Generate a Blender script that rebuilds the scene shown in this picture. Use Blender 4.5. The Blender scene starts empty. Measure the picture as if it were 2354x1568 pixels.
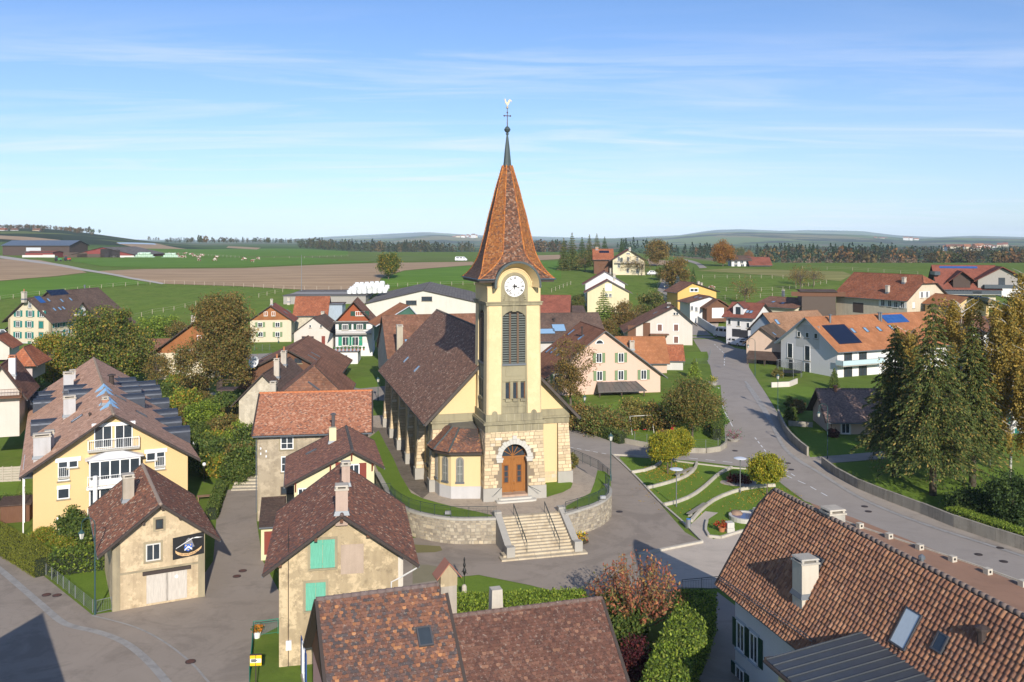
import bpy,math,random
import numpy as np
from mathutils import Vector,Matrix
from mathutils.geometry import delaunay_2d_cdt
R = math.radians
scene = bpy.context.scene
col = scene.collection
random.seed(7)
RNG = np.random.default_rng(11)
# ------------------------------------------------------------------ camera, sky, sun, exposure
F,CX,HY,HC = 2130.0,1177.0,548.0,25.7      # focal length, principal column, horizon row (in 2354 px wide picture), camera height
SUN_AZ,SUN_EL = 12.5,24.0                      # sun stands behind the camera, a little to the right
cam_d = bpy.data.cameras.new('camera')
cam_d.sensor_width = 36.0
cam_d.lens = 36.0 * F / 2354.0
cam_d.shift_y = -(784.0 - HY) / 2354.0
cam_d.clip_start,cam_d.clip_end = 0.5,60000.0
cam = bpy.data.objects.new('camera',cam_d)
cam.location = (0,0,HC)
cam.rotation_euler = (R(90),0,0)
col.objects.link(cam)
scene.camera = cam
world = bpy.data.worlds.new('World')
scene.world = world
world.use_nodes = True
wn,wl = world.node_tree.nodes,world.node_tree.links
wn.clear()
def wnode(t,**k):
 n = wn.new(t)
 for a,b in k.items():
  setattr(n,a,b)
 return n
sky = wnode('ShaderNodeTexSky',sky_type='NISHITA',sun_disc=False,sun_elevation=R(SUN_EL),sun_rotation=R(180 - SUN_AZ),
   altitude=600.0,air_density=1.0,dust_density=0.35,ozone_density=2.2)
tc = wnode('ShaderNodeTexCoord')
sep = wnode('ShaderNodeSeparateXYZ')
wl.new(tc.outputs['Generated'],sep.inputs[0])
def wmath(op,a,b=None,clamp=False):
 n = wnode('ShaderNodeMath',operation=op,use_clamp=clamp)
 for i,v in enumerate((a,b)):
  if v is None: continue
  if isinstance(v,(int,float)): n.inputs[i].default_value = v
  else: wl.new(v,n.inputs[i])
 return n.outputs[0]
# cirrus: a high flat layer seen in perspective (direction / height), streaked along one wind direction
den = wmath('ADD',wmath('MAXIMUM',sep.outputs[2],0.0),0.055)
px_,py_ = wmath('DIVIDE',sep.outputs[0],den),wmath('DIVIDE',sep.outputs[1],den)
comb = wnode('ShaderNodeCombineXYZ')
wl.new(px_,comb.inputs[0]); wl.new(py_,comb.inputs[1])
mp = wnode('ShaderNodeMapping')
mp.inputs['Rotation'].default_value = (0,0,R(-11))
mp.inputs['Location'].default_value = (3.1,1.7,0)
mp.inputs['Scale'].default_value = (0.36,1.25,1.0)
wl.new(comb.outputs[0],mp.inputs[0])
n1 = wnode('ShaderNodeTexNoise'); n1.inputs['Scale'].default_value = 1.15; n1.inputs['Detail'].default_value = 9; n1.inputs['Roughness'].default_value = 0.62; n1.inputs['Distortion'].default_value = 0.9
wl.new(mp.outputs[0],n1.inputs[0])
n2 = wnode('ShaderNodeTexNoise'); n2.inputs['Scale'].default_value = 0.33; n2.inputs['Detail'].default_value = 3
wl.new(mp.outputs[0],n2.inputs[0])
cl = wmath('MULTIPLY',wmath('MULTIPLY',wmath('SUBTRACT',n1.outputs[0],0.44,True),3.2),wmath('MULTIPLY',wmath('SUBTRACT',n2.outputs[0],0.42,True),4.2),True)
hz = wmath('MULTIPLY',wmath('POWER',wmath('SUBTRACT',1.0,wmath('MAXIMUM',sep.outputs[2],0.0)),7.0),0.40)
mask = wmath('ADD',wmath('MULTIPLY',cl,0.8),hz,True)
tintn = wnode('ShaderNodeMix',data_type='RGBA',blend_type='MULTIPLY')
tintn.inputs[0].default_value = 1.0
tintn.inputs[7].default_value = (0.63,0.83,1.13,1)
wl.new(sky.outputs[0],tintn.inputs[6])
mixn = wnode('ShaderNodeMix',data_type='RGBA')
mixn.inputs[7].default_value = (7.0,7.5,8.6,1)
wl.new(mask,mixn.inputs[0]); wl.new(tintn.outputs[2],mixn.inputs[6])
bg = wnode('ShaderNodeBackground'); bg.inputs[1].default_value = 0.10
wl.new(mixn.outputs[2],bg.inputs[0])
wo = wnode('ShaderNodeOutputWorld'); wl.new(bg.outputs[0],wo.inputs[0])
sun_d = bpy.data.lights.new('sun','SUN')
sun_d.energy,sun_d.angle,sun_d.color = 4.6,R(0.5),(1.0,0.92,0.82)
sun = bpy.data.objects.new('sun',sun_d)
to_sun = Vector((math.sin(R(SUN_AZ)) * math.cos(R(SUN_EL)),-math.cos(R(SUN_AZ)) * math.cos(R(SUN_EL)),math.sin(R(SUN_EL))))
sun.rotation_euler = to_sun.to_track_quat('Z','Y').to_euler()
col.objects.link(sun)
vs = scene.view_settings
vs.view_transform,vs.look,vs.gamma,vs.exposure = 'Standard','None',1.0,0.33
vs.use_curve_mapping = False
scene.cycles.max_bounces = 6
scene.cycles.transparent_max_bounces = 12
scene.cycles.volume_bounces = 0
scene.cycles.use_denoising = True
# ------------------------------------------------------------------ pixels to directions
ZO = dict(R1=(0,493.2,3.7008),R2=(569.1,619.6,3.7008),R3=(1201.3,543.8,3.7008),R4=(1721.7,543.8,3.7008),S1=(0,790.4,4.1331),S2=(0,1043.3,3.7008),
S3=(505.8,822,4.1338),S4=(537.4,1138.1,3.6464),T1=(853.6,885.2,3.5427),T2=(1233,885.2,3.5427),T3=(1721.7,885.2,3.5427),T4=(948.4,1201.3,3.3845),
T5=(1595.3,1125.5,3.1025),U1=(1011.7,556.4,6.1997),U2=(1043.3,215,3.8748),U3=(1011.7,682.9,4.77),U4=(948.4,948.4,5.5111),V=(0,0,1))
def q(p):
 if len(p) == 2: return p
 a,b,s = ZO[p[0]]
 return (a + p[1] / s,b + p[2] / s)
def ray(p):
 x,y = q(p)
 return Vector(((x - CX) / F,1.0,-(y - HY) / F))
def P(p,d):
 return Vector((0,0,HC)) + ray(p) * d
def sst(a,b,x):
 t = min(1.0,max(0.0,(x - a) / (b - a)))
 return t * t * (3 - 2 * t)
_KY = [-60,92,125,160,232,262,290,370,460,700,1200,2200,4000,9000,40000]
_KZ = [-2.3,-2.3,-1.2,0.0,0.4,2.9,5.9,11.4,13.0,13.5,12.0,10.0,6.0,0.0,0.0]
def G(x,y):
 i = 1
 while i < len(_KY) - 1 and y > _KY[i]: i += 1
 def m(k):
  if k <= 0 or k >= len(_KY) - 1: return 0.0
  d0 = (_KZ[k] - _KZ[k-1]) / (_KY[k] - _KY[k-1]); d1 = (_KZ[k+1] - _KZ[k]) / (_KY[k+1] - _KY[k])
  return 0.0 if d0 * d1 <= 0 else 2 * d0 * d1 / (d0 + d1)
 h = _KY[i] - _KY[i-1]; t = min(1.0,max(0.0,(y - _KY[i-1]) / h))
 z = ((2*t**3 - 3*t*t + 1) * _KZ[i-1] + (t**3 - 2*t*t + t) * h * m(i-1) + (-2*t**3 + 3*t*t) * _KZ[i] + (t**3 - t*t) * h * m(i))
 if y > 440:
  r = x / y
  z -= 15.0 * sst(440,900,y) * sst(0.10,0.30,r) * (1 - sst(3000,6000,y))
  z -= 8.0 * sst(800,1400,y) * sst(-0.26,-0.12,r) * (1 - sst(0.10,0.3,r)) * (1 - sst(3000,6000,y))
  z += 34.0 * sst(640,1750,y) * sst(-0.32,-0.53,r) * (1 - 0.5 * sst(1900,3200,y))
 return z
def gp(p,z=None):
 r = ray(p)
 if z is not None:
  t = (z - HC) / r.z
  return Vector((r.x * t,t,z))
 t,st = 25.0,4.0
 while t < 20000:
  if HC + r.z * t < G(r.x * t,t): break
  st = max(1.0,t * 0.02); t += st
 lo,hi = t - st,t
 for _ in range(30):
  m = (lo + hi) / 2
  if HC + r.z * m < G(r.x * m,m): hi = m
  else: lo = m
 return Vector((r.x * hi,hi,G(r.x * hi,hi)))
# ------------------------------------------------------------------ objects
def tag(o,label=None,cat=None,group=None,kind=None):
 if label: o['label'] = label
 if cat: o['category'] = cat
 if group: o['group'] = group
 if kind: o['kind'] = kind
 return o
def empty(name,loc,rz=0,label=None,cat=None,group=None):
 o = bpy.data.objects.new(name,None)
 o.location = loc; o.rotation_euler = (0,0,rz); o.empty_display_size = 0.3
 col.objects.link(o)
 return tag(o,label,cat,group)
def link(name,me,parent=None,loc=None):
 o = bpy.data.objects.new(name,me)
 col.objects.link(o)
 if parent: o.parent = parent
 if loc is not None: o.location = loc
 return o
def copy_tree(o,parent=None):
 c = o.copy(); col.objects.link(c); c.parent = parent
 for ch in o.children: copy_tree(ch,c)
 return c
class MB:
 def __init__(s): s.v,s.f,s.m,s.uv = [],[],[],None
 def add(s,vs_,fs,m=0):
  n = len(s.v); s.v += [tuple(a) for a in vs_]
  s.f += [tuple(i + n for i in f) for f in fs]; s.m += [m] * len(fs)
  return s
 def box(s,x0,x1,y0,y1,z0,z1,m=0,T=None):
  vv = [Vector(c) for c in ((x0,y0,z0),(x1,y0,z0),(x1,y1,z0),(x0,y1,z0),(x0,y0,z1),(x1,y0,z1),(x1,y1,z1),(x0,y1,z1))]
  if T: vv = [T @ a for a in vv]
  return s.add(vv,[(3,2,1,0),(4,5,6,7),(0,1,5,4),(1,2,6,5),(2,3,7,6),(3,0,4,7)],m)
 def frustum(s,c,a0,b0,a1,b1,z0,z1,m=0):
  x,y = c
  return s.add([(x-a0,y-b0,z0),(x+a0,y-b0,z0),(x+a0,y+b0,z0),(x-a0,y+b0,z0),(x-a1,y-b1,z1),(x+a1,y-b1,z1),(x+a1,y+b1,z1),(x-a1,y+b1,z1)],
     [(3,2,1,0),(4,5,6,7),(0,1,5,4),(1,2,6,5),(2,3,7,6),(3,0,4,7)],m)
 def prism(s,poly,vec,m=0):
  n = len(poly); vec = Vector(vec); a = [Vector(p) for p in poly]; b = [p + vec for p in a]
  return s.add(a + b,[tuple(range(n-1,-1,-1)),tuple(range(n,2*n))] + [(i,(i+1) % n,n + (i+1) % n,n + i) for i in range(n)],m)
 def tube(s,pts,r0,r1=None,n=6,m=0,cap=True):
  pts = [Vector(p) for p in pts]; r1 = r0 if r1 is None else r1
  base = len(s.v); k = len(pts)
  for i,p in enumerate(pts):
   d = (pts[min(i+1,k-1)] - pts[max(i-1,0)]).normalized()
   a = d.orthogonal().normalized() if abs(d.z) < 0.99 else Vector((1,0,0)); a = (a - d * a.dot(d)).normalized(); b = d.cross(a)
   r = r0 + (r1 - r0) * i / max(1,k-1)
   s.v += [tuple(p + (a * math.cos(2*math.pi*j/n) + b * math.sin(2*math.pi*j/n)) * r) for j in range(n)]
  fs = [(base+i*n+j,base+i*n+(j+1)%n,base+(i+1)*n+(j+1)%n,base+(i+1)*n+j) for i in range(k-1) for j in range(n)]
  if cap: fs += [tuple(base+j for j in range(n-1,-1,-1)),tuple(base+(k-1)*n+j for j in range(n))]
  s.f += fs; s.m += [m] * len(fs)
  return s
 def lathe(s,prof,n=12,c=(0,0,0),m=0):
  base = len(s.v)
  for r,z in prof:
   s.v += [(c[0]+r*math.cos(2*math.pi*j/n),c[1]+r*math.sin(2*math.pi*j/n),c[2]+z) for j in range(n)]
  k = len(prof)
  fs = [(base+i*n+j,base+i*n+(j+1)%n,base+(i+1)*n+(j+1)%n,base+(i+1)*n+j) for i in range(k-1) for j in range(n)]
  fs += [tuple(base+j for j in range(n-1,-1,-1)),tuple(base+(k-1)*n+j for j in range(n))]
  s.f += fs; s.m += [m] * len(fs)
  return s
 def mesh(s,name,mats,smooth=False):
  me = bpy.data.meshes.new(name)
  me.from_pydata(s.v,[],s.f)
  for mm in (mats if isinstance(mats,(list,tuple)) else [mats]): me.materials.append(mm)
  if any(s.m): me.polygons.foreach_set('material_index',s.m)
  if smooth: me.polygons.foreach_set('use_smooth',[True] * len(s.f))
  me.update()
  return me
 def build(s,name,mats,parent=None,smooth=False,loc=None):
  return link(name,s.mesh(name,mats,smooth),parent,loc)
def np_mesh(name,V,counts,mat,tint=None,mats=None,idx=None):
 me = bpy.data.meshes.new(name)
 V = np.asarray(V,dtype=np.float32); counts = np.asarray(counts,dtype=np.int32)
 nv,nf = len(V),len(counts)
 me.vertices.add(nv); me.vertices.foreach_set('co',V.ravel())
 me.loops.add(nv); me.loops.foreach_set('vertex_index',np.arange(nv,dtype=np.int32) if idx is None else idx)
 me.polygons.add(nf)
 me.polygons.foreach_set('loop_start',np.concatenate(([0],np.cumsum(counts)[:-1])).astype(np.int32))
 me.polygons.foreach_set('loop_total',counts)
 if tint is not None:
  a = me.attributes.new('tint','FLOAT_COLOR','FACE')
  t = np.ones((nf,4),dtype=np.float32); t[:,:3] = tint
  a.data.foreach_set('color',t.ravel())
 me.materials.append(mat)
 me.update(calc_edges=True)
 return me
# ------------------------------------------------------------------ materials
MT = {}
def C4(c): return (c[0],c[1],c[2],1.0)
class NT:
 def __init__(s,name):
  s.mat = bpy.data.materials.new(name); s.mat.use_nodes = True
  s.n,s.l = s.mat.node_tree.nodes,s.mat.node_tree.links
  s.b = s.n['Principled BSDF']; s.out = s.n['Material Output']
  s.pos = s.n.new('ShaderNodeNewGeometry').outputs['Position']
 def set(s,inp,v):
  if isinstance(v,bpy.types.NodeSocket): s.l.new(v,inp)
  else: inp.default_value = v
 def math(s,op,a,b=0.0,clamp=False):
  n = s.n.new('ShaderNodeMath'); n.operation = op; n.use_clamp = clamp
  s.set(n.inputs[0],a); s.set(n.inputs[1],b); return n.outputs[0]
 def noise(s,scale,detail=4,rough=0.55,vec=None,stretch=None,dist=0.0):
  v = vec or s.pos
  if stretch:
   m = s.n.new('ShaderNodeMapping'); m.inputs['Scale'].default_value = stretch; s.l.new(v,m.inputs[0]); v = m.outputs[0]
  n = s.n.new('ShaderNodeTexNoise'); n.inputs['Scale'].default_value = scale; n.inputs['Detail'].default_value = detail
  n.inputs['Roughness'].default_value = rough; n.inputs['Distortion'].default_value = dist
  s.l.new(v,n.inputs[0]); return n.outputs[0]
 def ramp(s,fac,stops,interp='LINEAR'):
  n = s.n.new('ShaderNodeValToRGB'); e = n.color_ramp.elements; n.color_ramp.interpolation = interp
  while len(e) < len(stops): e.new(0.5)
  for k,(p_,c) in enumerate(stops): e[k].position = p_; e[k].color = C4(c) if hasattr(c,'__len__') else (c,c,c,1)
  s.l.new(fac,n.inputs[0]); return n.outputs[0]
 def mix(s,fac,a,b,mode='MIX'):
  n = s.n.new('ShaderNodeMix'); n.data_type = 'RGBA'; n.blend_type = mode
  for i,v in ((0,fac),(6,a),(7,b)):
   if isinstance(v,tuple) and len(v) == 3: v = C4(v)
   s.set(n.inputs[i],v)
  return n.outputs[2]
 def bump(s,h,strength=0.3,dist=0.05):
  n = s.n.new('ShaderNodeBump'); n.inputs['Strength'].default_value = strength; n.inputs['Distance'].default_value = dist
  s.l.new(h,n.inputs['Height']); s.l.new(n.outputs[0],s.b.inputs['Normal'])
 def fin(s,c,rough=0.85,spec=0.3,metal=0.0):
  s.set(s.b.inputs['Base Color'],C4(c) if isinstance(c,tuple) else c)
  s.set(s.b.inputs['Roughness'],rough); s.b.inputs['Specular IOR Level'].default_value = spec; s.b.inputs['Metallic'].default_value = metal
  return s.mat
def plain(name,c,rough=0.6,spec=0.3,metal=0.0,var=0.12,scale=6.0):
 if name in MT: return MT[name]
 t = NT(name); n = t.noise(scale,5)
 cc = t.mix(n,tuple(x * (1 - var) for x in c),tuple(min(1,x * (1 + var)) for x in c))
 MT[name] = t.fin(cc,rough,spec,metal); return MT[name]
def plaster(name,c,dirt=0.35,dirtc=(0.16,0.13,0.09),bump=0.25,scale=1.0,patch=0.0):
 if name in MT: return MT[name]
 t = NT(name)
 big = t.noise(0.45 * scale,5,0.6); fine = t.noise(9 * scale,6,0.7); streak = t.noise(1.3,5,0.6,stretch=(1.6,1.6,0.12))
 cc = t.mix(fine,tuple(x * 0.90 for x in c),tuple(min(1,x * 1.07) for x in c))
 d = t.math('MULTIPLY',t.ramp(t.math('MULTIPLY',big,streak),((0.20,0.0),(0.42,1.0))),dirt)
 cc = t.mix(d,cc,dirtc)
 if patch:
  cc = t.mix(t.math('MULTIPLY',t.ramp(t.noise(0.9,8,0.72),((0.50,0.0),(0.58,1.0))),patch),cc,tuple(min(1,x * 1.45) for x in c))
  cc = t.mix(t.math('MULTIPLY',t.ramp(t.noise(2.1,8,0.75),((0.55,0.0),(0.66,1.0))),patch),cc,tuple(x * 0.55 for x in c))
 t.bump(t.noise(14 * scale,6,0.75),bump,0.04)
 MT[name] = t.fin(cc,0.92,0.2); return MT[name]
def rooftex(name,cols,tw=0.25,th=0.33,lichen=0.25,pan=0.0,bumpd=0.05,lcol=(0.42,0.38,0.30),dark=0.35):
 if name in MT: return MT[name]
 t = NT(name)
 uv = t.n.new('ShaderNodeUVMap').outputs[0]
 sp = t.n.new('ShaderNodeSeparateXYZ'); t.l.new(uv,sp.inputs[0])
 v = t.math('DIVIDE',sp.outputs[1],th); row = t.math('FLOOR',v); fv = t.math('FRACT',v)
 u = t.math('ADD',t.math('DIVIDE',sp.outputs[0],tw),t.math('MULTIPLY',row,0.5 if pan == 0 else 0.0)); colm = t.math('FLOOR',u); fu = t.math('FRACT',u)
 cb = t.n.new('ShaderNodeCombineXYZ'); t.l.new(colm,cb.inputs[0]); t.l.new(row,cb.inputs[1])
 wnz = t.n.new('ShaderNodeTexWhiteNoise'); wnz.noise_dimensions = '2D'; t.l.new(cb.outputs[0],wnz.inputs['Vector'])
 k = len(cols)
 cc = t.ramp(wnz.outputs[0],[(i / max(1,k - 1),c) for i,c in enumerate(cols)])
 big = t.noise(0.35,6,0.65)
 cc = t.mix(t.math('MULTIPLY',t.ramp(big,((0.42,0.0),(0.68,1.0))),0.55),cc,tuple(x * 0.45 for x in cols[0]))
 cc = t.mix(t.math('MULTIPLY',t.ramp(t.noise(5.5,6,0.75),((0.52,0.0),(0.68,1.0))),lichen),cc,lcol)
 edge = t.math('MAXIMUM',t.ramp(fv,((0.0,1.0),(0.10,1.0),(0.16,0.0))),t.math('MULTIPLY',t.ramp(fu,((0.0,1.0),(0.07,0.0),(0.93,0.0),(1.0,1.0))),0.6))
 cc = t.mix(t.math('MULTIPLY',edge,dark),cc,(0.03,0.02,0.018))
 h = t.math('SUBTRACT',1.0,fv)
 if pan: h = t.math('ADD',h,t.math('MULTIPLY',t.math('SINE',t.math('MULTIPLY',u,6.2832)),pan))
 t.bump(h,0.9,bumpd)
 MT[name] = t.fin(cc,0.9,0.15); return MT[name]
def tintmat(name,rough=0.88,spec=0.2,lichen=0.0,lcol=(0.5,0.46,0.38),trans=0.0,nz=0.25,nscale=4.0):
 if name in MT: return MT[name]
 t = NT(name)
 a = t.n.new('ShaderNodeAttribute'); a.attribute_name = 'tint'
 cc = t.mix(nz,a.outputs[0],t.mix(t.noise(nscale,5,0.7),(0.35,0.35,0.35),(1.7,1.7,1.7)),'MULTIPLY') if nz else a.outputs[0]
 if lichen: cc = t.mix(t.math('MULTIPLY',t.ramp(t.noise(7,7,0.8),((0.55,0.0),(0.66,1.0))),lichen),cc,lcol)
 m = t.fin(cc,rough,spec)
 if trans:
  tr = t.n.new('ShaderNodeBsdfTranslucent'); t.l.new(cc,tr.inputs[0])
  mx = t.n.new('ShaderNodeMixShader'); mx.inputs[0].default_value = trans
  t.l.new(t.b.outputs[0],mx.inputs[1]); t.l.new(tr.outputs[0],mx.inputs[2]); t.l.new(mx.outputs[0],t.out.inputs[0])
 MT[name] = m; return m
def glassmat(name='window_glass',c=(0.035,0.045,0.055)):
 if name in MT: return MT[name]
 t = NT(name)
 MT[name] = t.fin(t.mix(t.noise(0.8,2),tuple(x * 0.6 for x in c),tuple(x * 1.5 for x in c)),0.06,0.6); return MT[name]
def seamed(name,c):
 if name in MT: return MT[name]
 t = NT(name)
 cc = t.mix(t.noise(0.7,6,0.6),tuple(x * 0.75 for x in c),tuple(x * 1.2 for x in c))
 MT[name] = t.fin(cc,t.ramp(t.noise(2.0,4),((0.3,0.35),(0.7,0.6))),0.5,0.4); return MT[name]
def woodmat(name,c,plank=0.16,vert=True):
 if name in MT: return MT[name]
 t = NT(name)
 g = t.noise(3.0,6,0.65,stretch=(6,6,0.5) if vert else (0.7,0.7,8))
 cc = t.mix(g,tuple(x * 0.6 for x in c),tuple(min(1,x * 1.35) for x in c))
 t.bump(g,0.3,0.02)
 MT[name] = t.fin(cc,0.8,0.2); return MT[name]
glass = glassmat()
white = plain('white_paint',(0.78,0.78,0.76),0.5,var=0.05)
offwhite = plain('off_white_paint',(0.62,0.60,0.55),0.6,var=0.08)
dark_trim = plain('dark_brown_trim',(0.055,0.042,0.036),0.7)
zinc = plain('zinc',(0.15,0.165,0.18),0.5,0.4,0.3)
iron = plain('dark_green_iron',(0.025,0.045,0.045),0.45,0.5)
sandstone = plaster('sandstone',(0.34,0.29,0.19),0.5,(0.13,0.115,0.085),0.4)
concrete = plaster('concrete',(0.42,0.40,0.35),0.45,(0.2,0.18,0.15),0.35)
chim_plaster = plaster('chimney_plaster',(0.50,0.45,0.37),0.5,(0.2,0.18,0.15))
solar = plain('solar_glass',(0.012,0.018,0.04),0.12,0.6,var=0.3,scale=0.8)
solar_blue = plain('solar_glass_blue',(0.03,0.10,0.30),0.12,0.6,var=0.2,scale=0.8)
skypane = plain('skylight_pane',(0.22,0.36,0.52),0.08,0.7,var=0.15)
tile_red_mat = tintmat('clay_tile',lichen=0.45)
# ------------------------------------------------------------------ land sheets
def poly_in(poly,pts):
 x,y = pts[:,0],pts[:,1]; c = np.zeros(len(pts),bool); n = len(poly)
 for i in range(n):
  x0,y0 = poly[i]; x1,y1 = poly[(i + 1) % n]
  if y0 == y1: continue
  k = ((y0 > y) != (y1 > y)) & (x < (x1 - x0) * (y - y0) / (y1 - y0) + x0); c ^= k
 return c
def smooth_path(pts,n=5,closed=False):
 pts = [Vector(p) for p in pts]; m = len(pts); out = []
 for i in range(m if closed else m - 1):
  g = (lambda k: pts[k % m]) if closed else (lambda k: pts[min(max(k,0),m - 1)])
  a,b,c,d = g(i-1),g(i),g(i+1),g(i+2)
  for k in range(n):
   t = k / n
   out.append(0.5 * ((2*b) + (c - a)*t + (2*a - 5*b + 4*c - d)*t*t + (-a + 3*b - 3*c + d)*t**3))
 if not closed: out.append(pts[-1])
 return out
def drape(name,pix,mat,off=0.012,step=None,world=False,smooth=0,kind='structure',z=None,label=None):
 pts = [Vector(p) if world else gp(p,z) for p in pix]
 if smooth: pts = smooth_path(pts,smooth,True)
 poly = [(p.x,p.y) for p in pts]
 step = step or max(1.5,min(p[1] for p in poly) * 0.025)
 dn = []
 for i in range(len(poly)):
  a,b = Vector(poly[i]),Vector(poly[(i+1) % len(poly)]); k = max(1,int((b - a).length / step))
  dn += [a + (b - a) * (j / k) for j in range(k)]
 xs,ys = [p.x for p in dn],[p.y for p in dn]
 gx,gy = np.meshgrid(np.arange(min(xs),max(xs),step),np.arange(min(ys),max(ys),step))
 gpnt = np.stack((gx.ravel(),gy.ravel()),1)
 gpnt = gpnt[poly_in(poly,gpnt)]
 n = len(dn)
 vv,_,ff,*_r = delaunay_2d_cdt([Vector((p.x,p.y)) for p in dn] + [Vector((float(a),float(b))) for a,b in gpnt],[(i,(i+1) % n) for i in range(n)],[],1,1e-4)
 me = bpy.data.meshes.new(name)
 me.from_pydata([(p.x,p.y,(G(p.x,p.y) if z is None else z) + off) for p in vv],[],[tuple(f) for f in ff])
 me.materials.append(mat)
 me.update()
 if me.polygons and sum(p.normal.z for p in me.polygons) < 0: me.flip_normals()
 o = link(name,me); tag(o,label,kind=kind)
 return o
def ribbon(name,path,w,mat,off=0.02,h=None,kind='structure',zf=None,parent=None,left=None):
 path = [Vector(p) for p in path]; mb = MB(); L,Rr = [],[]
 for i,p in enumerate(path):
  d = path[min(i+1,len(path)-1)] - path[max(i-1,0)]; d.z = 0; d.normalize(); nrm = Vector((-d.y,d.x,0))
  zz = (lambda a: (zf if zf is not None else G(a.x,a.y)))
  a,b = p + nrm * w / 2,p - nrm * w / 2
  L.append(Vector((a.x,a.y,zz(a) + off))); Rr.append(Vector((b.x,b.y,zz(b) + off)))
 for i in range(len(path) - 1):
  if h is None: mb.add([L[i],Rr[i],Rr[i+1],L[i+1]],[(0,1,2,3)])
  else:
   up,dn = Vector((0,0,h)),Vector((0,0,-0.5))
   mb.add([L[i]+dn,Rr[i]+dn,Rr[i+1]+dn,L[i+1]+dn,L[i]+up,Rr[i]+up,Rr[i+1]+up,L[i+1]+up],
    [(4,5,6,7),(1,2,6,5),(3,0,4,7)] + ([(0,1,5,4)] if i == 0 else []) + ([(2,3,7,6)] if i == len(path)-2 else []))
 o = mb.build(name,mat,parent)
 if not parent: tag(o,kind=kind)
 return o
# ------------------------------------------------------------------ tiles
def tile_faces(w,e,style,t):
 E_ = e * 1.10
 if style == 'biber':
  b = [(-w/2,.30*w),(-.36*w,.10*w),(0,0),(.36*w,.10*w),(w/2,.30*w)]
  top = [(u,v,t) for u,v in b] + [(w/2,E_,.2*t),(-w/2,E_,.2*t)]
  return [top] + [[(b[i][0],b[i][1],0),(b[i+1][0],b[i+1][1],0),(b[i+1][0],b[i+1][1],t),(b[i][0],b[i][1],t)] for i in range(4)]
 if style == 'pan':
  us = [-w/2,-w*.28,0,w*.22,w/2]; hs = [.15,.25,1.0,.95,.15]; fs = []
  for i in range(4):
   a,b = (us[i],hs[i] * w * .26),(us[i+1],hs[i+1] * w * .26)
   fs.append([(a[0],0,a[1] + t),(b[0],0,b[1] + t),(b[0],E_,b[1] + .1*t),(a[0],E_,a[1] + .1*t)])
   fs.append([(a[0],0,0),(b[0],0,0),(b[0],0,b[1] + t),(a[0],0,a[1] + t)])
  return fs
 return [[(-w*.48,0,t),(w*.48,0,t),(w*.48,E_,.2*t),(-w*.48,E_,.2*t)],[(-w*.48,0,0),(w*.48,0,0),(w*.48,0,t),(-w*.48,0,t)]]
def tint_pick(pal,n,var=0.18):
 c = np.array([p[0] for p in pal]); w = np.array([p[1] for p in pal],float); w /= w.sum()
 k = RNG.choice(len(pal),n,p=w)
 return np.clip(c[k] * (1 + RNG.uniform(-var,var,(n,1))),0,1)
def tile_slope(parent,wm,sl,tw,te,style,pal,mat,t=0.022,nmax=300,holes=(),name='roof_tile',stagger=0.5):
 if style == 'pan': stagger = 0.0
 poly = sl['poly']; vmax = max(p[1] for p in poly); cs = []
 umin,umax = min(p[0] for p in poly),max(p[0] for p in poly)
 k = 0; v = 0.0
 while v < vmax - te * 0.3:
  off = (k % 2) * stagger * tw
  us = np.arange(umin + off,umax,tw) + tw / 2
  cs.append(np.stack((us,np.full(len(us),v)),1)); k += 1; v += te
 cs = np.concatenate(cs)
 pp = cs + np.array((0,te * .5)); keep = poly_in(poly,pp)
 for h in holes: keep &= ~poly_in(h,pp)
 cs = cs[keep]
 if not len(cs): return
 o,u,vv,n = (np.array(sl[x]) for x in 'ouvn')
 W = o + cs[:,:1] * u + cs[:,1:] * vv
 m = np.array(wm); Ww = W @ m[:3,:3].T + m[:3,3]
 X = CX + Ww[:,0] / Ww[:,1] * F; Y = HY - (Ww[:,2] - HC) / Ww[:,1] * F
 vis = (X > 4) & (X < 2350) & (Y > 4) & (Y < 1564) & (Ww[:,1] > 5)
 order = np.argsort(np.where(vis,Ww[:,1],1e6)); ind = order[:nmax]; ind = ind[vis[ind]] if nmax else ind
 rest = np.ones(len(cs),bool); rest[ind] = False
 fs = tile_faces(tw,te,style,t)
 if rest.any():
  c = cs[rest]; nn = len(c); jit = RNG.uniform(-.06,.06,(nn,1)) * te; lift = RNG.uniform(0,.5,(nn,1)) * t; vs_,cn,tn = [],[],[]
  tints = tint_pick(pal,nn)
  for f in fs:
   f = np.array(f)
   uu = c[:,:1] + f[:,0]; v2 = c[:,1:] + jit + f[:,1]; hh = f[:,2] + lift * (f[:,2] > 0)
   pts = o + uu[...,None] * u + v2[...,None] * vv + hh[...,None] * n
   vs_.append(pts.reshape(-1,3)); cn.append(np.full(nn,len(f))); tn.append(tints)
  me = np_mesh(name + 's',np.concatenate(vs_),np.concatenate(cn),mat,np.concatenate(tn))
  ob = link(name + '_field',me,parent); ob['kind'] = 'stuff'
 if len(ind):
  var = []
  tints = tint_pick(pal,20,.12)
  for kk in range(20):
   V = np.concatenate([np.array(f) for f in fs]); me = np_mesh(name,V,[len(f) for f in fs],mat,np.repeat(tints[kk:kk+1],len(fs),0)); var.append(me)
  M3 = Matrix(((u[0],vv[0],n[0]),(u[1],vv[1],n[1]),(u[2],vv[2],n[2]))).to_4x4()
  for i in ind:
   ob = bpy.data.objects.new(name,var[random.randrange(20)]); col.objects.link(ob); ob.parent = parent
   M = M3.copy(); M.translation = Vector(W[i] + vv * random.uniform(-.05,.05) * te + n * random.uniform(0,.4) * t); ob.matrix_local = M
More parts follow.
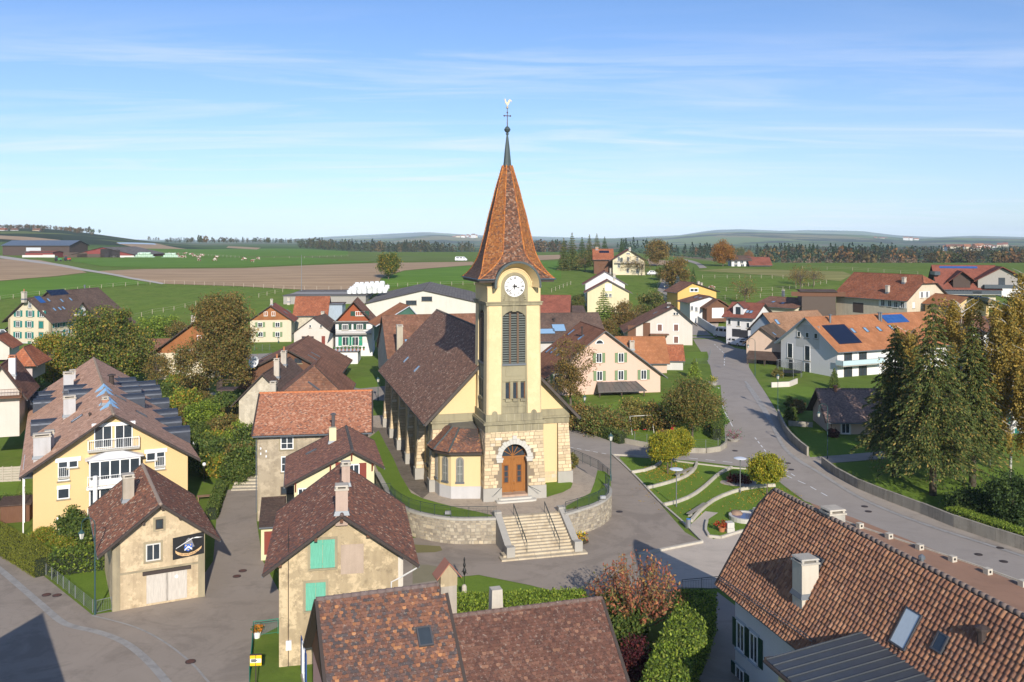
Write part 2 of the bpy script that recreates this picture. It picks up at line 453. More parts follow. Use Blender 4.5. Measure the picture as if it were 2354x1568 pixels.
# ------------------------------------------------------------------ houses
class House:
 def __init__(s,name,label,fl,frx,yaw,eave,apex,back=None,l=None,d=None,axis='y',ru=.5,eave2=None,oe=.7,og=.6,hipf=0,hipb=0,
    wall=None,roof=None,trim=None,tiles=None,cat='house',group=None,th=.17,gutter=True,ridge=True,z=None,gable=None,w=None,base=1.2,ridgemat=None,plinth=None):
  fx,fy = q(fl)
  s.O = P((fx,fy),d) if d else gp((fx,fy),z)
  s.yaw = R(yaw); s.ex = Vector((math.cos(s.yaw),math.sin(s.yaw),0)); s.ey = Vector((-math.sin(s.yaw),math.cos(s.yaw),0))
  s.W = Matrix.Translation(s.O) @ Matrix.Rotation(s.yaw,4,'Z')
  s.Wi = s.W.inverted(); s.c = s.Wi @ Vector((0,0,HC))
  if w is None:
   xr = frx if not hasattr(frx,'__len__') else q(frx)[0]
   k = (xr - CX) / F; w = (k * s.O.y - s.O.x) / (s.ex.x - k * s.ex.y)
  s.w = w
  s.he = HC - (eave - HY) / F * s.O.y - s.O.z
  s.axis,s.oe,s.og = axis,oe,og
  ap = q(apex)
  if axis == 'y':
   A = w; rx = ru * w; hr = s.pl(ap,'y',0).z if 'y' else 0
   s.l = l if l else max(3,(s.pl(q(back),'z',hr) if (q(back)[1] - HY) > 150 else s.pl(q(back),'x',rx)).y); B = s.l
   he2 = s.he if eave2 is None else s.pl(q(eave2),'x',w).z
  else:
   s.l = l; A = l; rx = ru * l; B = w; hr = s.pl(ap,'y',rx).z
   he2 = s.he if eave2 is None else eave2
  s.A,s.B,s.rx,s.hr,s.he2 = A,B,rx,hr,he2
  s.root = empty(name,s.O,s.yaw,label,cat,group)
  s.wall,s.trim = wall,trim or dark_trim
  mp_ = (lambda a,b,z_: Vector((a,b,z_))) if axis == 'y' else (lambda a,b,z_: Vector((b,a,z_)))
  s.mp = mp_
  # walls
  zc = hr - max(hipf,hipb) * (hr - max(s.he,he2)) if (hipf or hipb) else hr
  if zc < hr - 1e-3:
   aL = rx * (zc - s.he) / (hr - s.he); aR = A - (A - rx) * (zc - he2) / (hr - he2)
   top = [(A,he2),(aR,zc),(aL,zc),(0,s.he)]
  else: top = [(A,he2),(rx,hr),(0,s.he)]
  if zc <= max(s.he,he2) + 1e-3: top = [(A,he2),(0,s.he)]
  sec = [(0,-base),(A,-base)] + top
  mb = MB()
  if axis == 'y': mb.prism([mp_(a,0,z_) for a,z_ in sec],(0,B,0))
  else: mb.prism([mp_(a,0,z_) for a,z_ in reversed(sec)],(B,0,0))
  mb.build('wall',wall,s.root)
  if gable and axis == 'y':
   gz = gable[1] if gable[1] else s.he; f = (gz - s.he) / (hr - s.he)
   MB().prism([(f * rx,-.035,gz),(A - f * (A - rx),-.035,gz),(rx,-.035,hr)],(0,.03,0)).build('gable_cladding',gable[0],s.root)
  if plinth:
   MB().box(-.04,s.w + .04,-.04,s.l + .04,-base,plinth[1]).build('plinth',plinth[0],s.root)
  # roof slopes
  s.slopes = {}; s.roofs = {}
  s.tiles = tiles
  for side in (0,1):
   e = -oe if side == 0 else A + oe; run = rx if side == 0 else A - rx
   h0 = s.he if side == 0 else he2; tn_ = (hr - h0) / max(run,.01); ze = h0 - oe * tn_
   b0,b1 = -og,B + og
   def pt(fr,b): return mp_(e + (rx - e) * fr,b,ze + (hr - ze) * fr)
   rlen = hr - ze
   f0 = 1 - hipf * (hr - h0) / rlen if hipf < 1 else 0.0
   f1 = 1 - hipb * (hr - h0) / rlen if hipb < 1 else 0.0
   hb0 = hipf * run * .9 + (og if hipf >= 1 else 0); hb1 = hipb * run * .9 + (og if hipb >= 1 else 0)
   if hipf: hb0 = max(hb0,.6)
   if hipb: hb1 = max(hb1,.6)
   rp = [pt(0,b0),pt(0,b1)]
   if hipb: rp += ([pt(f1,b1)] if f1 > 0 else []) + [pt(1,b1 - hb1)]
   else: rp += [pt(1,b1)]
   if hipf: rp += [pt(1,b0 + hb0)] + ([pt(f0,b0)] if f0 > 0 else [])
   else: rp += [pt(1,b0)]
   if side == 0: s.hp = {}
   s.hp[side] = dict(f0=pt(f0,b0),f1=pt(f1,b1),r0=pt(1,b0 + hb0),r1=pt(1,b1 - hb1))
   s.slab('LR'[side] if axis == 'y' else 'FB'[side],rp,roof,th)
  if hipf: s.slab('HF',[s.hp[0]['f0'],s.hp[1]['f0'],s.hp[0]['r0']],roof,th)
  if hipb: s.slab('HB',[s.hp[1]['f1'],s.hp[0]['f1'],s.hp[0]['r1']],roof,th)
  if ridge:
   a,b = s.hp[0]['r0'],s.hp[0]['r1']; up = Vector((0,0,th * 1.05)); rm = ridgemat or (tile_red_mat if tiles else roof)
   if tiles:
    L_ = (b - a).length; k = max(1,int(L_ / .42)); dr = (b - a).normalized()
    me = MB().tube([(0,0,0),(0,.46,0)],.15,.125,8).mesh('ridge_tile',rm,True)
    me2 = me
    a_ = me.attributes.new('tint','FLOAT_COLOR','FACE'); c_ = tiles['ridge'] if 'ridge' in tiles else tiles['pal'][0][0]
    a_.data.foreach_set('color',[x for _ in me.polygons for x in (*c_,1)])
    for i in range(k):
     ob = link('ridge_tile',me,s.root,a + up + dr * (i * L_ / k)); ob.rotation_euler = (0,random.uniform(-.05,.05),math.atan2(-dr.x,dr.y))
   else: MB().tube([a + up * .9,b + up * .9],.11,n=6).build('ridge_cap',rm,s.root)
  if gutter:
   for side in (0,1):
    e = -oe if side == 0 else A + oe; run = rx if side == 0 else A - rx; h0 = s.he if side == 0 else he2
    ze = h0 - oe * (hr - h0) / max(run,.01)
    sg = -1 if side == 0 else 1
    MB().tube([mp_(e + sg * .07,-og + .05,ze + .03),mp_(e + sg * .07,B + og - .05,ze + .03)],.075,n=6).build('gutter',zinc,s.root)
 def pl(s,p,ax,val):
  r = ray(p); rl = Vector((r.dot(s.ex),r.dot(s.ey),r.z)); i = 'xyz'.index(ax)
  return s.c + rl * ((val - s.c[i]) / rl[i])
 def on(s,p,key):
  sl = s.slopes[key]; r = ray(p); rl = Vector((r.dot(s.ex),r.dot(s.ey),r.z)); o = Vector(sl['o']); n = Vector(sl['n'])
  t = (o - s.c).dot(n) / rl.dot(n); X = s.c + rl * t - o
  return X.dot(Vector(sl['u'])),X.dot(Vector(sl['v']))
 def slab(s,key,pts,roof,th):
  pts = [Vector(p) for p in pts]
  n = (pts[1] - pts[0]).cross(pts[2] - pts[1]).normalized()
  if n.z < 0: n = -n
  u = (pts[1] - pts[0]).normalized(); v = n.cross(u)
  if v.z < 0: v,u = -v,-u
  us = [(p - pts[0]).dot(u) for p in pts]; k = us.index(min(us)); o = pts[0] + u * min(us) + n * th
  uv = [((p - pts[0]).dot(u) - min(us),(p - pts[0]).dot(v)) for p in pts]
  # counter-clockwise seen from above
  ar = sum(uv[i][0] * uv[(i+1) % len(uv)][1] - uv[(i+1) % len(uv)][0] * uv[i][1] for i in range(len(uv)))
  order = list(range(len(pts))) if ar > 0 else list(range(len(pts)))[::-1]
  lo = [pts[i] for i in order]; up = [p + n * th for p in lo]; m = len(lo)
  mb = MB(); mb.add(lo + up,[tuple(range(m,2*m))],0); mb.f += [tuple(range(m-1,-1,-1))] + [(i,(i+1) % m,m + (i+1) % m,m + i) for i in range(m)]; mb.m += [1] * (m + 1)
  me = mb.mesh('roof_slope',[roof,s.trim]); ul = me.uv_layers.new(name='UVMap')
  uvo = [uv[i] for i in order] * 2
  ul.data.foreach_set('uv',[c for lp in me.loops for c in uvo[lp.vertex_index]])
  ob = link('roof_slope',me,s.root)
  s.slopes[key] = dict(o=o,u=u,v=v,n=n,poly=[uv[i] for i in order]); s.roofs[key] = ob
 def lay(s,keys=None,nmax=300,holes=None):
  t = s.tiles; keys = keys or list(s.slopes)
  for i,k in enumerate(keys):
   tile_slope(s.roofs[k],s.W,s.slopes[k],t['tw'],t['te'],t.get('style','flat'),t['pal'],t.get('mat',tile_red_mat),t.get('t',.022),nmax if i == 0 else 0,holes=(holes or {}).get(k,()))
   sl = s.slopes[k]; o,u,v,n = (Vector(sl[c]) for c in 'ouvn'); pg = sl['poly']; m = len(pg); hh = .12 if t.get('style') == 'pan' else .055
   for j in range(m):
    a,b = pg[j],pg[(j + 1) % m]
    if abs(a[1] - b[1]) < .05: continue
    A,B = o + u * a[0] + v * a[1],o + u * b[0] + v * b[1]; d = (B - A).normalized(); sd = d.cross(n) * .08
    MB().prism([A - sd - n * .12,B - sd - n * .12,B + sd - n * .12,A + sd - n * .12],n * (.12 + hh)).build('verge_trim',s.trim,s.roofs[k])
 # ---- openings
 def face(s,f):
  if f == 'F': return Matrix(((1,0,0,0),(0,0,-1,0),(0,1,0,0),(0,0,0,1)))
  if f == 'L': return Matrix(((0,0,-1,0),(-1,0,0,0),(0,1,0,0),(0,0,0,1)))
  if f == 'R': return Matrix(((0,0,1,s.w),(1,0,0,0),(0,1,0,0),(0,0,0,1)))
 def at(s,f,p):
  if f == 'F': X = s.pl(p,'y',0)
  elif f == 'L': X = s.pl(p,'x',0)
  else: X = s.pl(p,'x',s.w)
  L = s.face(f).inverted() @ X
  return L.x,L.y
 def win(s,f,p,w,h,sh=None,shm=None,frame=None,sur=None,mull=1,sill=True,closed=False,arch=False,trans=0,pane=None,lift=0):
  x,y = s.at(f,p) if not isinstance(p,tuple) or len(p) in (2,3) else p
  T = s.face(f) @ Matrix.Translation((x,y,lift)); fr = frame or white; t = min(.09,w * .1)
  if closed:
   m = MB()
   for k in (0,1): m.box(-w/2 + k*w/2 + .01,k*w/2 - .01,-h/2,h/2,.0,.05,0,T)
   ob = m.build('shutter',sh,s.root)
   mm = MB()
   for yy in (-h*.36,h*.36): mm.box(-w/2,w/2,yy - .05,yy + .05,.05,.07,0,T)
   mm.build('ledge_bar',sh,ob)
  else:
   m = MB(); m.box(-w/2,-w/2 + t,-h/2,h/2,.0,.07,0,T).box(w/2 - t,w/2,-h/2,h/2,.0,.07,0,T).box(-w/2 + t,w/2 - t,h/2 - t,h/2,.0,.07,0,T).box(-w/2 + t,w/2 - t,-h/2,-h/2 + t,.0,.07,0,T)
   for k in range(mull): m.box(-w/2 + (k + 1) * w / (mull + 1) - t*.4,-w/2 + (k + 1) * w / (mull + 1) + t*.4,-h/2 + t,h/2 - t,.0,.06,0,T)
   for k in range(trans): m.box(-w/2 + t,w/2 - t,-h/2 + (k + 1) * h / (trans + 1) - t*.3,-h/2 + (k + 1) * h / (trans + 1) + t*.3,.0,.055,0,T)
   ob = m.build('window',fr,s.root)
   MB().box(-w/2 + t*.5,w/2 - t*.5,-h/2 + t*.5,h/2 - t*.5,-.05,.02,0,T).build('pane',pane or glass,ob)
   if sh:
    for k in (-1,1):
     xx = k * (w/2 + w*.27 + .03)
     m = MB().box(xx - w*.26,xx + w*.26,-h/2 - .02,h/2 + .02,.005,.05,0,T)
     for j in range(3): m.box(xx - w*.22,xx + w*.22,-h*.45 + j*h*.3 + .05,-h*.45 + (j+1)*h*.3 - .03,.05,.065,0,T)
     m.build('shutter',sh,s.root)
  if sill: MB().box(-w/2 - .1,w/2 + .1,-h/2 - .12,-h/2 - .01,0,.14,0,T).build('sill',sur or sandstone,ob)
  if sur:
   m = MB(); b = .17
   m.box(-w/2 - b,-w/2 - .003,-h/2 - b,h/2 + b,-.02,.03,0,T).box(w/2 + .003,w/2 + b,-h/2 - b,h/2 + b,-.02,.03,0,T).box(-w/2 - .003,w/2 + .003,h/2 + .003,h/2 + b,-.02,.03,0,T).box(-w/2 - .003,w/2 + .003,-h/2 - b,-h/2 - .13,-.02,.03,0,T)
   m.build('surround',sur,ob)
  return ob
 def wins(s,f,ps,*a,**k):
  for p in ps: s.win(f,p,*a,**k)
 def panel(s,f,p,w,h,mat,name='door',z0=-.02,z1=.05,lift=0):
  x,y = s.at(f,p); T = s.face(f) @ Matrix.Translation((x,y,lift))
  return MB().box(-w/2,w/2,-h/2,h/2,z0,z1,0,T).build(name,mat,s.root)
 def skylight(s,key,p,w=.8,h=1.2,pane=None,name='skylight'):
  u,v = s.on(p,key); sl = s.slopes[key]; up = (.09 if s.tiles.get('style') == 'pan' else .03) if s.tiles else 0.0
  T = Matrix.Translation(Vector(sl['o']) + Vector(sl['u']) * u + Vector(sl['v']) * v + Vector(sl['n']) * up) @ Matrix((sl['u'],sl['v'],sl['n'])).transposed().to_4x4()
  m = MB(); t = .08
  m.box(-w/2,w/2,-h/2,-h/2 + t,-.05,.11,0,T).box(-w/2,w/2,h/2 - t,h/2,-.05,.11,0,T).box(-w/2,-w/2 + t,-h/2 + t,h/2 - t,-.05,.11,0,T).box(w/2 - t,w/2,-h/2 + t,h/2 - t,-.05,.11,0,T)
  ob = m.build(name,plain('skylight_frame',(.07,.07,.075),.4),s.root)
  MB().box(-w/2 + t*.6,w/2 - t*.6,-h/2 + t*.6,h/2 - t*.6,-.02,.085,0,T).build('pane',pane or skypane,ob)
  return (u,v)
 def solar(s,key,p0,p1,nu,nv,mat=None):
  a,b = s.on(p0,key),s.on(p1,key); sl = s.slopes[key]; u,v = (a[0] + b[0]) / 2,(a[1] + b[1]) / 2; pw,ph = abs(a[0] - b[0]) / nu,abs(a[1] - b[1]) / nv
  for i in range(nu):
   for j in range(nv):
    T = Matrix.Translation(Vector(sl['o']) + Vector(sl['u']) * (u + (i - nu/2 + .5) * pw) + Vector(sl['v']) * (v + (j - nv/2 + .5) * ph)) @ Matrix((sl['u'],sl['v'],sl['n'])).transposed().to_4x4()
    MB().box(-pw*.485,pw*.485,-ph*.485,ph*.485,.03,.10,0,T).build('solar_panel',mat or solar,s.root)
  return (u,v)
 def chimney(s,key,p,top,w=.6,dp=.6,mat=None,cap=True,capmat=None,pots=0,potmat=None):
  u,v = s.on(p,key); sl = s.slopes[key]; b = Vector(sl['o']) + Vector(sl['u']) * u + Vector(sl['v']) * v
  wz = HC - (top - HY) / F * (s.W @ b).y; h = wz - (s.W @ b).z
  c = (b.x,b.y); z0,z1 = b.z - .8,b.z + max(h,.4)
  ob = MB().frustum(c,w/2,dp/2,w/2,dp/2,z0,z1 - (.30 if cap else 0)).build('chimney',mat or chim_plaster,s.root)
  if cap:
   m = MB().frustum(c,w/2 + .07,dp/2 + .07,w/2 + .07,dp/2 + .07,z1 - .30,z1 - .20)
   for sx in (-1,1):
    for sy in (-1,1): m.frustum((c[0] + sx * (w/2 - .08),c[1] + sy * (dp/2 - .08)),.07,.07,.07,.07,z1 - .20,z1 - .06)
   m.frustum(c,w/2 + .05,dp/2 + .05,w/2,dp/2,z1 - .06,z1 + .02)
   m.build('chimney_cap',capmat or chim_plaster,ob)
  if pots: MB().lathe([(.13,z1),(.13,z1 + .5),(.17,z1 + .5),(.17,z1 + .58)],8,(c[0],c[1],0)).build('chimney_pot',potmat or plain('terracotta',(.42,.17,.08)),ob)
  MB().frustum(c,w/2 + .12,dp/2 + .12,w/2 + .03,dp/2 + .03,b.z - .12,b.z + .16).build('flashing',zinc,ob)
  return ob
 def pipe(s,key,p,top,r=.1,mat=None):
  u,v = s.on(p,key); sl = s.slopes[key]; b = Vector(sl['o']) + Vector(sl['u']) * u + Vector(sl['v']) * v
  wz = HC - (top - HY) / F * (s.W @ b).y; h = max(.3,wz - (s.W @ b).z)
  MB().lathe([(r,b.z - .3),(r,b.z + h - .25),(r*1.7,b.z + h - .22),(r*1.7,b.z + h - .1),(r*.5,b.z + h)],8,(b.x,b.y,0)).build('flue_pipe',mat or zinc,s.root)
 def balcony(s,f,p,w,dep=1.2,h=1.0,mat=None,floor=None,bars=True,solid=None):
  x,y = s.at(f,p); T = s.face(f) @ Matrix.Translation((x,y,0)); m = mat or white
  ob = MB().box(-w/2,w/2,-.12,.05,.0,dep,0,T).build('balcony',floor or concrete,s.root)
  r = MB(); r.box(-w/2,w/2,h - .05,h,dep - .06,dep,0,T)
  for sx in (-w/2,w/2 - .05): r.box(sx,sx + .05,h - .05,h,0,dep,0,T).box(sx,sx + .05,.05,h,dep - .06,dep,0,T)
  if solid is not None: r.box(-w/2 + .05,w/2 - .05,.08,h - .08,dep - .045,dep - .02,1,T).box(-w/2 + .01,-w/2 + .035,.08,h - .08,0,dep - .06,1,T).box(w/2 - .035,w/2 - .01,.08,h - .08,0,dep - .06,1,T)
  else:
   k = int(w / .16)
   for i in range(k): r.box(-w/2 + (i + .5) * w / k - .012,-w/2 + (i + .5) * w / k + .012,.05,h - .05,dep - .045,dep - .02,0,T)
   r.box(-w/2,w/2,.10,.14,dep - .05,dep - .01,0,T)
  r.build('railing',[m,solid or m],ob)
  return ob
 def boxl(s,name,mat,*b): return MB().box(*b).build(name,mat,s.root)
 def bargeboards(s,mat=None):
  pass
# ------------------------------------------------------------------ vegetation
def rnd_unit(n):
 v = RNG.normal(size=(n,3)); return v / np.linalg.norm(v,axis=1,keepdims=True)
def leaves_np(cen,size,up=0.35,aspect=1.7,jitter=.35):
 n = len(cen); a = rnd_unit(n); b = rnd_unit(n); b[:,2] *= 1 - up
 nrm = a; t = np.cross(nrm,b); t /= np.linalg.norm(t,axis=1,keepdims=True) + 1e-9; bt = np.cross(nrm,t)
 s = size * (1 + RNG.uniform(-jitter,jitter,(n,1)))
 q_ = np.stack((cen - t*s*.5*aspect,cen - bt*s*.5,cen + t*s*.5*aspect,cen + bt*s*.5),1)
 return q_.reshape(-1,3)
bark = plaster('bark',(0.14,0.11,0.085),.4,(.05,.045,.03),.6)
bark_birch = plaster('birch_bark',(0.55,0.53,0.48),.7,(.07,.06,.05),.4)
leaf_mat = tintmat('leaf',.6,.25,trans=.40,nz=0)
needle_mat = tintmat('needle',.65,.2,trans=.12,nz=0)
def limb_mesh(mb,a,b,r0,r1,bend=.12,n=5,k=3,m=0):
 a,b = Vector(a),Vector(b); L = (b - a).length; off = Vector((random.uniform(-1,1),random.uniform(-1,1),random.uniform(0,1))) * L * bend
 mb.tube([a + (b - a) * (i / k) + off * math.sin(math.pi * i / k) for i in range(k + 1)],r0,r1,n,m,cap=False)
def crown_pts(c,r,ncl,per,spread,hollow=.55,flat=1.0):
 d = rnd_unit(ncl); rad = (hollow + (1 - hollow) * RNG.uniform(0,1,(ncl,1)) ** .6)
 cl = np.array(c) + d * rad * np.array(r)
 cl += RNG.normal(size=cl.shape) * np.array(r) * .05
 pts = np.repeat(cl,per,0) + RNG.normal(size=(ncl * per,3)) * spread * np.array((1,1,.75))
 return pts,cl
def tree_mesh(h,r,cb,ncl=70,per=90,leaf=.28,pal=None,trunk=.22,spread=None,twigs=True,lobes=None,hollow=.5,bk=None):
 pal = pal or [((.09,.12,.03),1)]
 cz = (h + cb) / 2; rz = (h - cb) / 2
 lobes = lobes or [((0,0,cz),(r,r,rz),1.0)]
 P_,C_ = [],[]
 for c,rr,wgt in lobes:
  p_,c_ = crown_pts(c,rr,max(4,int(ncl * wgt)),int(per * 1.9),spread or min(rr) * .20,hollow); P_.append(p_); C_.append(c_)
 pts,cl = np.concatenate(P_),np.concatenate(C_)
 pts = pts[pts[:,2] > cb * .55]; leaf *= .72
 n = len(pts)
 me = np_mesh('crown',leaves_np(pts,leaf),np.full(n,4),leaf_mat,tint_pick(pal,n,.25))
 mb = MB(); top = Vector((random.uniform(-.1,.1) * r,random.uniform(-.1,.1) * r,cb + (h - cb) * .55))
 mb.tube([(0,0,-.3),(0,0,.25),top * .5 * 1.0,top],trunk * 1.25,trunk * .35,7)
 for c in cl[RNG.permutation(len(cl))[:min(len(cl),34 if twigs else 14)]]:
  f = random.uniform(.45,.95); a = Vector((0,0,0)).lerp(top,max(f,min(.95,cb / max(top.z,.1) * .8)))
  limb_mesh(mb,a,Vector(c),trunk * .34,trunk * .07)
 return mb.mesh('trunk',bk or bark,True),me
def place_tree(name,label,pos,ms,group=None,rz=0,sc=1.0,cat='tree',parts=('trunk','crown')):
 o = empty(name,pos,rz,label,cat,group); o.scale = (sc,sc,sc)
 for m,nm in zip(ms,parts): link(nm,m,o)
 return o
def spruce_mesh(h,r,cb=1.2,pal=None,layers=26,per=26,leaf=.5,trunk=.3,droop=.35,dens=1.0):
 pal = pal or [((.035,.055,.018),2),((.055,.075,.02),1),((.09,.085,.025),.7)]
 V,T = [],[]; mb = MB().tube([(0,0,-.3),(0,0,h * .5),(0,0,h * .98)],trunk,.03,7)
 cs = []
 for i in range(layers):
  f = i / (layers - 1); z = cb + (h - cb) * f ** .92; rr = r * (1 - f) ** .8 + .12; nb = max(4,int((7 + 9 * (1 - f)) * dens))
  for j in range(nb):
   a = 2 * math.pi * (j + random.random()) / nb; L = rr * random.uniform(.68,1.12); dz = -droop * L * random.uniform(.5,1.3)
   mb.tube([(0,0,z),(math.cos(a) * L * .9,math.sin(a) * L * .9,z + dz * .8)],.035,.01,4,cap=False)
   k = max(8,int(per * 2.6 * L / r))
   t = RNG.uniform(.12,1,k) ** .8
   c = np.stack((np.cos(a) * L * t,np.sin(a) * L * t,z + dz * t * t + RNG.normal(size=k) * .06),1)
   side = RNG.normal(size=(k,1)) * .13 * L * (1.1 - t[:,None] * .6)
   c[:,:2] += side * np.array((-math.sin(a),math.cos(a))); c[:,2] -= np.abs(side[:,0]) * .25
   cs.append(c)
 pts = np.concatenate(cs); n = len(pts)
 rad = np.hypot(pts[:,0],pts[:,1]) + 1e-6; out = np.stack((pts[:,0] / rad,pts[:,1] / rad,np.full(n,-.55)),1); out += RNG.normal(size=out.shape) * .35; out /= np.linalg.norm(out,axis=1,keepdims=True)
 sd = np.cross(out,np.array((0,0,1.0)) + RNG.normal(size=(n,3)) * .5); sd /= np.linalg.norm(sd,axis=1,keepdims=True) + 1e-9
 s = leaf * .58 * RNG.uniform(.6,1.4,(n,1))
 Q = np.stack((pts - out*s*.5,pts + sd*s*.22,pts + out*s*.6,pts - sd*s*.22),1).reshape(-1,3)
 me = np_mesh('crown',Q,np.full(n,4),needle_mat,tint_pick(pal,n,.3))
 return mb.mesh('trunk',bark,True),me
def hedge(name,label,path,w,h,pal,leaf=.16,dens=60,group=None,cat='hedge',zf=None,rough=.10):
 path = [Vector(p) for p in path]; root = empty(name,path[0],0,label,cat,group); o0 = path[0]
 core = MB(); pts = []; leaf *= .62; dens *= 2.1
 for i in range(len(path) - 1):
  a,b = path[i] - o0,path[i+1] - o0
  za = (G(path[i].x,path[i].y) if zf is None else zf) - o0.z; zb = (G(path[i+1].x,path[i+1].y) if zf is None else zf) - o0.z
  d = b - a; d.z = 0; L = d.length; d.normalize(); nn = Vector((-d.y,d.x,0)); hw = w * .44
  A = [a - nn*hw,a + nn*hw,b + nn*hw,b - nn*hw]
  core.add([Vector((p.x,p.y,(za if k in (0,1) else zb) - .2)) for k,p in enumerate(A)] + [Vector((p.x,p.y,(za if k in (0,1) else zb) + h * .93)) for k,p in enumerate(A)],
    [(4,5,6,7),(0,1,5,4),(1,2,6,5),(2,3,7,6),(3,0,4,7)])
  for kind,area in (('top',L * w),('s0',L * h),('s1',L * h),('e',w * h)):
   k = int(area * dens); t = RNG.uniform(0,L,k); s_ = RNG.uniform(-w/2,w/2,k); z = RNG.uniform(0,h,k)
   if kind == 'top': z = np.full(k,h)
   elif kind == 's0': s_ = np.full(k,-w/2)
   elif kind == 's1': s_ = np.full(k,w/2)
   else: t = np.where(RNG.random(k) < .5,0,L)
   X = a.x + d.x * t + nn.x * s_; Y = a.y + d.y * t + nn.y * s_; Z = za + (zb - za) * t / max(L,.01) + z
   pts.append(np.stack((X,Y,Z),1) + RNG.normal(size=(k,3)) * rough)
 pts = np.concatenate(pts); n = len(pts)
 core.build('stem_core',plain('hedge_core',(.02,.028,.012),.9),root)
 link('foliage',np_mesh('foliage',leaves_np(pts,leaf),np.full(n,4),leaf_mat,tint_pick(pal,n,.3)),root)
 return root
def bush_mesh(r,h,pal,ncl=26,per=60,leaf=.18,stems=8):
 pts,cl = crown_pts((0,0,h * .52),(r,r,h * .5),int(ncl * 1.25),int(per * 1.5),r * .17,.4); leaf *= .74
 pts = pts[pts[:,2] > .02]; n = len(pts)
 mb = MB()
 for k in range(stems):
  c = cl[k % len(cl)]; limb_mesh(mb,(random.uniform(-.1,.1),random.uniform(-.1,.1),-.1),c,.035,.008)
 return mb.mesh('stem',bark,True),np_mesh('foliage',leaves_np(pts,leaf),np.full(n,4),leaf_mat,tint_pick(pal,n,.3))
GREEN = [((0.100,0.155,0.033),3),((0.155,0.209,0.046),2),((0.055,0.091,0.022),2),((0.237,0.255,0.055),1)]
OLIVE = [((0.182,0.182,0.055),3),((0.255,0.209,0.055),2),((0.109,0.127,0.036),2),((0.346,0.255,0.064),1)]
BROWN = [((0.273,0.173,0.055),3),((0.182,0.127,0.046),2),((0.364,0.237,0.064),2),((0.127,0.109,0.036),2),((0.218,0.218,0.055),1)]
GOLD = [((0.473,0.309,0.046),3),((0.346,0.255,0.046),2),((0.218,0.218,0.036),2),((0.619,0.382,0.055),1)]
LIME = [((0.218,0.309,0.036),3),((0.146,0.218,0.033),2),((0.328,0.400,0.055),2),((0.073,0.127,0.022),1)]
DARKG = [((0.046,0.082,0.026),3),((0.073,0.118,0.033),2),((0.109,0.155,0.036),1)]
# ------------------------------------------------------------------ the land
def ground_mat():
 t = NT('meadow')
 n1_,n2_,n3_ = t.noise(0.05,4),t.noise(0.9,6,0.7),t.noise(14,4,0.7)
 c = t.mix(n1_,(0.125,0.205,0.026),(0.175,0.275,0.042))
 c = t.mix(t.math('MULTIPLY',n2_,.7),c,(0.10,0.13,0.02))
 c = t.mix(t.math('MULTIPLY',t.ramp(t.noise(.28,7,.72,dist=.8),((.46,0.0),(.62,1.0))),.55),c,(0.075,0.125,0.017))
 c = t.mix(t.math('MULTIPLY',t.ramp(t.noise(.11,6,.7),((.52,0.0),(.66,1.0))),.4),c,(0.20,0.22,0.05))
 c = t.mix(t.math('MULTIPLY',t.ramp(n3_,((.4,0.0),(.75,1.0))),.35),c,(0.16,0.18,0.045))
 # far country: a patchwork of meadows, ploughland and woods
 sp = t.n.new('ShaderNodeSeparateXYZ'); t.l.new(t.pos,sp.inputs[0])
 vo = t.n.new('ShaderNodeTexVoronoi'); vo.inputs['Scale'].default_value = 1.0; vo.inputs['Randomness'].default_value = .9
 m = t.n.new('ShaderNodeMapping'); m.inputs['Scale'].default_value = (.0032,.0024,.0); m.inputs['Rotation'].default_value = (0,0,.35); t.l.new(t.pos,m.inputs[0]); t.l.new(m.outputs[0],vo.inputs[0])
 sc = t.n.new('ShaderNodeSeparateColor'); t.l.new(vo.outputs['Color'],sc.inputs[0])
 pc = t.ramp(sc.outputs[0],((0,(.05,.10,.015)),(.3,(.09,.14,.03)),(.45,(.16,.11,.06)),(.55,(.07,.12,.02)),(.75,(.13,.16,.04)),(.85,(.18,.13,.075)),(1,(.05,.09,.02))),'CONSTANT')
 woods = t.ramp(t.noise(.0022,5,.6),((.53,0.0),(.56,1.0)))
 pc = t.mix(woods,pc,(.025,.04,.016))
 f = t.ramp(t.math('DIVIDE',sp.outputs[1],4000.0),((.20,0.0),(.26,1.0)))
 c = t.mix(f,c,pc)
 t.bump(t.noise(5,6,.75),.5,.12)
 return t.fin(c,.95,.1)
MT['meadow'] = ground_mat()
def lawn_mat():
 t = NT('lawn')
 c = t.mix(t.noise(.5,5,.6),(.125,.205,.025),(.195,.29,.042))
 c = t.mix(t.math('MULTIPLY',t.ramp(t.noise(9,6,.8),((.45,0.0),(.7,1.0))),.5),c,(.035,.06,.01))
 c = t.mix(t.math('MULTIPLY',t.ramp(t.noise(2.2,6,.75),((.56,0.0),(.7,1.0))),.35),c,(.17,.17,.05))
 t.bump(t.noise(22,5,.8),.8,.06)
 return t.fin(c,.95,.1)
lawn = lawn_mat()
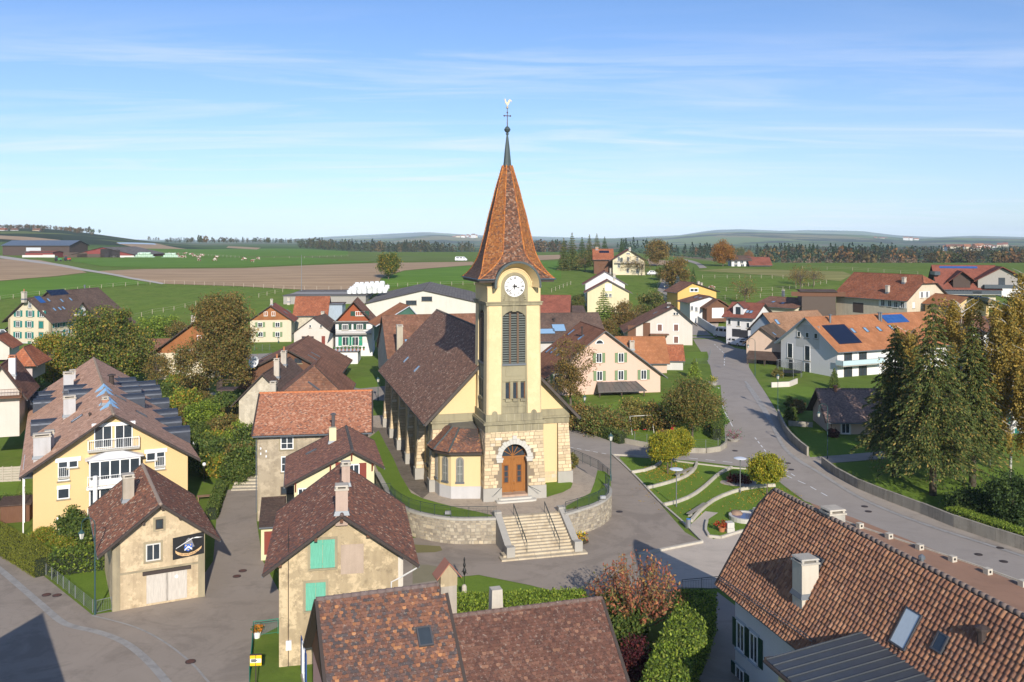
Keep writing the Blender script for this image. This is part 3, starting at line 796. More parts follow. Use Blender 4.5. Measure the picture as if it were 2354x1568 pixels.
def asphalt_mat(name,c,worn=.35):
 t = NT(name)
 cc = t.mix(t.noise(.18,6,.65,dist=1.0),tuple(x * .78 for x in c),tuple(x * 1.22 for x in c))
 cc = t.mix(t.math('MULTIPLY',t.noise(60,3,.8),.35),cc,tuple(x * 1.5 for x in c))
 cc = t.mix(t.math('MULTIPLY',t.ramp(t.noise(.55,7,.75),((.56,0.0),(.66,1.0))),worn),cc,tuple(x * .55 for x in c))
 cr = t.n.new('ShaderNodeTexVoronoi'); cr.feature = 'DISTANCE_TO_EDGE'; cr.inputs['Scale'].default_value = .16
 wv = t.n.new('ShaderNodeMapping'); t.l.new(t.pos,wv.inputs[0]); wn_ = t.n.new('ShaderNodeVectorMath'); wn_.operation = 'ADD'
 nz = t.n.new('ShaderNodeTexNoise'); nz.inputs['Scale'].default_value = .6; nz.inputs['Detail'].default_value = 6; t.l.new(t.pos,nz.inputs[0])
 vm = t.n.new('ShaderNodeVectorMath'); vm.operation = 'SCALE'; vm.inputs['Scale'].default_value = 3.0; t.l.new(nz.outputs['Color'],vm.inputs[0])
 t.l.new(t.pos,wn_.inputs[0]); t.l.new(vm.outputs[0],wn_.inputs[1]); t.l.new(wn_.outputs[0],cr.inputs[0])
 cc = t.mix(t.math('MULTIPLY',t.ramp(cr.outputs[0],((0.0,1.0),(.006,1.0),(.012,0.0))),worn * .45),cc,tuple(x * .45 for x in c))
 cc = t.mix(t.math('MULTIPLY',t.ramp(t.noise(.12,8,.7,dist=2.0),((.50,0.0),(.60,1.0))),worn * 1.6),cc,tuple(x * .62 for x in c))
 cc = t.mix(t.math('MULTIPLY',t.ramp(t.noise(.3,7,.75,dist=1.2),((.60,0.0),(.68,1.0))),worn * 1.5),cc,tuple(x * 1.35 for x in c))
 t.bump(t.noise(45,4,.8),.3,.02)
 return t.fin(cc,.9,.25)
asphalt = asphalt_mat('asphalt',(.285,.24,.195),.25)
asphalt_road = asphalt_mat('asphalt_road',(.30,.265,.23),.12)
sidewalk_mat = asphalt_mat('sidewalk_asphalt',(.33,.285,.235),.25)
conc_floor = asphalt_mat('concrete_floor',(.45,.39,.32),.15)
gravel_red = asphalt_mat('red_gravel',(.30,.175,.115),.15)
cobble = plaster('cobble_kerb',(.36,.345,.32),.5,(.16,.15,.14),.8,2.0)
paint = plain('road_paint',(.72,.72,.70),.7,var=.12,scale=12)
def field_mat(name,c0,c1,rows=None,ang=0.0,rs=.5):
 t = NT(name)
 c = t.mix(t.noise(.05,6,.65),c0,c1)
 c = t.mix(t.math('MULTIPLY',t.noise(1.2,5,.7),.35),c,tuple(x * .75 for x in c0))
 if rows:
  m = t.n.new('ShaderNodeMapping'); m.inputs['Rotation'].default_value = (0,0,ang); m.inputs['Scale'].default_value = (.03,rs,1); t.l.new(t.pos,m.inputs[0])
  c = t.mix(t.math('MULTIPLY',t.ramp(t.noise(1.0,3,.6,vec=m.outputs[0]),((.4,0.0),(.65,1.0))),rows),c,tuple(x * 1.35 for x in c1))
 t.bump(t.noise(2.5,6,.8),.5,.15)
 return t.fin(c,.95,.1)
plough = field_mat('ploughed_soil',(.32,.215,.125),(.44,.31,.19),.5,.1,.25)
grass_deep = field_mat('deep_grass',(.095,.19,.02),(.14,.25,.032),.3,.15,.12)
grass_pale = field_mat('pale_grass',(.10,.15,.03),(.15,.19,.045),.6,-.2,.35)
stubble = field_mat('stubble',(.20,.20,.06),(.27,.25,.09),.6,-.1,.3)
film = plain('crop_film',(.45,.52,.55),.3,.5)
track_mat = plain('track',(.46,.42,.37),.95,.1)
def build_ground():
 ys = [-60.0]
 while ys[-1] < 15500: ys.append(ys[-1] + max(2.5,abs(ys[-1]) * .022))
 nx = 140; V,Fc = [],[]
 for y in ys:
  half = max(110.0,abs(y) * .95 + 40)
  for i in range(nx + 1):
   x = -half + 2 * half * i / nx; V.append((x,y,G(x,y)))
 for j in range(len(ys) - 1):
  for i in range(nx):
   a = j * (nx + 1) + i; Fc.append((a,a + 1,a + nx + 2,a + nx + 1))
 me = bpy.data.meshes.new('ground'); me.from_pydata(V,[],Fc); me.polygons.foreach_set('use_smooth',[True] * len(Fc)); me.materials.append(MT['meadow']); me.update()
 tag(link('ground',me),kind='structure')
build_ground()
# roads and paved ground
drape('lane',[(-260,1180),(0,1243),(105,1328),(212,1414),(262,1406),(300,1385),(462,1330),(490,1290),(497,1200),(497,1128),(592,1122),(590,1200),(604,1290),(642,1360),(642,1440),(583,1470),(560,1700),(-500,1700)],asphalt,.015)
drape('plaza',[(860,1265),(900,1240),(1180,1225),(1340,1225),(1385,1110),(1372,1040),(1424,1049),(1480,1112),(1575,1224),(1612,1245),(1660,1240),(1720,1235),(1735,1300),(1665,1350),(1560,1354),(1420,1400),(1345,1378),(1220,1346),(1100,1322),(1040,1328),(1000,1345),(925,1375),(900,1300)],asphalt,.022)
drape('forecourt',[('T2',825,1382),('T2',1350,1288),('T2',1245,1150),('T2',1375,1030),('T2',1480,1042),('T2',1400,1095),('T2',1383,1185),('T2',1440,1258),('T2',1690,1190),('T2',1720,1260),('T2',1640,1480),('T2',1500,1660),('T2',870,1640)],conc_floor,.034)
road_pts = [(2560,1430),(2354,1345),(2230,1296),(2100,1246),(1960,1190),(1850,1152),(1790,1107),(1735,1077),(1600,1060),(1420,1049),(1300,1038),(1270,985),(1310,975),(1430,1006),(1500,1026),(1560,1040),(1640,1040),(1668,1022),(1665,980),(1650,930),(1640,880),(1632,840),(1606,800),(1588,770),(1590,745),(1606,740),(1640,775),(1690,800),(1716,805),(1722,845),(1745,882),(1785,945),(1815,995),(1845,1040),(1890,1062),(2000,1138),(2100,1180),(2354,1262),(2560,1330)]
drape('road',road_pts,asphalt_road,.018)
drape('pavement',[('T3',60,120),('T3',100,120),('T3',175,200),('T3',240,330),('T3',330,450),('T3',480,580),('T3',620,665),('T3',830,815),('T3',1180,960),('T3',1600,1130),('T3',2130,1310),('T3',2500,1440),('T3',2500,1500),('T3',2200,1370),('T3',1700,1210),('T3',1250,1060),('T3',950,930),('T3',700,790),('T3',520,690),('T3',380,590),('T3',290,500),('T3',200,350),('T3',120,220)],sidewalk_mat,.035)
drape('gravel_strip',[(1862,1156),(1960,1188),(2100,1244),(2230,1294),(2354,1343),(2500,1404),(2500,1480),(2354,1420),(2200,1350),(2050,1270),(1930,1215)],gravel_red,.012)
drape('field_track',[(0,588),(0,594),(185,622),(300,642),(372,654),(380,652),(300,638),(190,618)],track_mat,.12)
drape('far_lane',[('R3',1218,318),('R3',1252,318),('R3',1250,470),('R3',1225,560),('R3',1190,560),('R3',1140,470),('R3',1190,370)],asphalt_road,.06)
drape('far_lane',[('R3',1365,192),('R3',1440,205),('R3',1530,240),('R3',1570,268),('R3',1505,272),('R3',1480,240),('R3',1400,212)],sidewalk_mat,.10)
drape('back_street',[('R2',560,700),('R2',640,690),('R2',720,730),('R2',800,985),('R2',960,1015),('R2',1190,990),('R2',1190,1120),('R2',1060,1110),('R2',820,1050),('R2',700,800)],asphalt_road,.03)
drape('back_street',[('R1',2080,1190),('R1',2340,1180),('R1',2440,1200),('R1',2340,1260),('R1',2090,1240)],asphalt_road,.03)
drape('driveway',[('R3',1490,680),('R3',1680,678),('R3',1660,780),('R3',1640,820),('R3',1560,760)],conc_floor,.05)
drape('footpath',[('T3',500,590),('T3',760,570),('T3',1100,540),('T3',1120,600),('T3',820,625),('T3',640,640),('T3',590,650)],sidewalk_mat,.03)
drape('alley',[(1560,1400),(1600,1385),(1650,1362),(1700,1400),(1720,1720),(1500,1720),(1560,1600),(1625,1470)],asphalt,.02)
drape('plaza',[(1285,1030),(1372,1040),(1425,1050),(1435,1130),(1380,1140),(1300,1090)],asphalt,.019)
# fields
for pix,m_,of in (
 ([(-40,594),(90,598),(200,627),(130,635),(0,646),(-40,648)],plough,.10),
 ([(215,624),(330,619),(560,617),(870,605),(1085,602),(1100,609),(930,622),(875,640),(868,666),(700,667),(560,659),(378,653),(290,638)],plough,.10),
 ([(-40,652),(130,638),(210,629),(345,652),(200,666),(-40,694)],grass_deep,.10),
 ([(130,596),(230,612),(330,616),(560,614),(870,602),(870,592),(560,592),(290,594)],grass_deep,.12),
 ([(930,624),(1110,609),(1290,600),(1290,640),(1100,650),(900,662),(878,645)],grass_deep,.10),
 ([(290,596),(560,590),(800,588),(800,578),(560,572),(290,570),(280,585)],grass_deep,.16),
 ([(-20,541),(60,545),(170,556),(110,557),(-20,549)],plough,.3),
 ([(265,559),(360,560),(430,573),(330,572)],plough,.2),([(268,558),(355,560),(360,563),(275,561)],film,.35),
 ([(525,566),(600,570),(590,574),(520,570)],plough,.25),
 ([(700,583),(860,586),(1080,592),(1080,600),(860,602),(700,592)],grass_pale,.14),
 ([(1215,588),(1290,586),(1290,596),(1215,600)],plough,.14),
 ([('R3',1060,190),('R3',1330,215),('R3',1300,240),('R3',1080,250)],plough,.14),
 ([('R3',1480,292),('R3',1800,270),('R3',2340,290),('R4',800,300),('R4',880,330),('R4',780,380),('R3',2340,352),('R3',1900,318)],stubble,.10),
 ([('R4',2010,285),('R4',2500,285),('R4',2500,350),('R4',2010,330)],grass_pale,.2)):
 drape('field',pix,m_,of)
# lawns
for pix in ([(1423,1052),(1560,1058),(1700,1077),(1745,1087),(1800,1120),(1862,1168),(1800,1195),(1690,1240),(1640,1238),(1612,1242)],
   [(955,1400),(1000,1348),(1045,1330),(1100,1324),(1220,1348),(1340,1380),(1372,1405),(1320,1470),(950,1470)],
   [('T3',345,350),('T3',520,340),('T3',1060,540),('T3',700,590),('T3',500,590),('T3',420,440)],
   [('T3',690,640),('T3',1130,615),('T3',1500,600),('T3',2500,700),('T3',2500,1300),('T3',2130,1210),('T3',1640,1040),('T3',1180,880),('T3',850,730)],
   [('T3',120,30),('T3',240,0),('T3',520,20),('T3',540,100),('T3',300,190),('T3',190,150)],
   [('R3',1395,985),('R3',1570,980),('R3',1590,1050),('R3',1370,1090)],
   [('R2',745,950),('R2',1060,910),('R2',1160,1000),('R2',900,1020)],
   [('S2',480,1010),('S2',830,980),('S2',930,1020),('S2',950,1330),('S2',800,1340),('S2',520,1070)],
   [('S1',0,1290),('S1',200,1290),('S1',150,1420),('S1',190,1490),('S1',300,1500),('S1',300,1570),('S1',0,1570)],
   [('T2',240,300),('T2',560,420),('T2',720,470),('T2',1240,500),('T2',1450,540),('T2',1530,480),('T2',1500,0),('T2',300,200)]):
 drape('lawn',pix,lawn,.028)
drape('gravel_bed',[('T4',0,330),('T4',120,330),('T4',320,370),('T4',200,450),('T4',0,480)],field_mat('weedy_ground',(.20,.18,.10),(.33,.30,.22)),.03)
drape('gravel_bed',[('T1',330,1300),('T1',560,1315),('T1',580,1350),('T1',520,1365),('T1',340,1370)],MT.get('wg') or field_mat('weedy_ground2',(.17,.16,.06),(.28,.24,.12)),.04)
# kerb setts along the left lane and the right road, painted lines
def gpath(pts,n=6): return smooth_path([gp(p) for p in pts],n)
ribbon('kerb_strip',gpath([(-60,1265),(0,1310),(50,1352),(100,1395),(135,1425),(165,1440),(230,1455),(290,1480),(345,1525),(400,1590)]),.55,cobble,.03)
ribbon('kerb_strip',gpath([(212,1416),(262,1428),(320,1446),(380,1478),(440,1525),(480,1570)]),.16,cobble,.032)
ribbon('kerb_strip',gpath([('T3',-20,0),('T3',80,150),('T3',180,310),('T3',280,500),('T3',400,610),('T3',580,720),('T3',850,890),('T3',1100,1010),('T3',1500,1160),('T3',2000,1320),('T3',2400,1450)]),.5,cobble,.045)
ribbon('kerb_strip',gpath([('T2',-40,-300),('T2',1700,-30),('T2',1850,170),('T2',1960,400),('T2',2060,560),('T2',2200,660)][1:]),.4,cobble,.04)
def dashes(a,b,n,w=.14,fill=.55,name='road_marking'):
 A,B = gp(a),gp(b)
 for i in range(n):
  p0,p1 = A.lerp(B,i / n),A.lerp(B,(i + fill) / n)
  ribbon(name,[p0,p1],w,paint,.045)
dashes(('T2',200,495),('T2',600,570),6)
dashes(('T2',1240,597),('T2',1660,640),3)
dashes(('T2',1780,430),('T2',1880,560),4)
dashes(('T2',2020,690),('T2',2130,760),2); dashes(('T2',2025,735),('T2',2240,830),2)
dashes(('T3',500,830),('T3',680,930),2)
dashes(('R3',1630,915),('R3',1720,1000),4); dashes(('R3',1720,1000),('R3',1715,1110),5)
ribbon('road_marking',[gp(('R3',1605,1280)),gp(('R3',1668,1285))],.12,paint,.045); ribbon('road_marking',[gp(('R3',1668,1285)),gp(('R3',1710,1465))],.14,paint,.045); ribbon('road_marking',[gp(('R3',1710,1467)),gp(('R3',1660,1465))],.12,paint,.046)
ribbon('road_marking',[gp(('T2',1500,218)),gp(('T2',1535,220))],.12,paint,.045); ribbon('road_marking',[gp(('T2',1535,220)),gp(('T2',1598,340))],.14,paint,.046)
man_mat = plain('manhole_iron',(.055,.045,.045),.6,.4,.3); man_red = plain('manhole_rust',(.10,.05,.04),.7)
def manhole(p,m,label,r=.34):
 c = gp(p); o = empty('manhole_cover',c,0,label,'manhole','manhole covers in the paving')
 MB().lathe([(r,-.05),(r,.055),(r * .9,.058)],20).build('rim',man_mat,o)
 mb = MB().lathe([(r * .88,-.05),(r * .88,.062)],20)
 for k in range(-2,3): mb.box(-r*.6,r*.6,k*r*.25 - .02,k*r*.25 + .02,.06,.068)
 mb.build('lid',m,o)
for i,(p,lb) in enumerate(((('S2',395,1203),'rusty manhole cover in the pavement by the wire fence, nearer the hedge'),(('S2',485,1207),'rusty manhole cover in the pavement by the wire fence, nearer the gate'),
 (('S2',2015,1045),'rusty manhole cover in the lane, lower of two beside the banner barn'),(('S2',2065,998),'rusty manhole cover in the lane, upper of two beside the banner barn'),(('V',438,1522),'rusty manhole cover at the bottom of the lane'))):
 manhole(p,man_red,lb)
for p,lb in ((('T3',318,638),'dark manhole cover in the road bend, upper of two'),(('T3',344,690),'dark manhole cover in the road bend, lower of two'),(('T3',942,991),'dark manhole cover mid road, upper of two opposite the brick chimney'),(('T3',972,1032),'dark manhole cover mid road, lower of two opposite the brick chimney'),
   (('T3',2045,1330),'dark manhole cover in the pavement under the concrete wall'),(('T3',1870,1383),'dark manhole cover in the road near the right edge, farther one'),(('T3',2075,1440),'dark manhole cover in the road near the right edge, nearer one'),(('T2',1618,537),'dark manhole cover in front of the round planter wall'),(('T2',676,1034),'reddish manhole cover at the foot of the round terrace wall')):
 manhole(p,man_mat,lb)
# ------------------------------------------------------------------ the church
CH_O = gp((1112.3,1154.4),0.0); CH_Y = R(14.8)
church = empty('church',CH_O,CH_Y,'cream church with tall clock tower and orange tiled spire','church')
CW = Matrix.Translation(CH_O) @ Matrix.Rotation(CH_Y,4,'Z'); CWi = CW.inverted()
def cl_(p,z=0.0): return CWi @ gp(p,z)
cream = plaster('church_cream',(.66,.51,.275),.12,(.40,.33,.2),.15)
cream_rough = plaster('church_roughcast',(.68,.535,.30),.22,(.46,.36,.20),.9,1.6,.18)
greystone = plaster('green_sandstone',(.31,.275,.175),.7,(.12,.105,.075),.45)
granite = plaster('grey_granite',(.38,.36,.315),.35,(.25,.24,.22),.3,2.0)
limestone = plaster('pale_limestone',(.52,.50,.44),.3,(.35,.33,.28),.25)
mortar = plaster('mortar',(.24,.19,.13),.3,(.15,.12,.09))
copper = plain('dark_copper',(.065,.085,.085),.55,.4,.2,.35,1.5)
gutter_blue = plain('blue_grey_gutter',(.06,.09,.11),.5,.4)
block_mat = tintmat('stone_block',.92,.15,nz=.45,nscale=6)
BLK = [((.58,.45,.28),3),((.55,.43,.27),3),((.60,.48,.31),2),((.51,.40,.26),1.2),((.61,.53,.40),.5)]
NBLK = [0]
def stone_field(parent,frame,width,z0,z1,skip=None,pal=BLK,hs=(.26,.40),ls=(.38,.85),prd=.035,pmax=300,gap=.02,rag=0.0,name='stone_block',batter=None):
 z = z0; Vs,Cn,Tn = [],[],[]
 while z < z1 - .08:
  h = min(random.uniform(*hs),z1 - z); u0,u1 = (0,width) if not callable(width) else width(z); u = u0
  while u < u1 - .05:
   w_ = min(random.uniform(*ls),u1 - u)
   if u1 - u - w_ < .16: w_ = u1 - u
   if not (skip and skip(u + w_/2,z + h/2,w_,h)):
    o_ = prd * random.uniform(.5,1.3); g = gap / 2; a,b,c,d_ = u + g,u + w_ - g,z + g,z + h - g
    j = lambda: random.uniform(-rag,rag); ch = .02
    q4 = [(a+j(),c+j()),(b+j(),c+j()),(b+j(),d_+j()),(a+j(),d_+j())]; cu,cz = (a+b)/2,(c+d_)/2
    base = [frame(x,y,-.03) for x,y in q4]; top = [frame(cu + (x-cu)*.95,cz + (y-cz)*.93,o_) for x,y in q4]
    t = tint_pick(pal,1)[0]
    fs = [top] + [[base[k],base[(k+1) % 4],top[(k+1) % 4],top[k]] for k in range(4)]
    if NBLK[0] < pmax:
     NBLK[0] += 1
     cc = sum((Vector(p) for p in base),Vector()) / 4
     me = np_mesh(name,np.array([tuple(Vector(p) - cc) for f in fs for p in f]),[4]*5,block_mat,np.repeat(t[None],5,0))
     link(name,me,parent,cc)
    else:
     Vs += [tuple(p) for f in fs for p in f]; Cn += [4]*5; Tn += [t]*5
   u += w_
  z += h
 if Vs:
  ob = link(name + '_field',np_mesh(name + 's',np.array(Vs),Cn,block_mat,np.array(Tn)),parent); ob['kind'] = 'stuff'
TX,TY = 3.15,3.05                     # tower axis
def ins(z): return .22 * z / 6.6          # batter of the base
AX,AR,AZ = 3.13,1.30,4.15             # door arch: centre, radius, springing
tb = MB()
zt = 6.7
def fr_pt(x,z,out=0.0): return Vector((x,ins(z) - out,z))
# front wall with the arched opening, 1.0 m deep
n_arc = 16
arc = [(AX - AR * math.cos(math.pi * k / n_arc),AZ + AR * math.sin(math.pi * k / n_arc)) for k in range(n_arc + 1)]
def wall_poly(pts): tb.prism([(x,ins(z),z) for x,z in pts],(0,1.05,0))
wall_poly([(.0,0),(AX - AR,0),(AX - AR,AZ),(AX - AR,zt),(ins(zt),zt)][::1])
wall_poly([(AX + AR,0),(6.3,0),(6.3 - ins(zt),zt),(AX + AR,zt),(AX + AR,AZ)])
for k in range(n_arc):
 (x0,z0_),(x1,z1_) = arc[k],arc[k+1]
 tb.add([(x0,ins(z0_),z0_),(x1,ins(z1_),z1_),(x1,ins(zt),zt),(x0,ins(zt),zt),(x0,1.1,z0_),(x1,1.1,z1_)],[(0,1,2,3),(0,4,5,1)])
tb.add([(0,.9,0),(6.3,.9,0),(6.3,6.1,0),(0,6.1,0),(ins(zt),.9+ins(zt),zt),(6.3-ins(zt),.9+ins(zt),zt),(6.3-ins(zt),6.1,zt),(ins(zt),6.1,zt)],[(0,1,5,4),(1,2,6,5),(2,3,7,6),(3,0,4,7),(4,5,6,7)])
tower_base = tb.build('tower_base',mortar,church)
def arch_skip(x,z,w_,h):
 dx = abs(x - AX)
 if z < AZ + .1: return dx < AR + .1 + w_ * .45 + (.34 if z > AZ - .45 else 0)
 return math.hypot(dx - w_ * .3 if dx > w_ * .3 else 0,z - AZ) < AR + .50
stone_field(tower_base,fr_pt,lambda z: (ins(z),6.3 - ins(z)),1.28,zt,arch_skip)
stone_field(tower_base,lambda u,z,o_: Vector((ins(z) - o_,5.4 - u,z)),lambda z: (0,5.4 - ins(z)),1.28,zt)
pl_ = MB()
for a,b in ((-.06,AX - AR - .02),(AX + AR + .02,6.36)): MB().prism([(a,-.07,-.3),(b,-.07,-.3),(b,-.03,1.28),(a,-.03,1.28)],(0,.5,0)).build('granite_plinth',granite,church)
pl_.prism([(-.07,.43,-.3),(-.07,5.4,-.3),(-.02,5.4,1.28),(-.02,.43,1.28)],(.4,0,0))
pl_.build('granite_plinth',granite,church)
# arch stones
for k in range(15):
 a0,a1 = math.pi * (k + .03) / 15,math.pi * (k + .97) / 15; ro = AR + (.62 if k == 7 else (.52,.40)[k % 2])
 z_ = AZ + (AR + ro) / 2 * math.sin((a0 + a1) / 2)
 pts = [(AX - r_ * math.cos(a),AZ + r_ * math.sin(a)) for r_,a in ((AR,a0),(AR,(a0 + a1) / 2),(AR,a1),(ro + .05,a1),(ro + .05,a0))]
 MB().prism([(x,ins(z) - .07,z) for x,z in pts],(0,.35,0)).build('arch_stone',limestone,church)
MB().box(AX - .22,AX + .22,.02,.5,AZ + AR + .5,AZ + AR + .85).build('arch_stone',limestone,church)
for sx in (-1,1):
 c = AX + sx * (AR + .22)
 MB().box(c - .30,c + .30,-.02,.5,AZ - .42,AZ - .16).box(c - .36,c + .36,-.06,.5,AZ - .16,AZ + .0).build('impost',limestone,church)
# door
door_wood = woodmat('oak_door',(.30,.125,.035)); door_dark = woodmat('oak_dark',(.20,.075,.022))
DY,DZ = .92,.52
for sx in (-1,1):
 d = MB(); x0,x1 = (AX - AR,AX - .03) if sx < 0 else (AX + .03,AX + AR)
 d.box(x0,x1,DY,DY + .08,DZ,AZ - .18)
 for zz in (DZ + .05,DZ + .75,AZ - .45): d.box(x0 + .05,x1 - .05,DY - .035,DY,zz,zz + .16)
 d.box(x0 + .03,x0 + .17,DY - .035,DY,DZ + .05,AZ - .22).box(x1 - .17,x1 - .03,DY - .035,DY,DZ + .05,AZ - .22)
 do = d.build('door_leaf',door_wood,church)
 cx = (x0 + x1) / 2
 MB().box(cx - .26,cx + .26,DY - .05,DY - .01,DZ + .95,DZ + 2.75).build('door_window_frame',door_dark,do)
 for k in range(3): MB().box(cx - .17,cx + .17,DY - .06,DY - .02,DZ + 1.03 + k * .57,DZ + 1.52 + k * .57).build('pane',glass,do)
 if sx > 0: MB().lathe([(.03,0),(.05,.06)],8,(x0 + .1,DY - .1,DZ + 1.1)).build('handle',zinc,do)
MB().box(AX - AR,AX + AR,DY - .06,DY + .08,AZ - .20,AZ - .02).box(AX - .05,AX + .05,DY - .06,DY + .02,DZ,AZ - .2).build('door_transom',door_wood,church)
fan = MB(); fan.prism([(x,DY + .03,z) for x,z in [(AX - AR,AZ - .02)] + arc + [(AX + AR,AZ - .02)]],(0,.04,0)); fan.build('fanlight',glass,church)
fb = MB()
for k in range(1,6):
 a = math.pi * k / 6; fb.tube([(AX,DY,AZ),(AX - AR * math.cos(a) * .97,DY,AZ + AR * .97 * math.sin(a))],.045,n=4)
for k in range(n_arc): fb.tube([(arc[k][0]*.98 + AX*.02,DY,arc[k][1]),(arc[k+1][0]*.98 + AX*.02,DY,arc[k+1][1])],.05,n=4)
fb.build('fanlight_bars',door_wood,church)
MB().box(AX - AR,AX + AR,-.02,DY,.30,DZ).build('threshold',plaster('red_sandstone_slab',(.45,.31,.22),.4),church)
for k,(r0,zt_) in enumerate(((1.72,.34),(2.05,.17))):
 pts = [(AX - r0,0)] + [(AX - r0 + .45 - .45 * math.cos(a),-(.55 + k * .42) + .35 - .35 * math.sin(a)) for a in (.4,.9,1.57)] + [(AX + r0 - .45 + .45 * math.cos(a),-(.55 + k * .42) + .35 - .35 * math.sin(a)) for a in (1.57,.9,.4)] + [(AX + r0,0)]
 MB().prism([(x,y,-.2) for x,y in pts],(0,0,.2 + zt_)).build('door_step',limestone,church)
for sx in (-1,1):
 x = AX + sx * (AR + .05); MB().tube([(x,-.1,1.35),(x + sx * .9,-1.0,.95),(x + sx * 1.0,-1.05,.9)],.025,n=5).build('handrail',iron,church)
# bands above the base
def ring(name,mat,x0,x1,y0,y1,z0,z1): return MB().box(x0,x1,y0,y1,z0,z1).build(name,mat,church)
ring('stone_band',greystone,.18,6.12,.18,6.0,6.7,7.42)
ring('stone_cornice',greystone,-.02,6.32,-.02,6.0,7.42,7.60)
ring('stone_cornice',greystone,.06,6.24,.06,6.0,7.60,7.72)
ring('stone_band',greystone,.26,6.04,.26,6.0,7.72,8.42)
jm = plain('joint_line',(.50,.46,.36),.9)
jj = MB()
for k in range(8): jj.box(.55 + k * .72,.565 + k * .72,.172,.18,6.72,7.40)
for k in range(7): jj.box(.75 + k * .8,.765 + k * .8,.252,.26,7.74,8.40)
jj.build('joint',jm,church)
for cx_ in (1.15,5.15):
 MB().prism([(cx_ - .30,.24,8.40)] + [(cx_ - .30 * math.cos(a),.24,8.42 + .34 * math.sin(a)) for a in [k * math.pi / 8 for k in range(9)]] + [(cx_ + .3,.24,8.40)],(0,.2,0)).build('bollard_stone',greystone,church)
# shaft
def hw(z): return 2.80 - .085 * (z - 8.4) / 10.7
SZ0,SZ1 = 8.42,19.1
core = MB(); core.frustum((TX,TY),2.5,2.5,2.45,2.45,SZ0 - .5,SZ1 + .2); core.build('tower_core',greystone,church)
for sx in (-1,1):
 for sy in (-1,1):
  a,b = hw(SZ0),hw(SZ1); wd = 1.45
  def cpt(h_,z):
   xo,yo = TX + sx * h_,TY + sy * h_; xi,yi = xo - sx * wd,yo - sy * wd
   ch = .16
   pts = [(xi,yi),(xo,yi),(xo,yo - sy * ch),(xo - sx * ch,yo),(xi,yo)]
   return [(x,y,z) for x,y in (pts if sx * sy > 0 else pts[::-1])]
  lo,up = cpt(a,SZ0),cpt(b,SZ1); n = 5
  MB().add(lo + up,[tuple(range(n-1,-1,-1)),tuple(range(n,2*n))] + [(i,(i+1) % n,n + (i+1) % n,n + i) for i in range(n)]).build('corner_pier',cream_rough,church)
louver_mat = plain('louver_grey_green',(.125,.14,.125),.8,var=.2); post_rust = plain('louver_post',(.13,.085,.055),.8)
def shaft_face(M):
 def bx(name,mat,x0,x1,y0,y1,z0,z1): return MB().box(x0,x1,y0,y1,z0,z1,0,M).build(name,mat,church)
 for sx in (-1,1):
  bx('jamb_stone',greystone,*sorted((sx * 1.16,sx * 1.34)),0,.17,SZ0,SZ1)
 # segmental head
 pts = [(-1.16,17.95)] + [(1.16 * math.sin(a),17.95 + .62 * (math.cos(a) - math.cos(1.1)) / (1 - math.cos(1.1))) for a in [(-1.57 + k * 3.14 / 10) for k in range(11)] if abs(a) < 1.571] + [(1.16,17.95)]
 hd = [(-1.16,18.0),(-.85,18.30),(-.45,18.5),(0,18.56),(.45,18.5),(.85,18.30),(1.16,18.0),(1.16,SZ1),(-1.16,SZ1)]
 m = MB(); pr = [M @ Vector((x,0,z)) for x,z in hd]; m.prism(pr,(M.to_3x3() @ Vector((0,.16,0)))); m.build('arch_head',greystone,church)
 bx('key_stone',greystone,-.2,.2,.16,.24,18.45,SZ1)
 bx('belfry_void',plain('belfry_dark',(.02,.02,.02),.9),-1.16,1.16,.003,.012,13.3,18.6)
 for k in range(21):
  z = 13.42 + k * .235
  wd_ = 1.14 if z < 17.9 else max(.5,1.14 - (z - 17.9) * .9)
  T = M @ Matrix.Translation((0,.085,z)) @ Matrix.Rotation(R(-38),4,'X')
  MB().box(-wd_,wd_,-.10,.10,-.012,.012,0,T).build('louver_slat',louver_mat,church)
 for x in (-.42,.38): bx('louver_post',post_rust,x - .10,x + .10,.06,.19,13.35,18.35)
 bx('lead_sill',zinc,-1.2,1.2,0,.26,13.16,13.34)
 bx('stone_panel',greystone,-1.16,1.16,0,.10,11.75,13.16)
 bx('panel_field',greystone,-.85,.85,.10,.15,12.1,12.9)
 bx('stone_cornice',greystone,-1.2,1.2,0,.22,11.58,11.75)
 for k in range(4): bx('mullion',greystone,-1.16 + k * .765 - (0 if k else 0),-1.16 + k * .765 + .30 - (.28 if k == 3 else 0) + .0,0,.14,9.85,11.58)
 for k in range(3):
  x0 = -1.16 + k * .765 + .30; x1 = x0 + .44
  o_ = bx('slot_window',woodmat('slot_frame',(.22,.10,.045)),x1 - .07,x1 - .002,.01,.10,9.9,11.45)
  MB().box(x0 + .01,x1 - .07,.004,.02,9.9,11.45,0,M).build('pane',glass,o_)
  bx('slot_sill',greystone,x0 - .03,x1 + .03,0,.28,9.60,9.86)
 bx('stone_band',greystone,-1.16,1.16,0,.12,9.30,9.60); bx('stone_cornice',greystone,-1.2,1.2,0,.18,9.12,9.3)
 bx('stone_panel',greystone,-1.16,1.16,0,.09,SZ0,9.12)
shaft_face(Matrix(((1,0,0,TX),(0,-1,0,TY-2.50),(0,0,1,0),(0,0,0,1))))
shaft_face(Matrix(((0,-1,0,TX-2.50),(-1,0,0,TY),(0,0,1,0),(0,0,0,1))))
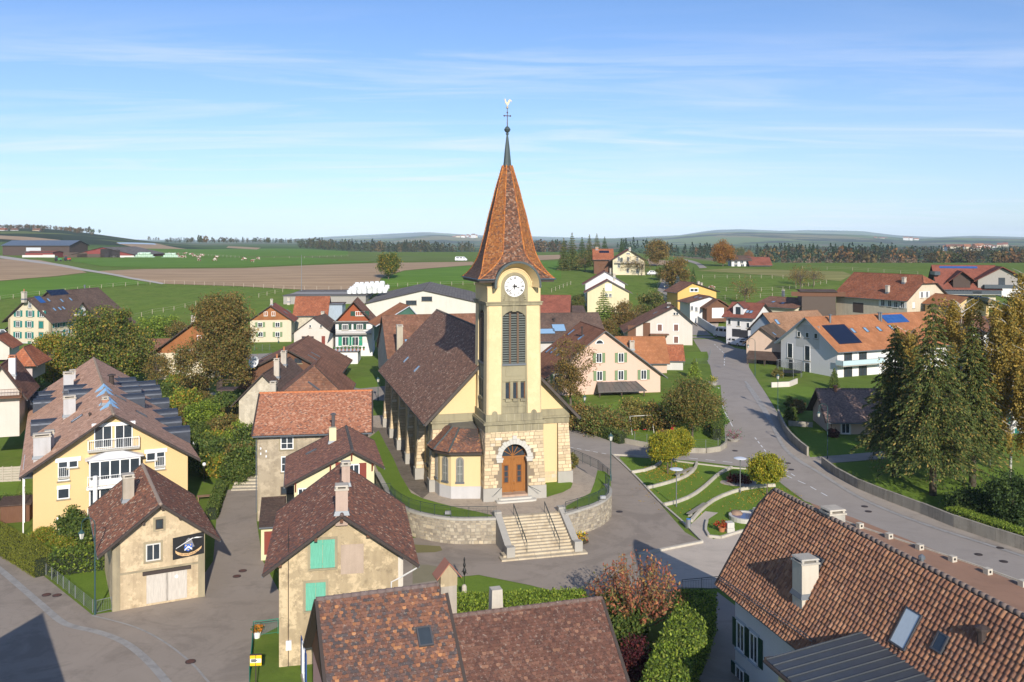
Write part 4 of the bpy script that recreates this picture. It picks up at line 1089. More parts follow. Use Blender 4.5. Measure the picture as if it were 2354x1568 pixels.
# ledge, clock stage
ring('stone_cornice',greystone,TX - 2.85,TX + 2.85,TY - 2.85,TY + 2.85,19.1,19.36)
ring('stone_cornice',greystone,TX - 2.93,TX + 2.93,TY - 2.93,TY + 2.93,19.36,19.46)
clock_stage = MB().frustum((TX,TY),2.70,2.70,2.70,2.70,19.46,21.5).build('clock_stage',cream,church)
cs = MB()
for z0,z1,p in ((20.86,20.94,.05),(20.94,21.04,.10),(21.35,21.55,.14)):
 for sx in (-1,1): cs.box(*sorted((TX + sx * 1.75,TX + sx * (2.70 + p))),TY - 2.70 - p,TY - 2.3,z0,z1)
 cs.box(TX - 2.70 - p,TX - 2.4,TY - 2.66,TY + 2.70 + p,z0,z1)
cs.build('eave_moulding',cream,church)
CXc,CZc,CYf = TX + .02,20.98,TY - 2.70
# arched cream wall above the clock
aw = [(CXc - 1.75,20.9)] + [(CXc - 1.75 * math.cos(math.pi * k / 18),21.0 + 1.85 * math.sin(math.pi * k / 18)) for k in range(19)] + [(CXc + 1.75,20.9)]
MB().prism([(x,CYf - .03,z) for x,z in aw],(0,1.2,0)).build('clock_gable',cream,church)
def annulus(name,mat,r0,r1,y0,y1,cz,a0=0,a1=2 * math.pi,n=36,cx_=None):
 m = MB(); cx_ = CXc if cx_ is None else cx_
 for k in range(n):
  a,b = a0 + (a1 - a0) * k / n,a0 + (a1 - a0) * (k + 1) / n
  pt = lambda r_,an,y: (cx_ - r_ * math.cos(an),y,cz + r_ * math.sin(an))
  m.add([pt(r0,a,y0),pt(r1,a,y0),pt(r1,b,y0),pt(r0,b,y0),pt(r0,a,y1),pt(r1,a,y1),pt(r1,b,y1),pt(r0,b,y1)],[(0,1,2,3),(1,5,6,2),(0,3,7,4)])
 return m.build(name,mat,church)
annulus('arch_moulding',cream,1.50,1.62,CYf - .09,CYf,21.0,0,math.pi,24); annulus('arch_moulding',cream,1.68,1.78,CYf - .12,CYf,21.0,0,math.pi,24)
fr = [(CXc - 1.36,19.48),(CXc + 1.36,19.48)] + [(CXc + 1.36 * math.cos(math.pi * k / 18),21.0 + 1.36 * math.sin(math.pi * k / 18)) for k in range(19)]
MB().prism([(x,CYf - .07,z) for x,z in fr],(0,.1,0)).build('clock_surround',greystone,church)
annulus('clock_ring',greystone,1.06,1.18,CYf - .13,CYf - .05,CZc)
for sx in (-1,1):
 for k in range(3): MB().lathe([(.05,0),(.13 - k*.02,.05),(.05,.1)],8,(CXc + sx * (1.08 - k*.05),CYf - .08,19.62 + k * .2)).build('corner_carving',greystone,church)
dial = MB(); dial.prism([(CXc + 1.05 * math.cos(2*math.pi*k/48),CYf - .11,CZc + 1.05 * math.sin(2*math.pi*k/48)) for k in range(48)][::-1],(0,.05,0))
clock = dial.build('clock_dial',plain('dial_white',(.82,.82,.80),.4,var=.02),church)
blackp = plain('black_paint',(.012,.012,.013),.5)
def num(txt,ang):
 m = MB(); h = .28; wid = {'I': .055,'V': .14,'X': .14}; tot = sum(wid[c] for c in txt); x = -tot / 2
 T = Matrix.Translation((CXc,CYf - .115,CZc)) @ Matrix.Rotation(ang,4,'Y') @ Matrix.Translation((0,0,.82))
 for c in txt:
  w_ = wid[c]; cx = x + w_ / 2
  def bar(xa,za,xb,zb,t):
   d = Vector((xb - xa,0,zb - za)).normalized(); nn = Vector((-d.z,0,d.x)) * t / 2
   p4 = [Vector((xa,0,za)) - nn,Vector((xb,0,zb)) - nn,Vector((xb,0,zb)) + nn,Vector((xa,0,za)) + nn]
   m.prism([T @ p for p in p4],(0,-.02,0))
  if c == 'I': bar(cx,-h/2,cx,h/2,.034)
  elif c == 'V': bar(cx - .05,h/2,cx,-h/2,.036); bar(cx + .05,h/2,cx,-h/2,.018)
  else: bar(cx - .055,h/2,cx + .055,-h/2,.036); bar(cx + .055,h/2,cx - .055,-h/2,.018)
  x += w_
 m.build('numeral',blackp,clock)
for i,tx in enumerate(('XII','I','II','III','IIII','V','VI','VII','VIII','IX','X','XI')): num(tx,i * math.pi / 6)
annulus('dial_rim',blackp,1.035,1.06,CYf - .14,CYf - .1,CZc,n=48)
hnd = MB()
for x0,x1,z0,z1 in ((-.05,.05,-.32,.26),(-.24,.24,-.03,.08)): hnd.box(CXc + x0,CXc + x1,CYf - .165,CYf - .145,CZc + z0,CZc + z1)
hnd.build('dial_cross',blackp,clock)
def hand(ang,L,w_,y):
 T = Matrix.Translation((CXc,y,CZc)) @ Matrix.Rotation(ang,4,'Y')
 m = MB(); m.prism([T @ Vector(p) for p in ((-w_,0,0),(w_,0,0),(w_*.6,0,L*.72),(w_*2.2,0,L*.78),(0,0,L),(-w_*2.2,0,L*.78),(-w_*.6,0,L*.72))],(0,-.012,0)); m.build('clock_hand',blackp,clock)
hand(R(228),.82,.025,CYf - .185); hand(R(110),.55,.034,CYf - .175)
# copper arch over the clock
ca = MB(); n = 22; r0_,r1_ = 2.16,2.36; cxa,cza = CXc + .06,21.12
pt = lambda r_,a,y: (cxa - r_ * math.cos(a),y,cza + r_ * .98 * math.sin(a) * 1.02)
for k in range(n):
 a,b = math.pi * (-.04 + 1.08 * k / n),math.pi * (-.04 + 1.08 * (k + 1) / n)
 f0,f1 = TY - 3.95,TY - .6
 ca.add([pt(r0_,a,f0),pt(r1_,a,f0),pt(r1_,b,f0),pt(r0_,b,f0),pt(r1_,a,f1),pt(r1_,b,f1)],[(0,1,2,3),(1,4,5,2)])
ca.build('copper_arch',copper,church)
so = MB()
for k in range(n):
 a,b = math.pi * (-.04 + 1.08 * k / n),math.pi * (-.04 + 1.08 * (k + 1) / n)
 so.add([pt(r0_ - .01,a,TY - 3.93),pt(r0_ - .01,b,TY - 3.93),pt(1.72,b,CYf - .02),pt(1.72,a,CYf - .02)],[(0,1,2,3)])
so.build('arch_soffit',cream,church)
# spire
PZ = [(21.72,3.85),(21.95,3.62),(22.3,3.36),(22.8,3.10),(23.5,2.84),(24.3,2.60),(25.2,2.38),(26.4,2.08),(28.0,1.74),(29.5,1.36),(30.8,1.06),(32.0,.72),(33.1,.43)]
zs_,hs_ = [p[0] for p in PZ],[p[1] for p in PZ]
def oct8(z):
 a = float(np.interp(z,zs_,hs_)); k = .575 * sst(21.55,24.6,z) ** .75; c = a * k
 return [(TX + x,TY + y,z) for x,y in ((-a + c,-a),(a - c,-a),(a,-a + c),(a,a - c),(a - c,a),(-a + c,a),(-a,a - c),(-a,-a + c))]
def in_arch(p): return math.hypot(p[0] - cxa,p[2] - cza) < 2.26 or (abs(p[0] - cxa) < 2.26 and p[2] < cza)
sp = MB(); zz = list(np.arange(21.72,33.11,.38)) + [33.1]
for i in range(len(zz) - 1):
 A,B = oct8(zz[i]),oct8(zz[i+1])
 for k in range(8):
  if k or zz[i] > 23.6: sp.add([A[k],A[(k+1) % 8],B[(k+1) % 8],B[k]],[(0,1,2,3)]); continue
  for j in range(30):      # front face, left open where the clock gable breaks through
   l0,l1,u0,u1 = (Vector(A[0]).lerp(Vector(A[1]),j/30),Vector(A[0]).lerp(Vector(A[1]),(j+1)/30),Vector(B[0]).lerp(Vector(B[1]),j/30),Vector(B[0]).lerp(Vector(B[1]),(j+1)/30))
   if not in_arch((l0 + u1) / 2): sp.add([l0,l1,u1,u0],[(0,1,2,3)])
spire = sp.build('spire',plain('spire_under',(.10,.05,.03),.9),church)
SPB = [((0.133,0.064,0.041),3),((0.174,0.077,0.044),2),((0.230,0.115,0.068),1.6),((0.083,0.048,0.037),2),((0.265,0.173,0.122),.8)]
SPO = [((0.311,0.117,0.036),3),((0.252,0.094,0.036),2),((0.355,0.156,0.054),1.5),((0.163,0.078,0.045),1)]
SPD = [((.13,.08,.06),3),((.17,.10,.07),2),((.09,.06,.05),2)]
cand = []
rows = []; z = 21.74
while z < 33.0: rows.append(z); z += .135 if z > 23 else .10
for i in range(len(rows) - 1):
 A,B = oct8(rows[i]),oct8(rows[i+1] + .02)
 for k in range(8):
  if k in (3,4): continue
  a,b,c,d = Vector(A[k]),Vector(A[(k+1) % 8]),Vector(B[(k+1) % 8]),Vector(B[k]); L = (b - a).length
  if L < .05: continue
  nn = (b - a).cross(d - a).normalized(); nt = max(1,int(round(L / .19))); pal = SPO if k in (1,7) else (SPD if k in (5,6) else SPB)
  tt = tint_pick(pal,nt); sh = .5 * (i % 2) / nt
  for j in range(nt):
   f0,f1 = min(1,j / nt + sh),min(1,(j + 1) / nt + sh)
   if sh and j == nt - 1: f1 = 1.0
   if f1 - f0 < .02: continue
   lo0,lo1,up0,up1 = a.lerp(b,f0),a.lerp(b,f1),d.lerp(c,f0),d.lerp(c,f1); g = (lo1 - lo0) * .03
   if k == 0 and in_arch((lo0 + up1) / 2): continue
   lift = .03 + random.uniform(-.006,.012)
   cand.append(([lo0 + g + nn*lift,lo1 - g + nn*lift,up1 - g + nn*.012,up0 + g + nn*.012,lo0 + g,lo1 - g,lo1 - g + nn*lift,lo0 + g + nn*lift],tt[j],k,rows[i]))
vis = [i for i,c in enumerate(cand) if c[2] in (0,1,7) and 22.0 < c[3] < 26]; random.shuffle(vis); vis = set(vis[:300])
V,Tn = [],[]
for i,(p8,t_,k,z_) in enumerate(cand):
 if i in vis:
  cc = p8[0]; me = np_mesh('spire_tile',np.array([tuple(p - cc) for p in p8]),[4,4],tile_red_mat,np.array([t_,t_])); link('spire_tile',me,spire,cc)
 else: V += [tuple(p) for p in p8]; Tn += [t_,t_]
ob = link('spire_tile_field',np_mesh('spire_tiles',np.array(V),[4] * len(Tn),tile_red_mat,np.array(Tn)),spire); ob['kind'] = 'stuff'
hip_me = []
for c_ in ((.50,.19,.05),(.42,.15,.045),(.33,.12,.05)):
 me = MB().tube([(0,0,0),(0,0,.34)],.085,.065,7).mesh('hip_tile',tile_red_mat,True)
 me.attributes.new('tint','FLOAT_COLOR','FACE').data.foreach_set('color',[x for _ in me.polygons for x in (*c_,1)]); hip_me.append(me)
for k in (0,1,2,7,6):
 z = 21.75
 while z < 33.0:
  a,b = Vector(oct8(z)[k]),Vector(oct8(min(33.1,z + .3))[k]); d = (b - a).normalized(); L = (b - a).length; out = Vector((a.x - TX,a.y - TY,0)).normalized()
  if k != 7 or True:
   ob = link('hip_tile',hip_me[random.randrange(3)],spire,a + out * .03); ob.rotation_mode = 'QUATERNION'; ob.rotation_quaternion = Vector((0,0,1)).rotation_difference(d)
  z += max(.08,.3 * (b.z - a.z) / max(L,.01)) if z < 24 else .29
ev = MB()
ev.box(TX - 3.78,TX - 2.12,TY - 3.78,TY - 2.6,21.42,21.68).box(TX + 2.26,TX + 3.78,TY - 3.78,TY - 2.6,21.42,21.68).box(TX - 3.78,TX + 3.78,TY - 2.6,TY + 3.78,21.42,21.68); ev.build('eave_soffit',dark_trim,church)
gt = MB(); q4 = [(TX - 3.9,TY - 3.9,21.70),(TX + 3.9,TY - 3.9,21.70),(TX + 3.9,TY + 3.9,21.70),(TX - 3.9,TY + 3.9,21.70)]
gt.tube([q4[0],(TX - 2.3,TY - 3.9,21.70)],.07); gt.tube([(TX + 2.4,TY - 3.9,21.70),q4[1]],.07); gt.tube([q4[1],q4[2]],.07); gt.tube([q4[3],q4[0]],.07); gt.build('gutter',gutter_blue,church)
fin = MB(); fin.lathe([(.50,33.0),(.50,33.06),(.44,33.1),(.40,33.3),(.28,34.6),(.16,35.6),(.09,36.15),(.10,36.2),(.17,36.27),(.17,36.33),(.06,36.42)],8,(TX,TY,0)); fin.build('copper_finial',copper,church)
MB().lathe([(.02,36.40),(.18,36.46),(.29,36.62),(.31,36.70),(.34,36.70),(.34,36.74),(.31,36.74),(.28,36.84),(.17,37.0),(.05,37.08)],16,(TX,TY,0)).build('finial_ball',copper,church,True)
iron_red = plain('red_brown_iron',(.09,.03,.03),.6)
cr = MB().tube([(TX,TY,37.05),(TX,TY,38.9)],.05,.025,6)
cr.tube([(TX - .32,TY,38.13),(TX + .32,TY,38.13)],.04,n=6)
for p in ((-.32,0),(.32,0),(0,.32)): cr.lathe([(.02,-.09),(.10,0),(.02,.09)],6,(TX + p[0],TY,38.13 + p[1]))
cr.build('iron_cross',iron_red,church)
gilt = plain('weathered_gilt',(.52,.40,.26),.4,.5,.5)
MB().lathe([(.02,-.13),(.10,-.09),(.13,0),(.10,.09),(.02,.13)],12,(TX,TY,38.97)).build('cross_ball',gilt,church,True)
cock = [(-.16,.28),(-.28,.42),(-.34,.66),(-.36,.80),(-.42,.76),(-.38,.84),(-.36,.92),(-.30,.90),(-.26,.84),(-.22,.78),(-.20,.62),(-.08,.50),(.06,.48),(.10,.66),(.20,.80),(.36,.84),(.52,.76),(.58,.60),(.54,.50),(.50,.62),(.40,.68),(.34,.60),(.36,.46),(.28,.54),(.26,.40),(.16,.24),(.06,.16),(.06,.02),(-.02,.02),(-.04,.16)]
rm = MB(); pts = [(TX + x * .78,TY - .03,39.08 + z * .86) for x,z in cock]
rm.add(pts + [(x,y + .06,z) for x,y,z in pts],[tuple(range(len(pts)))[::-1],tuple(range(len(pts),2 * len(pts)))] + [(i,(i+1) % len(pts),len(pts) + (i+1) % len(pts),len(pts) + i) for i in range(len(pts))])
rm.build('rooster_vane',gilt,church)
# ---- nave
NX0,NX1,NY0,NY1,NHE,NHR = -4.15,10.35,5.3,43.5,7.75,15.15
nv = MB(); nv.prism([(NX0,NY0,-.3),(NX1,NY0,-.3),(NX1,NY0,NHE),(TX,NY0,NHR),(NX0,NY0,NHE)],(0,NY1 - NY0,0)); nv.build('nave_wall',cream,church)
NPAL = [((0.225,0.119,0.075),3),((0.290,0.150,0.094),2.2),((0.167,0.094,0.066),2),((0.362,0.206,0.132),1),((0.478,0.338,0.231),.35)]
sl_ = (NHR - NHE) / (TX - NX0)
for side in (0,1):
 ex_ = -5.05 if side == 0 else 11.35; ze_ = NHE - sl_ * ((NX0 - ex_) if side == 0 else (ex_ - NX1))
 a,b = Vector((ex_,NY0 - .95,ze_)),Vector((ex_,NY1 + .4,ze_)); c,d = Vector((TX,NY1 + .4,NHR)),Vector((TX,NY0 - .95,NHR))
 if side == 0: u = (a - b).normalized(); o_ = b
 else: u = (b - a).normalized(); o_ = a
 v = (d - a).normalized(); n = u.cross(v).normalized(); th = .22
 m = MB(); lo = [a,b,c,d]; m.prism(lo if n.dot((b - a).cross(c - b)) > 0 else lo[::-1],n * th)
 ro = m.build('nave_roof',dark_trim,church)
 L,H = (b - a).length,(d - a).length
 tile_slope(ro,CW,dict(o=o_ + n * th,u=u,v=v,n=n,poly=[(0,0),(L,0),(L,H),(0,H)]),.21,.175,'flat',NPAL,tile_red_mat,.024,300 if side == 0 else 0)
 MB().tube([(ex_ + (-.08 if side == 0 else .08),NY0 - .9,ze_ + .1),(ex_ + (-.08 if side == 0 else .08),NY1 + .4,ze_ + .1)],.10,n=7).build('gutter',gutter_blue,church)
 bb = MB(); bb.prism([a - Vector((0,.06,.12)),d - Vector((0,.06,.12)),d + Vector((0,-.06,.24)),a + Vector((0,-.06,.24))],(0,.06,0)); bb.build('bargeboard',woodmat('bargeboard_wood',(.09,.075,.065)),church)
rt = MB().tube([(0,0,0),(0,.46,0)],.16,.13,8).mesh('ridge_tile',tile_red_mat,True); rt.attributes.new('tint','FLOAT_COLOR','FACE').data.foreach_set('color',[x for _ in rt.polygons for x in (.13,.11,.095,1)])
for k in range(86): link('ridge_tile',rt,church,(TX,NY0 + .5 + k * .44,NHR + .28))
# front gable: bands and corner piers
for x0,x1 in ((NX0 - .12,.3),(6.0,NX1 + .12)):
 ring('stone_band',greystone,x0 + .06,x1,NY0 - .10,NY0 + .5,6.25,6.85); ring('stone_cornice',greystone,x0 - .10,x1,NY0 - .28,NY0 + .5,6.85,7.05); ring('stone_band',greystone,x0 + .08,x1,NY0 - .12,NY0 + .4,7.05,7.75)
def pier(x0,x1,y0,y1,name='corner_pier',zt_=6.25,bat=.35,faces=('F','L'),side=-1):
 m = MB(); k = lambda z: bat * (1 - z / zt_)
 def sec(z): return [(x0 - (k(z) if side < 0 else 0),y0 - k(z) * .5,z),(x1 + (k(z) if side > 0 else 0),y0 - k(z) * .5,z),(x1 + (k(z) if side > 0 else 0),y1 + k(z) * .2,z),(x0 - (k(z) if side < 0 else 0),y1 + k(z) * .2,z)]
 lo,up = sec(-.3),sec(zt_); m.add(lo + up,[(4,5,6,7),(0,1,5,4),(1,2,6,5),(2,3,7,6),(3,0,4,7)]); pr = m.build(name,mortar,church)
 if 'F' in faces: stone_field(pr,lambda u,z,o: Vector((x0 - (k(z) if side < 0 else 0) + u,y0 - k(z) * .5 - o,z)),lambda z: (0,x1 - x0 + k(z)),1.2,zt_)
 if 'L' in faces: stone_field(pr,lambda u,z,o: Vector((x0 - k(z) - o,y1 - u,z)),lambda z: (-k(z) * .2,y1 - y0 + k(z) * .5),1.2,zt_)
 kk = k(0) + .06; MB().box(x0 - (kk if side < 0 else .03),x1 + (kk if side > 0 else .03),y0 - k(0) * .5 - .06,y1 + k(0) * .2 + .04,-.3,1.2).build('granite_plinth',granite,church)
NBLK[0] = 0 if NBLK[0] < 300 else 300
pier(NX0,NX0 + .95,NY0 - .25,NY0 + .9); pier(NX1 - 1.2,NX1,NY0 - .25,NY0 + .9,faces=('F',),side=1)
stone_field(church,lambda u,z,o: Vector((7.0 + u,NY0 - o,z)),2.1,.2,1.2)
for yb in (10.6,17.6,24.8,31.8,38.8): pier(NX0 - .55,NX0 + .1,yb - .35,yb + .45,'buttress',6.6,.45)
lb_ = MB().box(NX0 - .05,NX0 + .2,NY0 + 1,NY1,-.3,1.3); lbo = lb_.build('wall_base',mortar,church)
stone_field(lbo,lambda u,z,o: Vector((NX0 - .05 - o,NY1 - u,z)),NY1 - NY0 - 1,.0,1.3)
ring('stone_band',greystone,NX0 - .08,NX0 + .3,NY0 + .9,NY1,7.0,7.6)
leadg = plain('leaded_glass',(.16,.17,.15),.35,.5,var=.4,scale=3.0)
def arch_window(T,w_,h,frame_m,glass_m,bars=4):
 r_ = w_ / 2; arc_ = [(-r_ * math.cos(math.pi * k / 10),h - r_ + r_ * math.sin(math.pi * k / 10)) for k in range(11)]
 o_ = MB()
 out = [(-r_ - .14,0)] + [(x * (1 + .14 / r_),(y - (h - r_)) * (1 + .14 / r_) + h - r_) for x,y in arc_] + [(r_ + .14,0)]
 inn = [(-r_,0)] + arc_ + [(r_,0)]
 for k in range(len(out) - 1):
  q_ = [inn[k],out[k],out[k+1],inn[k+1]]
  o_.add([T @ Vector((x,y,z)) for z in (0,.06) for x,y in q_],[(7,6,5,4),(4,5,6,7),(1,2,6,5),(1,5,6,2),(3,0,4,7),(7,4,0,3)])
 ob = o_.build('arched_window',frame_m,church)
 MB().prism([T @ Vector((x,y,.012)) for x,y in inn],T.to_3x3() @ Vector((0,0,.01))).build('pane',glass_m,ob)
 b_ = MB()
 for k in range(1,bars): b_.box(-r_,r_,h * k / bars - .025,h * k / bars + .025,.022,.045,0,T)
 b_.box(-.02,.02,0,h,.022,.04,0,T); b_.build('glazing_bar',frame_m,ob)
 MB().box(-r_ - .2,r_ + .2,-.16,-.01,0,.16,0,T).build('sill',zinc,ob)
for yb in (8.4,14.1,21.2,28.3,35.3,41.2):
 arch_window(Matrix(((0,0,-1,NX0),(-1,0,0,yb),(0,1,0,2.0),(0,0,0,1))),1.5 if yb > 9 else 1.0,4.6,greystone,leadg,6)
MB().tube([(NX0 - .15,13.0 - 1.6,7.3),(NX0 - .15,13.0 - 1.6,0)],.06).tube([(NX0 - .15,20,7.3),(NX0 - .15,20,0)],.06).build('downpipe',plain('brown_pipe',(.10,.05,.035),.5),church)
# two tiny roof lights on the nave
for p in (('R2',1350,620),('R2',1510,670)):
 yy = 34 if p[1] == 1350 else 25; x = TX - 5.6; zr = NHE + sl_ * (x - NX0)
 vdir = Vector((1,0,sl_)).normalized(); nd = Vector((-sl_,0,1)).normalized()
 T = Matrix.Translation(Vector((x,yy,zr)) + nd * .24) @ Matrix(((vdir.x,0,nd.x),(0,1,0),(vdir.z,0,nd.z))).to_4x4()
 o_ = MB().box(-.5,.5,-.28,.28,-.1,.10,0,T).build('roof_light',zinc,church); MB().box(-.42,.42,-.20,.20,.09,.11,0,T).build('pane',skypane,o_)
# ---- stair turret beside the tower
tp = [(-4.0,5.3),(-3.75,3.3),(-2.85,2.05),(-.02,1.35),(-.02,5.3)]
MB().prism([(x,y,-.3) for x,y in tp],(0,0,5.0)).build('turret_wall',cream,church)
cxp,cyp = -1.9,4.2
MB().prism([(cxp + (x - cxp) * 1.02,cyp + (y - cyp) * 1.03,-.3) for x,y in tp[:4]] + [(-.02,5.2,-.3)],(0,0,1.5)).build('plinth',plaster('grey_render',(.50,.49,.48),.3,(.3,.29,.28)),church)
er = [(-4.6,5.3),(-4.35,3.0),(-3.15,1.45),(-.02,.72)]
MB().prism([(x,y,4.42) for x,y in er] + [(-.02,5.3,4.42)],(0,0,.22)).build('eave_soffit',dark_trim,church)
rr_ = [(-2.7,5.3,6.55),(-2.35,3.9,6.55),(-1.75,3.35,6.55),(-.02,2.9,6.55)]
er3 = [Vector((x + (-.08 if x < -.1 else 0),y - .08,4.66)) for x,y in er]
TPAL = [((0.180,0.085,0.055),3),((0.234,0.104,0.060),2),((0.135,0.076,0.060),2),((0.378,0.180,0.080),.5)]
for k in range(3):
 a,b,c,d = er3[k],er3[k+1],Vector(rr_[k+1]),Vector(rr_[k]); u = (b - a).normalized(); n = (b - a).cross(d - a).normalized()
 v = n.cross(u)
 ro = MB().prism([a,b,c,d],n * .08).build('turret_roof',dark_trim,church)
 uv = [((p - a).dot(u),(p - a).dot(v)) for p in (a,b,c,d)]; mn = min(p[0] for p in uv)
 tile_slope(ro,CW,dict(o=a + n * .08 + u * mn,u=u,v=v,n=n,poly=[(p[0] - mn,p[1]) for p in uv]),.2,.16,'biber',TPAL,tile_red_mat,.02,60)
 MB().tube([a + Vector((0,0,.1)),d + Vector((0,0,.12))],.10,n=6).build('hip_flashing',copper,church)
mt_ = MB(); mt_.add([Vector(p) + Vector((0,0,.06)) for p in rr_] + [(-.02,5.3,7.0),(-2.2,5.3,6.95)],[(0,1,5),(1,2,4,5),(2,3,4)]); mt_.build('metal_top',seamed('lead_roof',(.14,.14,.135)),church)
for (xa,ya),(xb,yb_) in ((tp[0],tp[1]),(tp[1],tp[2]),(tp[2],tp[3])):
 d = Vector((xb - xa,yb_ - ya,0)); L = d.length; d.normalize(); nn = Vector((d.y,-d.x,0))
 f = .5 if L < 2.5 else .30; c = Vector((xa,ya,0)) + d * L * f
 T = Matrix(((d.x,0,nn.x,c.x),(d.y,0,nn.y,c.y),(0,1,0,1.65),(0,0,0,1)))
 arch_window(T,.5,2.3,plain('turret_win_frame',(.42,.40,.36),.6),leadg,3)
MB().tube([(-4.1,5.1,4.4),(-4.1,5.1,.0)],.05).build('downpipe',plain('brown_pipe',(.10,.05,.035)),church)
# ---- terrace, its wall and the great stairs (in the church's own axes, then set in the world)
def CWp(x,y,z=0.0): return CW @ Vector((x,y,z))
wl_left = [(-8.9,14.0),(-8.8,8.0),(-8.7,4.3),(-8.3,1.6),(-7.4,-1.1),(-5.7,-3.3),(-3.6,-4.75),(-.05,-5.55)]
wl_right = [(6.35,-5.95),(8.2,-4.95),(10.6,-3.4),(12.5,-1.3),(13.55,.9),(13.9,3.0)]
SL,SR = .45,6.05           # flight between the cheek walls
tpoly = [CWp(*p) for p in wl_left] + [CWp(SL - .5,-4.6),CWp(SR + .5,-4.6)] + [CWp(*p) for p in wl_right] + [CWp(13.4,8),CWp(12.6,20),CWp(12.2,47),CWp(-9.0,47)]
m = MB(); m.prism([(p.x,p.y,-3.0) for p in tpoly],(0,0,2.985)); tag(m.build('terrace',plaster('terrace_core',(.3,.27,.22))),kind='structure')
pave = NT('paving_brick')
bt = pave.n.new('ShaderNodeTexBrick'); bt.inputs['Scale'].default_value = 1.0; bt.inputs['Brick Width'].default_value = .26; bt.inputs['Row Height'].default_value = .15; bt.inputs['Mortar Size'].default_value = .012
for nm,c in (('Color1',(.54,.44,.33)),('Color2',(.46,.38,.29)),('Mortar',(.20,.17,.14))): bt.inputs[nm].default_value = C4(c)
mpn = pave.n.new('ShaderNodeMapping'); mpn.inputs['Rotation'].default_value = (0,0,-CH_Y - .2); pave.l.new(pave.pos,mpn.inputs[0]); pave.l.new(mpn.outputs[0],bt.inputs[0])
pc = pave.mix(pave.math('MULTIPLY',pave.ramp(pave.noise(1.1,6,.8),((.5,0.0),(.62,1.0))),.45),bt.outputs[0],(.17,.14,.12))
pave.bump(bt.outputs['Fac'],-.4,.02); pave_m = pave.fin(pave.mix(pave.math('MULTIPLY',pave.noise(.4,5),.5),pc,(.42,.35,.26)),.9,.2)
def flat(name,pts,mat,z):
 m = MB(); m.add([(p.x,p.y,z) for p in pts],[tuple(range(len(pts)))]); me = m.mesh(name,mat)
 if me.polygons[0].normal.z < 0: me.flip_normals()
 return tag(link(name,me),kind='structure')
flat('terrace_paving',tpoly,pave_m,.0)
g0 = lambda pts: [gp(('T1',*p),0.0) for p in pts]
inner = [CWp(*p) for p in ((-8.6,30),(-8.55,8.0),(-8.45,4.3),(-8.05,1.7),(-7.2,-.9),(-5.55,-3.0),(-3.55,-4.45),(-.5,-5.2))]
flat('lawn',inner + g0([(985,1062),(850,1030),(700,1000),(560,965),(420,925),(325,880),(300,840),(240,740),(180,600),(110,470),(60,370)]),lawn,.03)
flat('lawn',g0([(1420,778),(1600,778),(1640,803),(1625,840),(1560,875),(1425,915)]),lawn,.03)
flat('lawn',g0([(1842,695),(1900,705),(1945,745),(1955,850),(1910,925),(1800,970),(1560,1022),(1590,985),(1700,925),(1785,880),(1820,790)]),lawn,.03)
flat('path',g0([(0,340),(60,350),(115,345),(190,440),(250,520),(350,650),(420,770),(490,860),(420,925),(300,840),(240,740),(180,600),(90,450),(20,380)]),plaster('dark_path',(.20,.165,.125),.7,(.07,.06,.045)),.02)
RUB = [((.37,.32,.24),3),((.33,.285,.215),3),((.41,.36,.27),2),((.28,.24,.185),1.6),((.44,.37,.26),.6)]
rub_mortar = plaster('rubble_mortar',(.32,.29,.24),.8,(.16,.14,.11),.5)
def rubble_wall(name,label,pts,z0,z1,pmax,th=.45):
 pts = smooth_path([Vector((x,y,0)) for x,y in pts],5); root = empty(name,CH_O,CH_Y,label,'wall'); mb = MB(); NBLK[0] = 0
 for i in range(len(pts) - 1):
  a,b = pts[i],pts[i+1]; d = (b - a).normalized(); nn = Vector((d.y,-d.x,0))
  mb.add([a + Vector((0,0,z0)),b + Vector((0,0,z0)),b + Vector((0,0,z1)),a + Vector((0,0,z1)),a - nn*th + Vector((0,0,z1)),b - nn*th + Vector((0,0,z1))],[(0,1,2,3),(3,2,5,4)])
 wo = mb.build('wall_core',rub_mortar,root); cum = [0]
 for i in range(len(pts) - 1): cum.append(cum[-1] + (pts[i+1] - pts[i]).length)
 def fr_(u,z,o):
  i = max(0,min(len(pts) - 2,int(np.searchsorted(cum,u)) - 1)); d = (pts[i+1] - pts[i]).normalized()
  p = pts[i] + d * (u - cum[i]); return p + Vector((d.y * o,-d.x * o,z))
 stone_field(root,fr_,cum[-1],z0 + .3,z1 - .12,None,RUB,(.15,.34),(.20,.52),.04,pmax,.045,.045,name='rubble_stone')
 for i in range(len(pts) - 1):
  a,b = pts[i],pts[i+1]; d = (b - a).normalized(); nn = Vector((d.y,-d.x,0))
  MB().prism([a + nn*.08 + Vector((0,0,z1-.12)),b + nn*.08 + d*.02 + Vector((0,0,z1-.12)),b - nn*.42 + Vector((0,0,z1-.12)),a - nn*.42 + Vector((0,0,z1-.12))],(0,0,.2)).build('coping_stone',concrete,root)
 return pts
pL = rubble_wall('retaining_wall','curved rubble stone wall holding the church terrace, longer part before the turret',wl_left,-2.9,.02,300)
pR = rubble_wall('retaining_wall','curved rubble stone wall holding the church terrace, part facing the lawn steps',wl_right,-2.9,.02,300)
steps = empty('church_steps',CWp((SL+SR)/2,-5.0,-2.3),CH_Y,'broad flight of worn stone steps rising to the church door','steps')
step_m = plaster('step_stone',(.50,.43,.31),.8,(.33,.26,.17),.4,1.5,.25); off_ = CWi @ steps.location
ns = 14; tr_,rs_ = .365,2.3 / 14
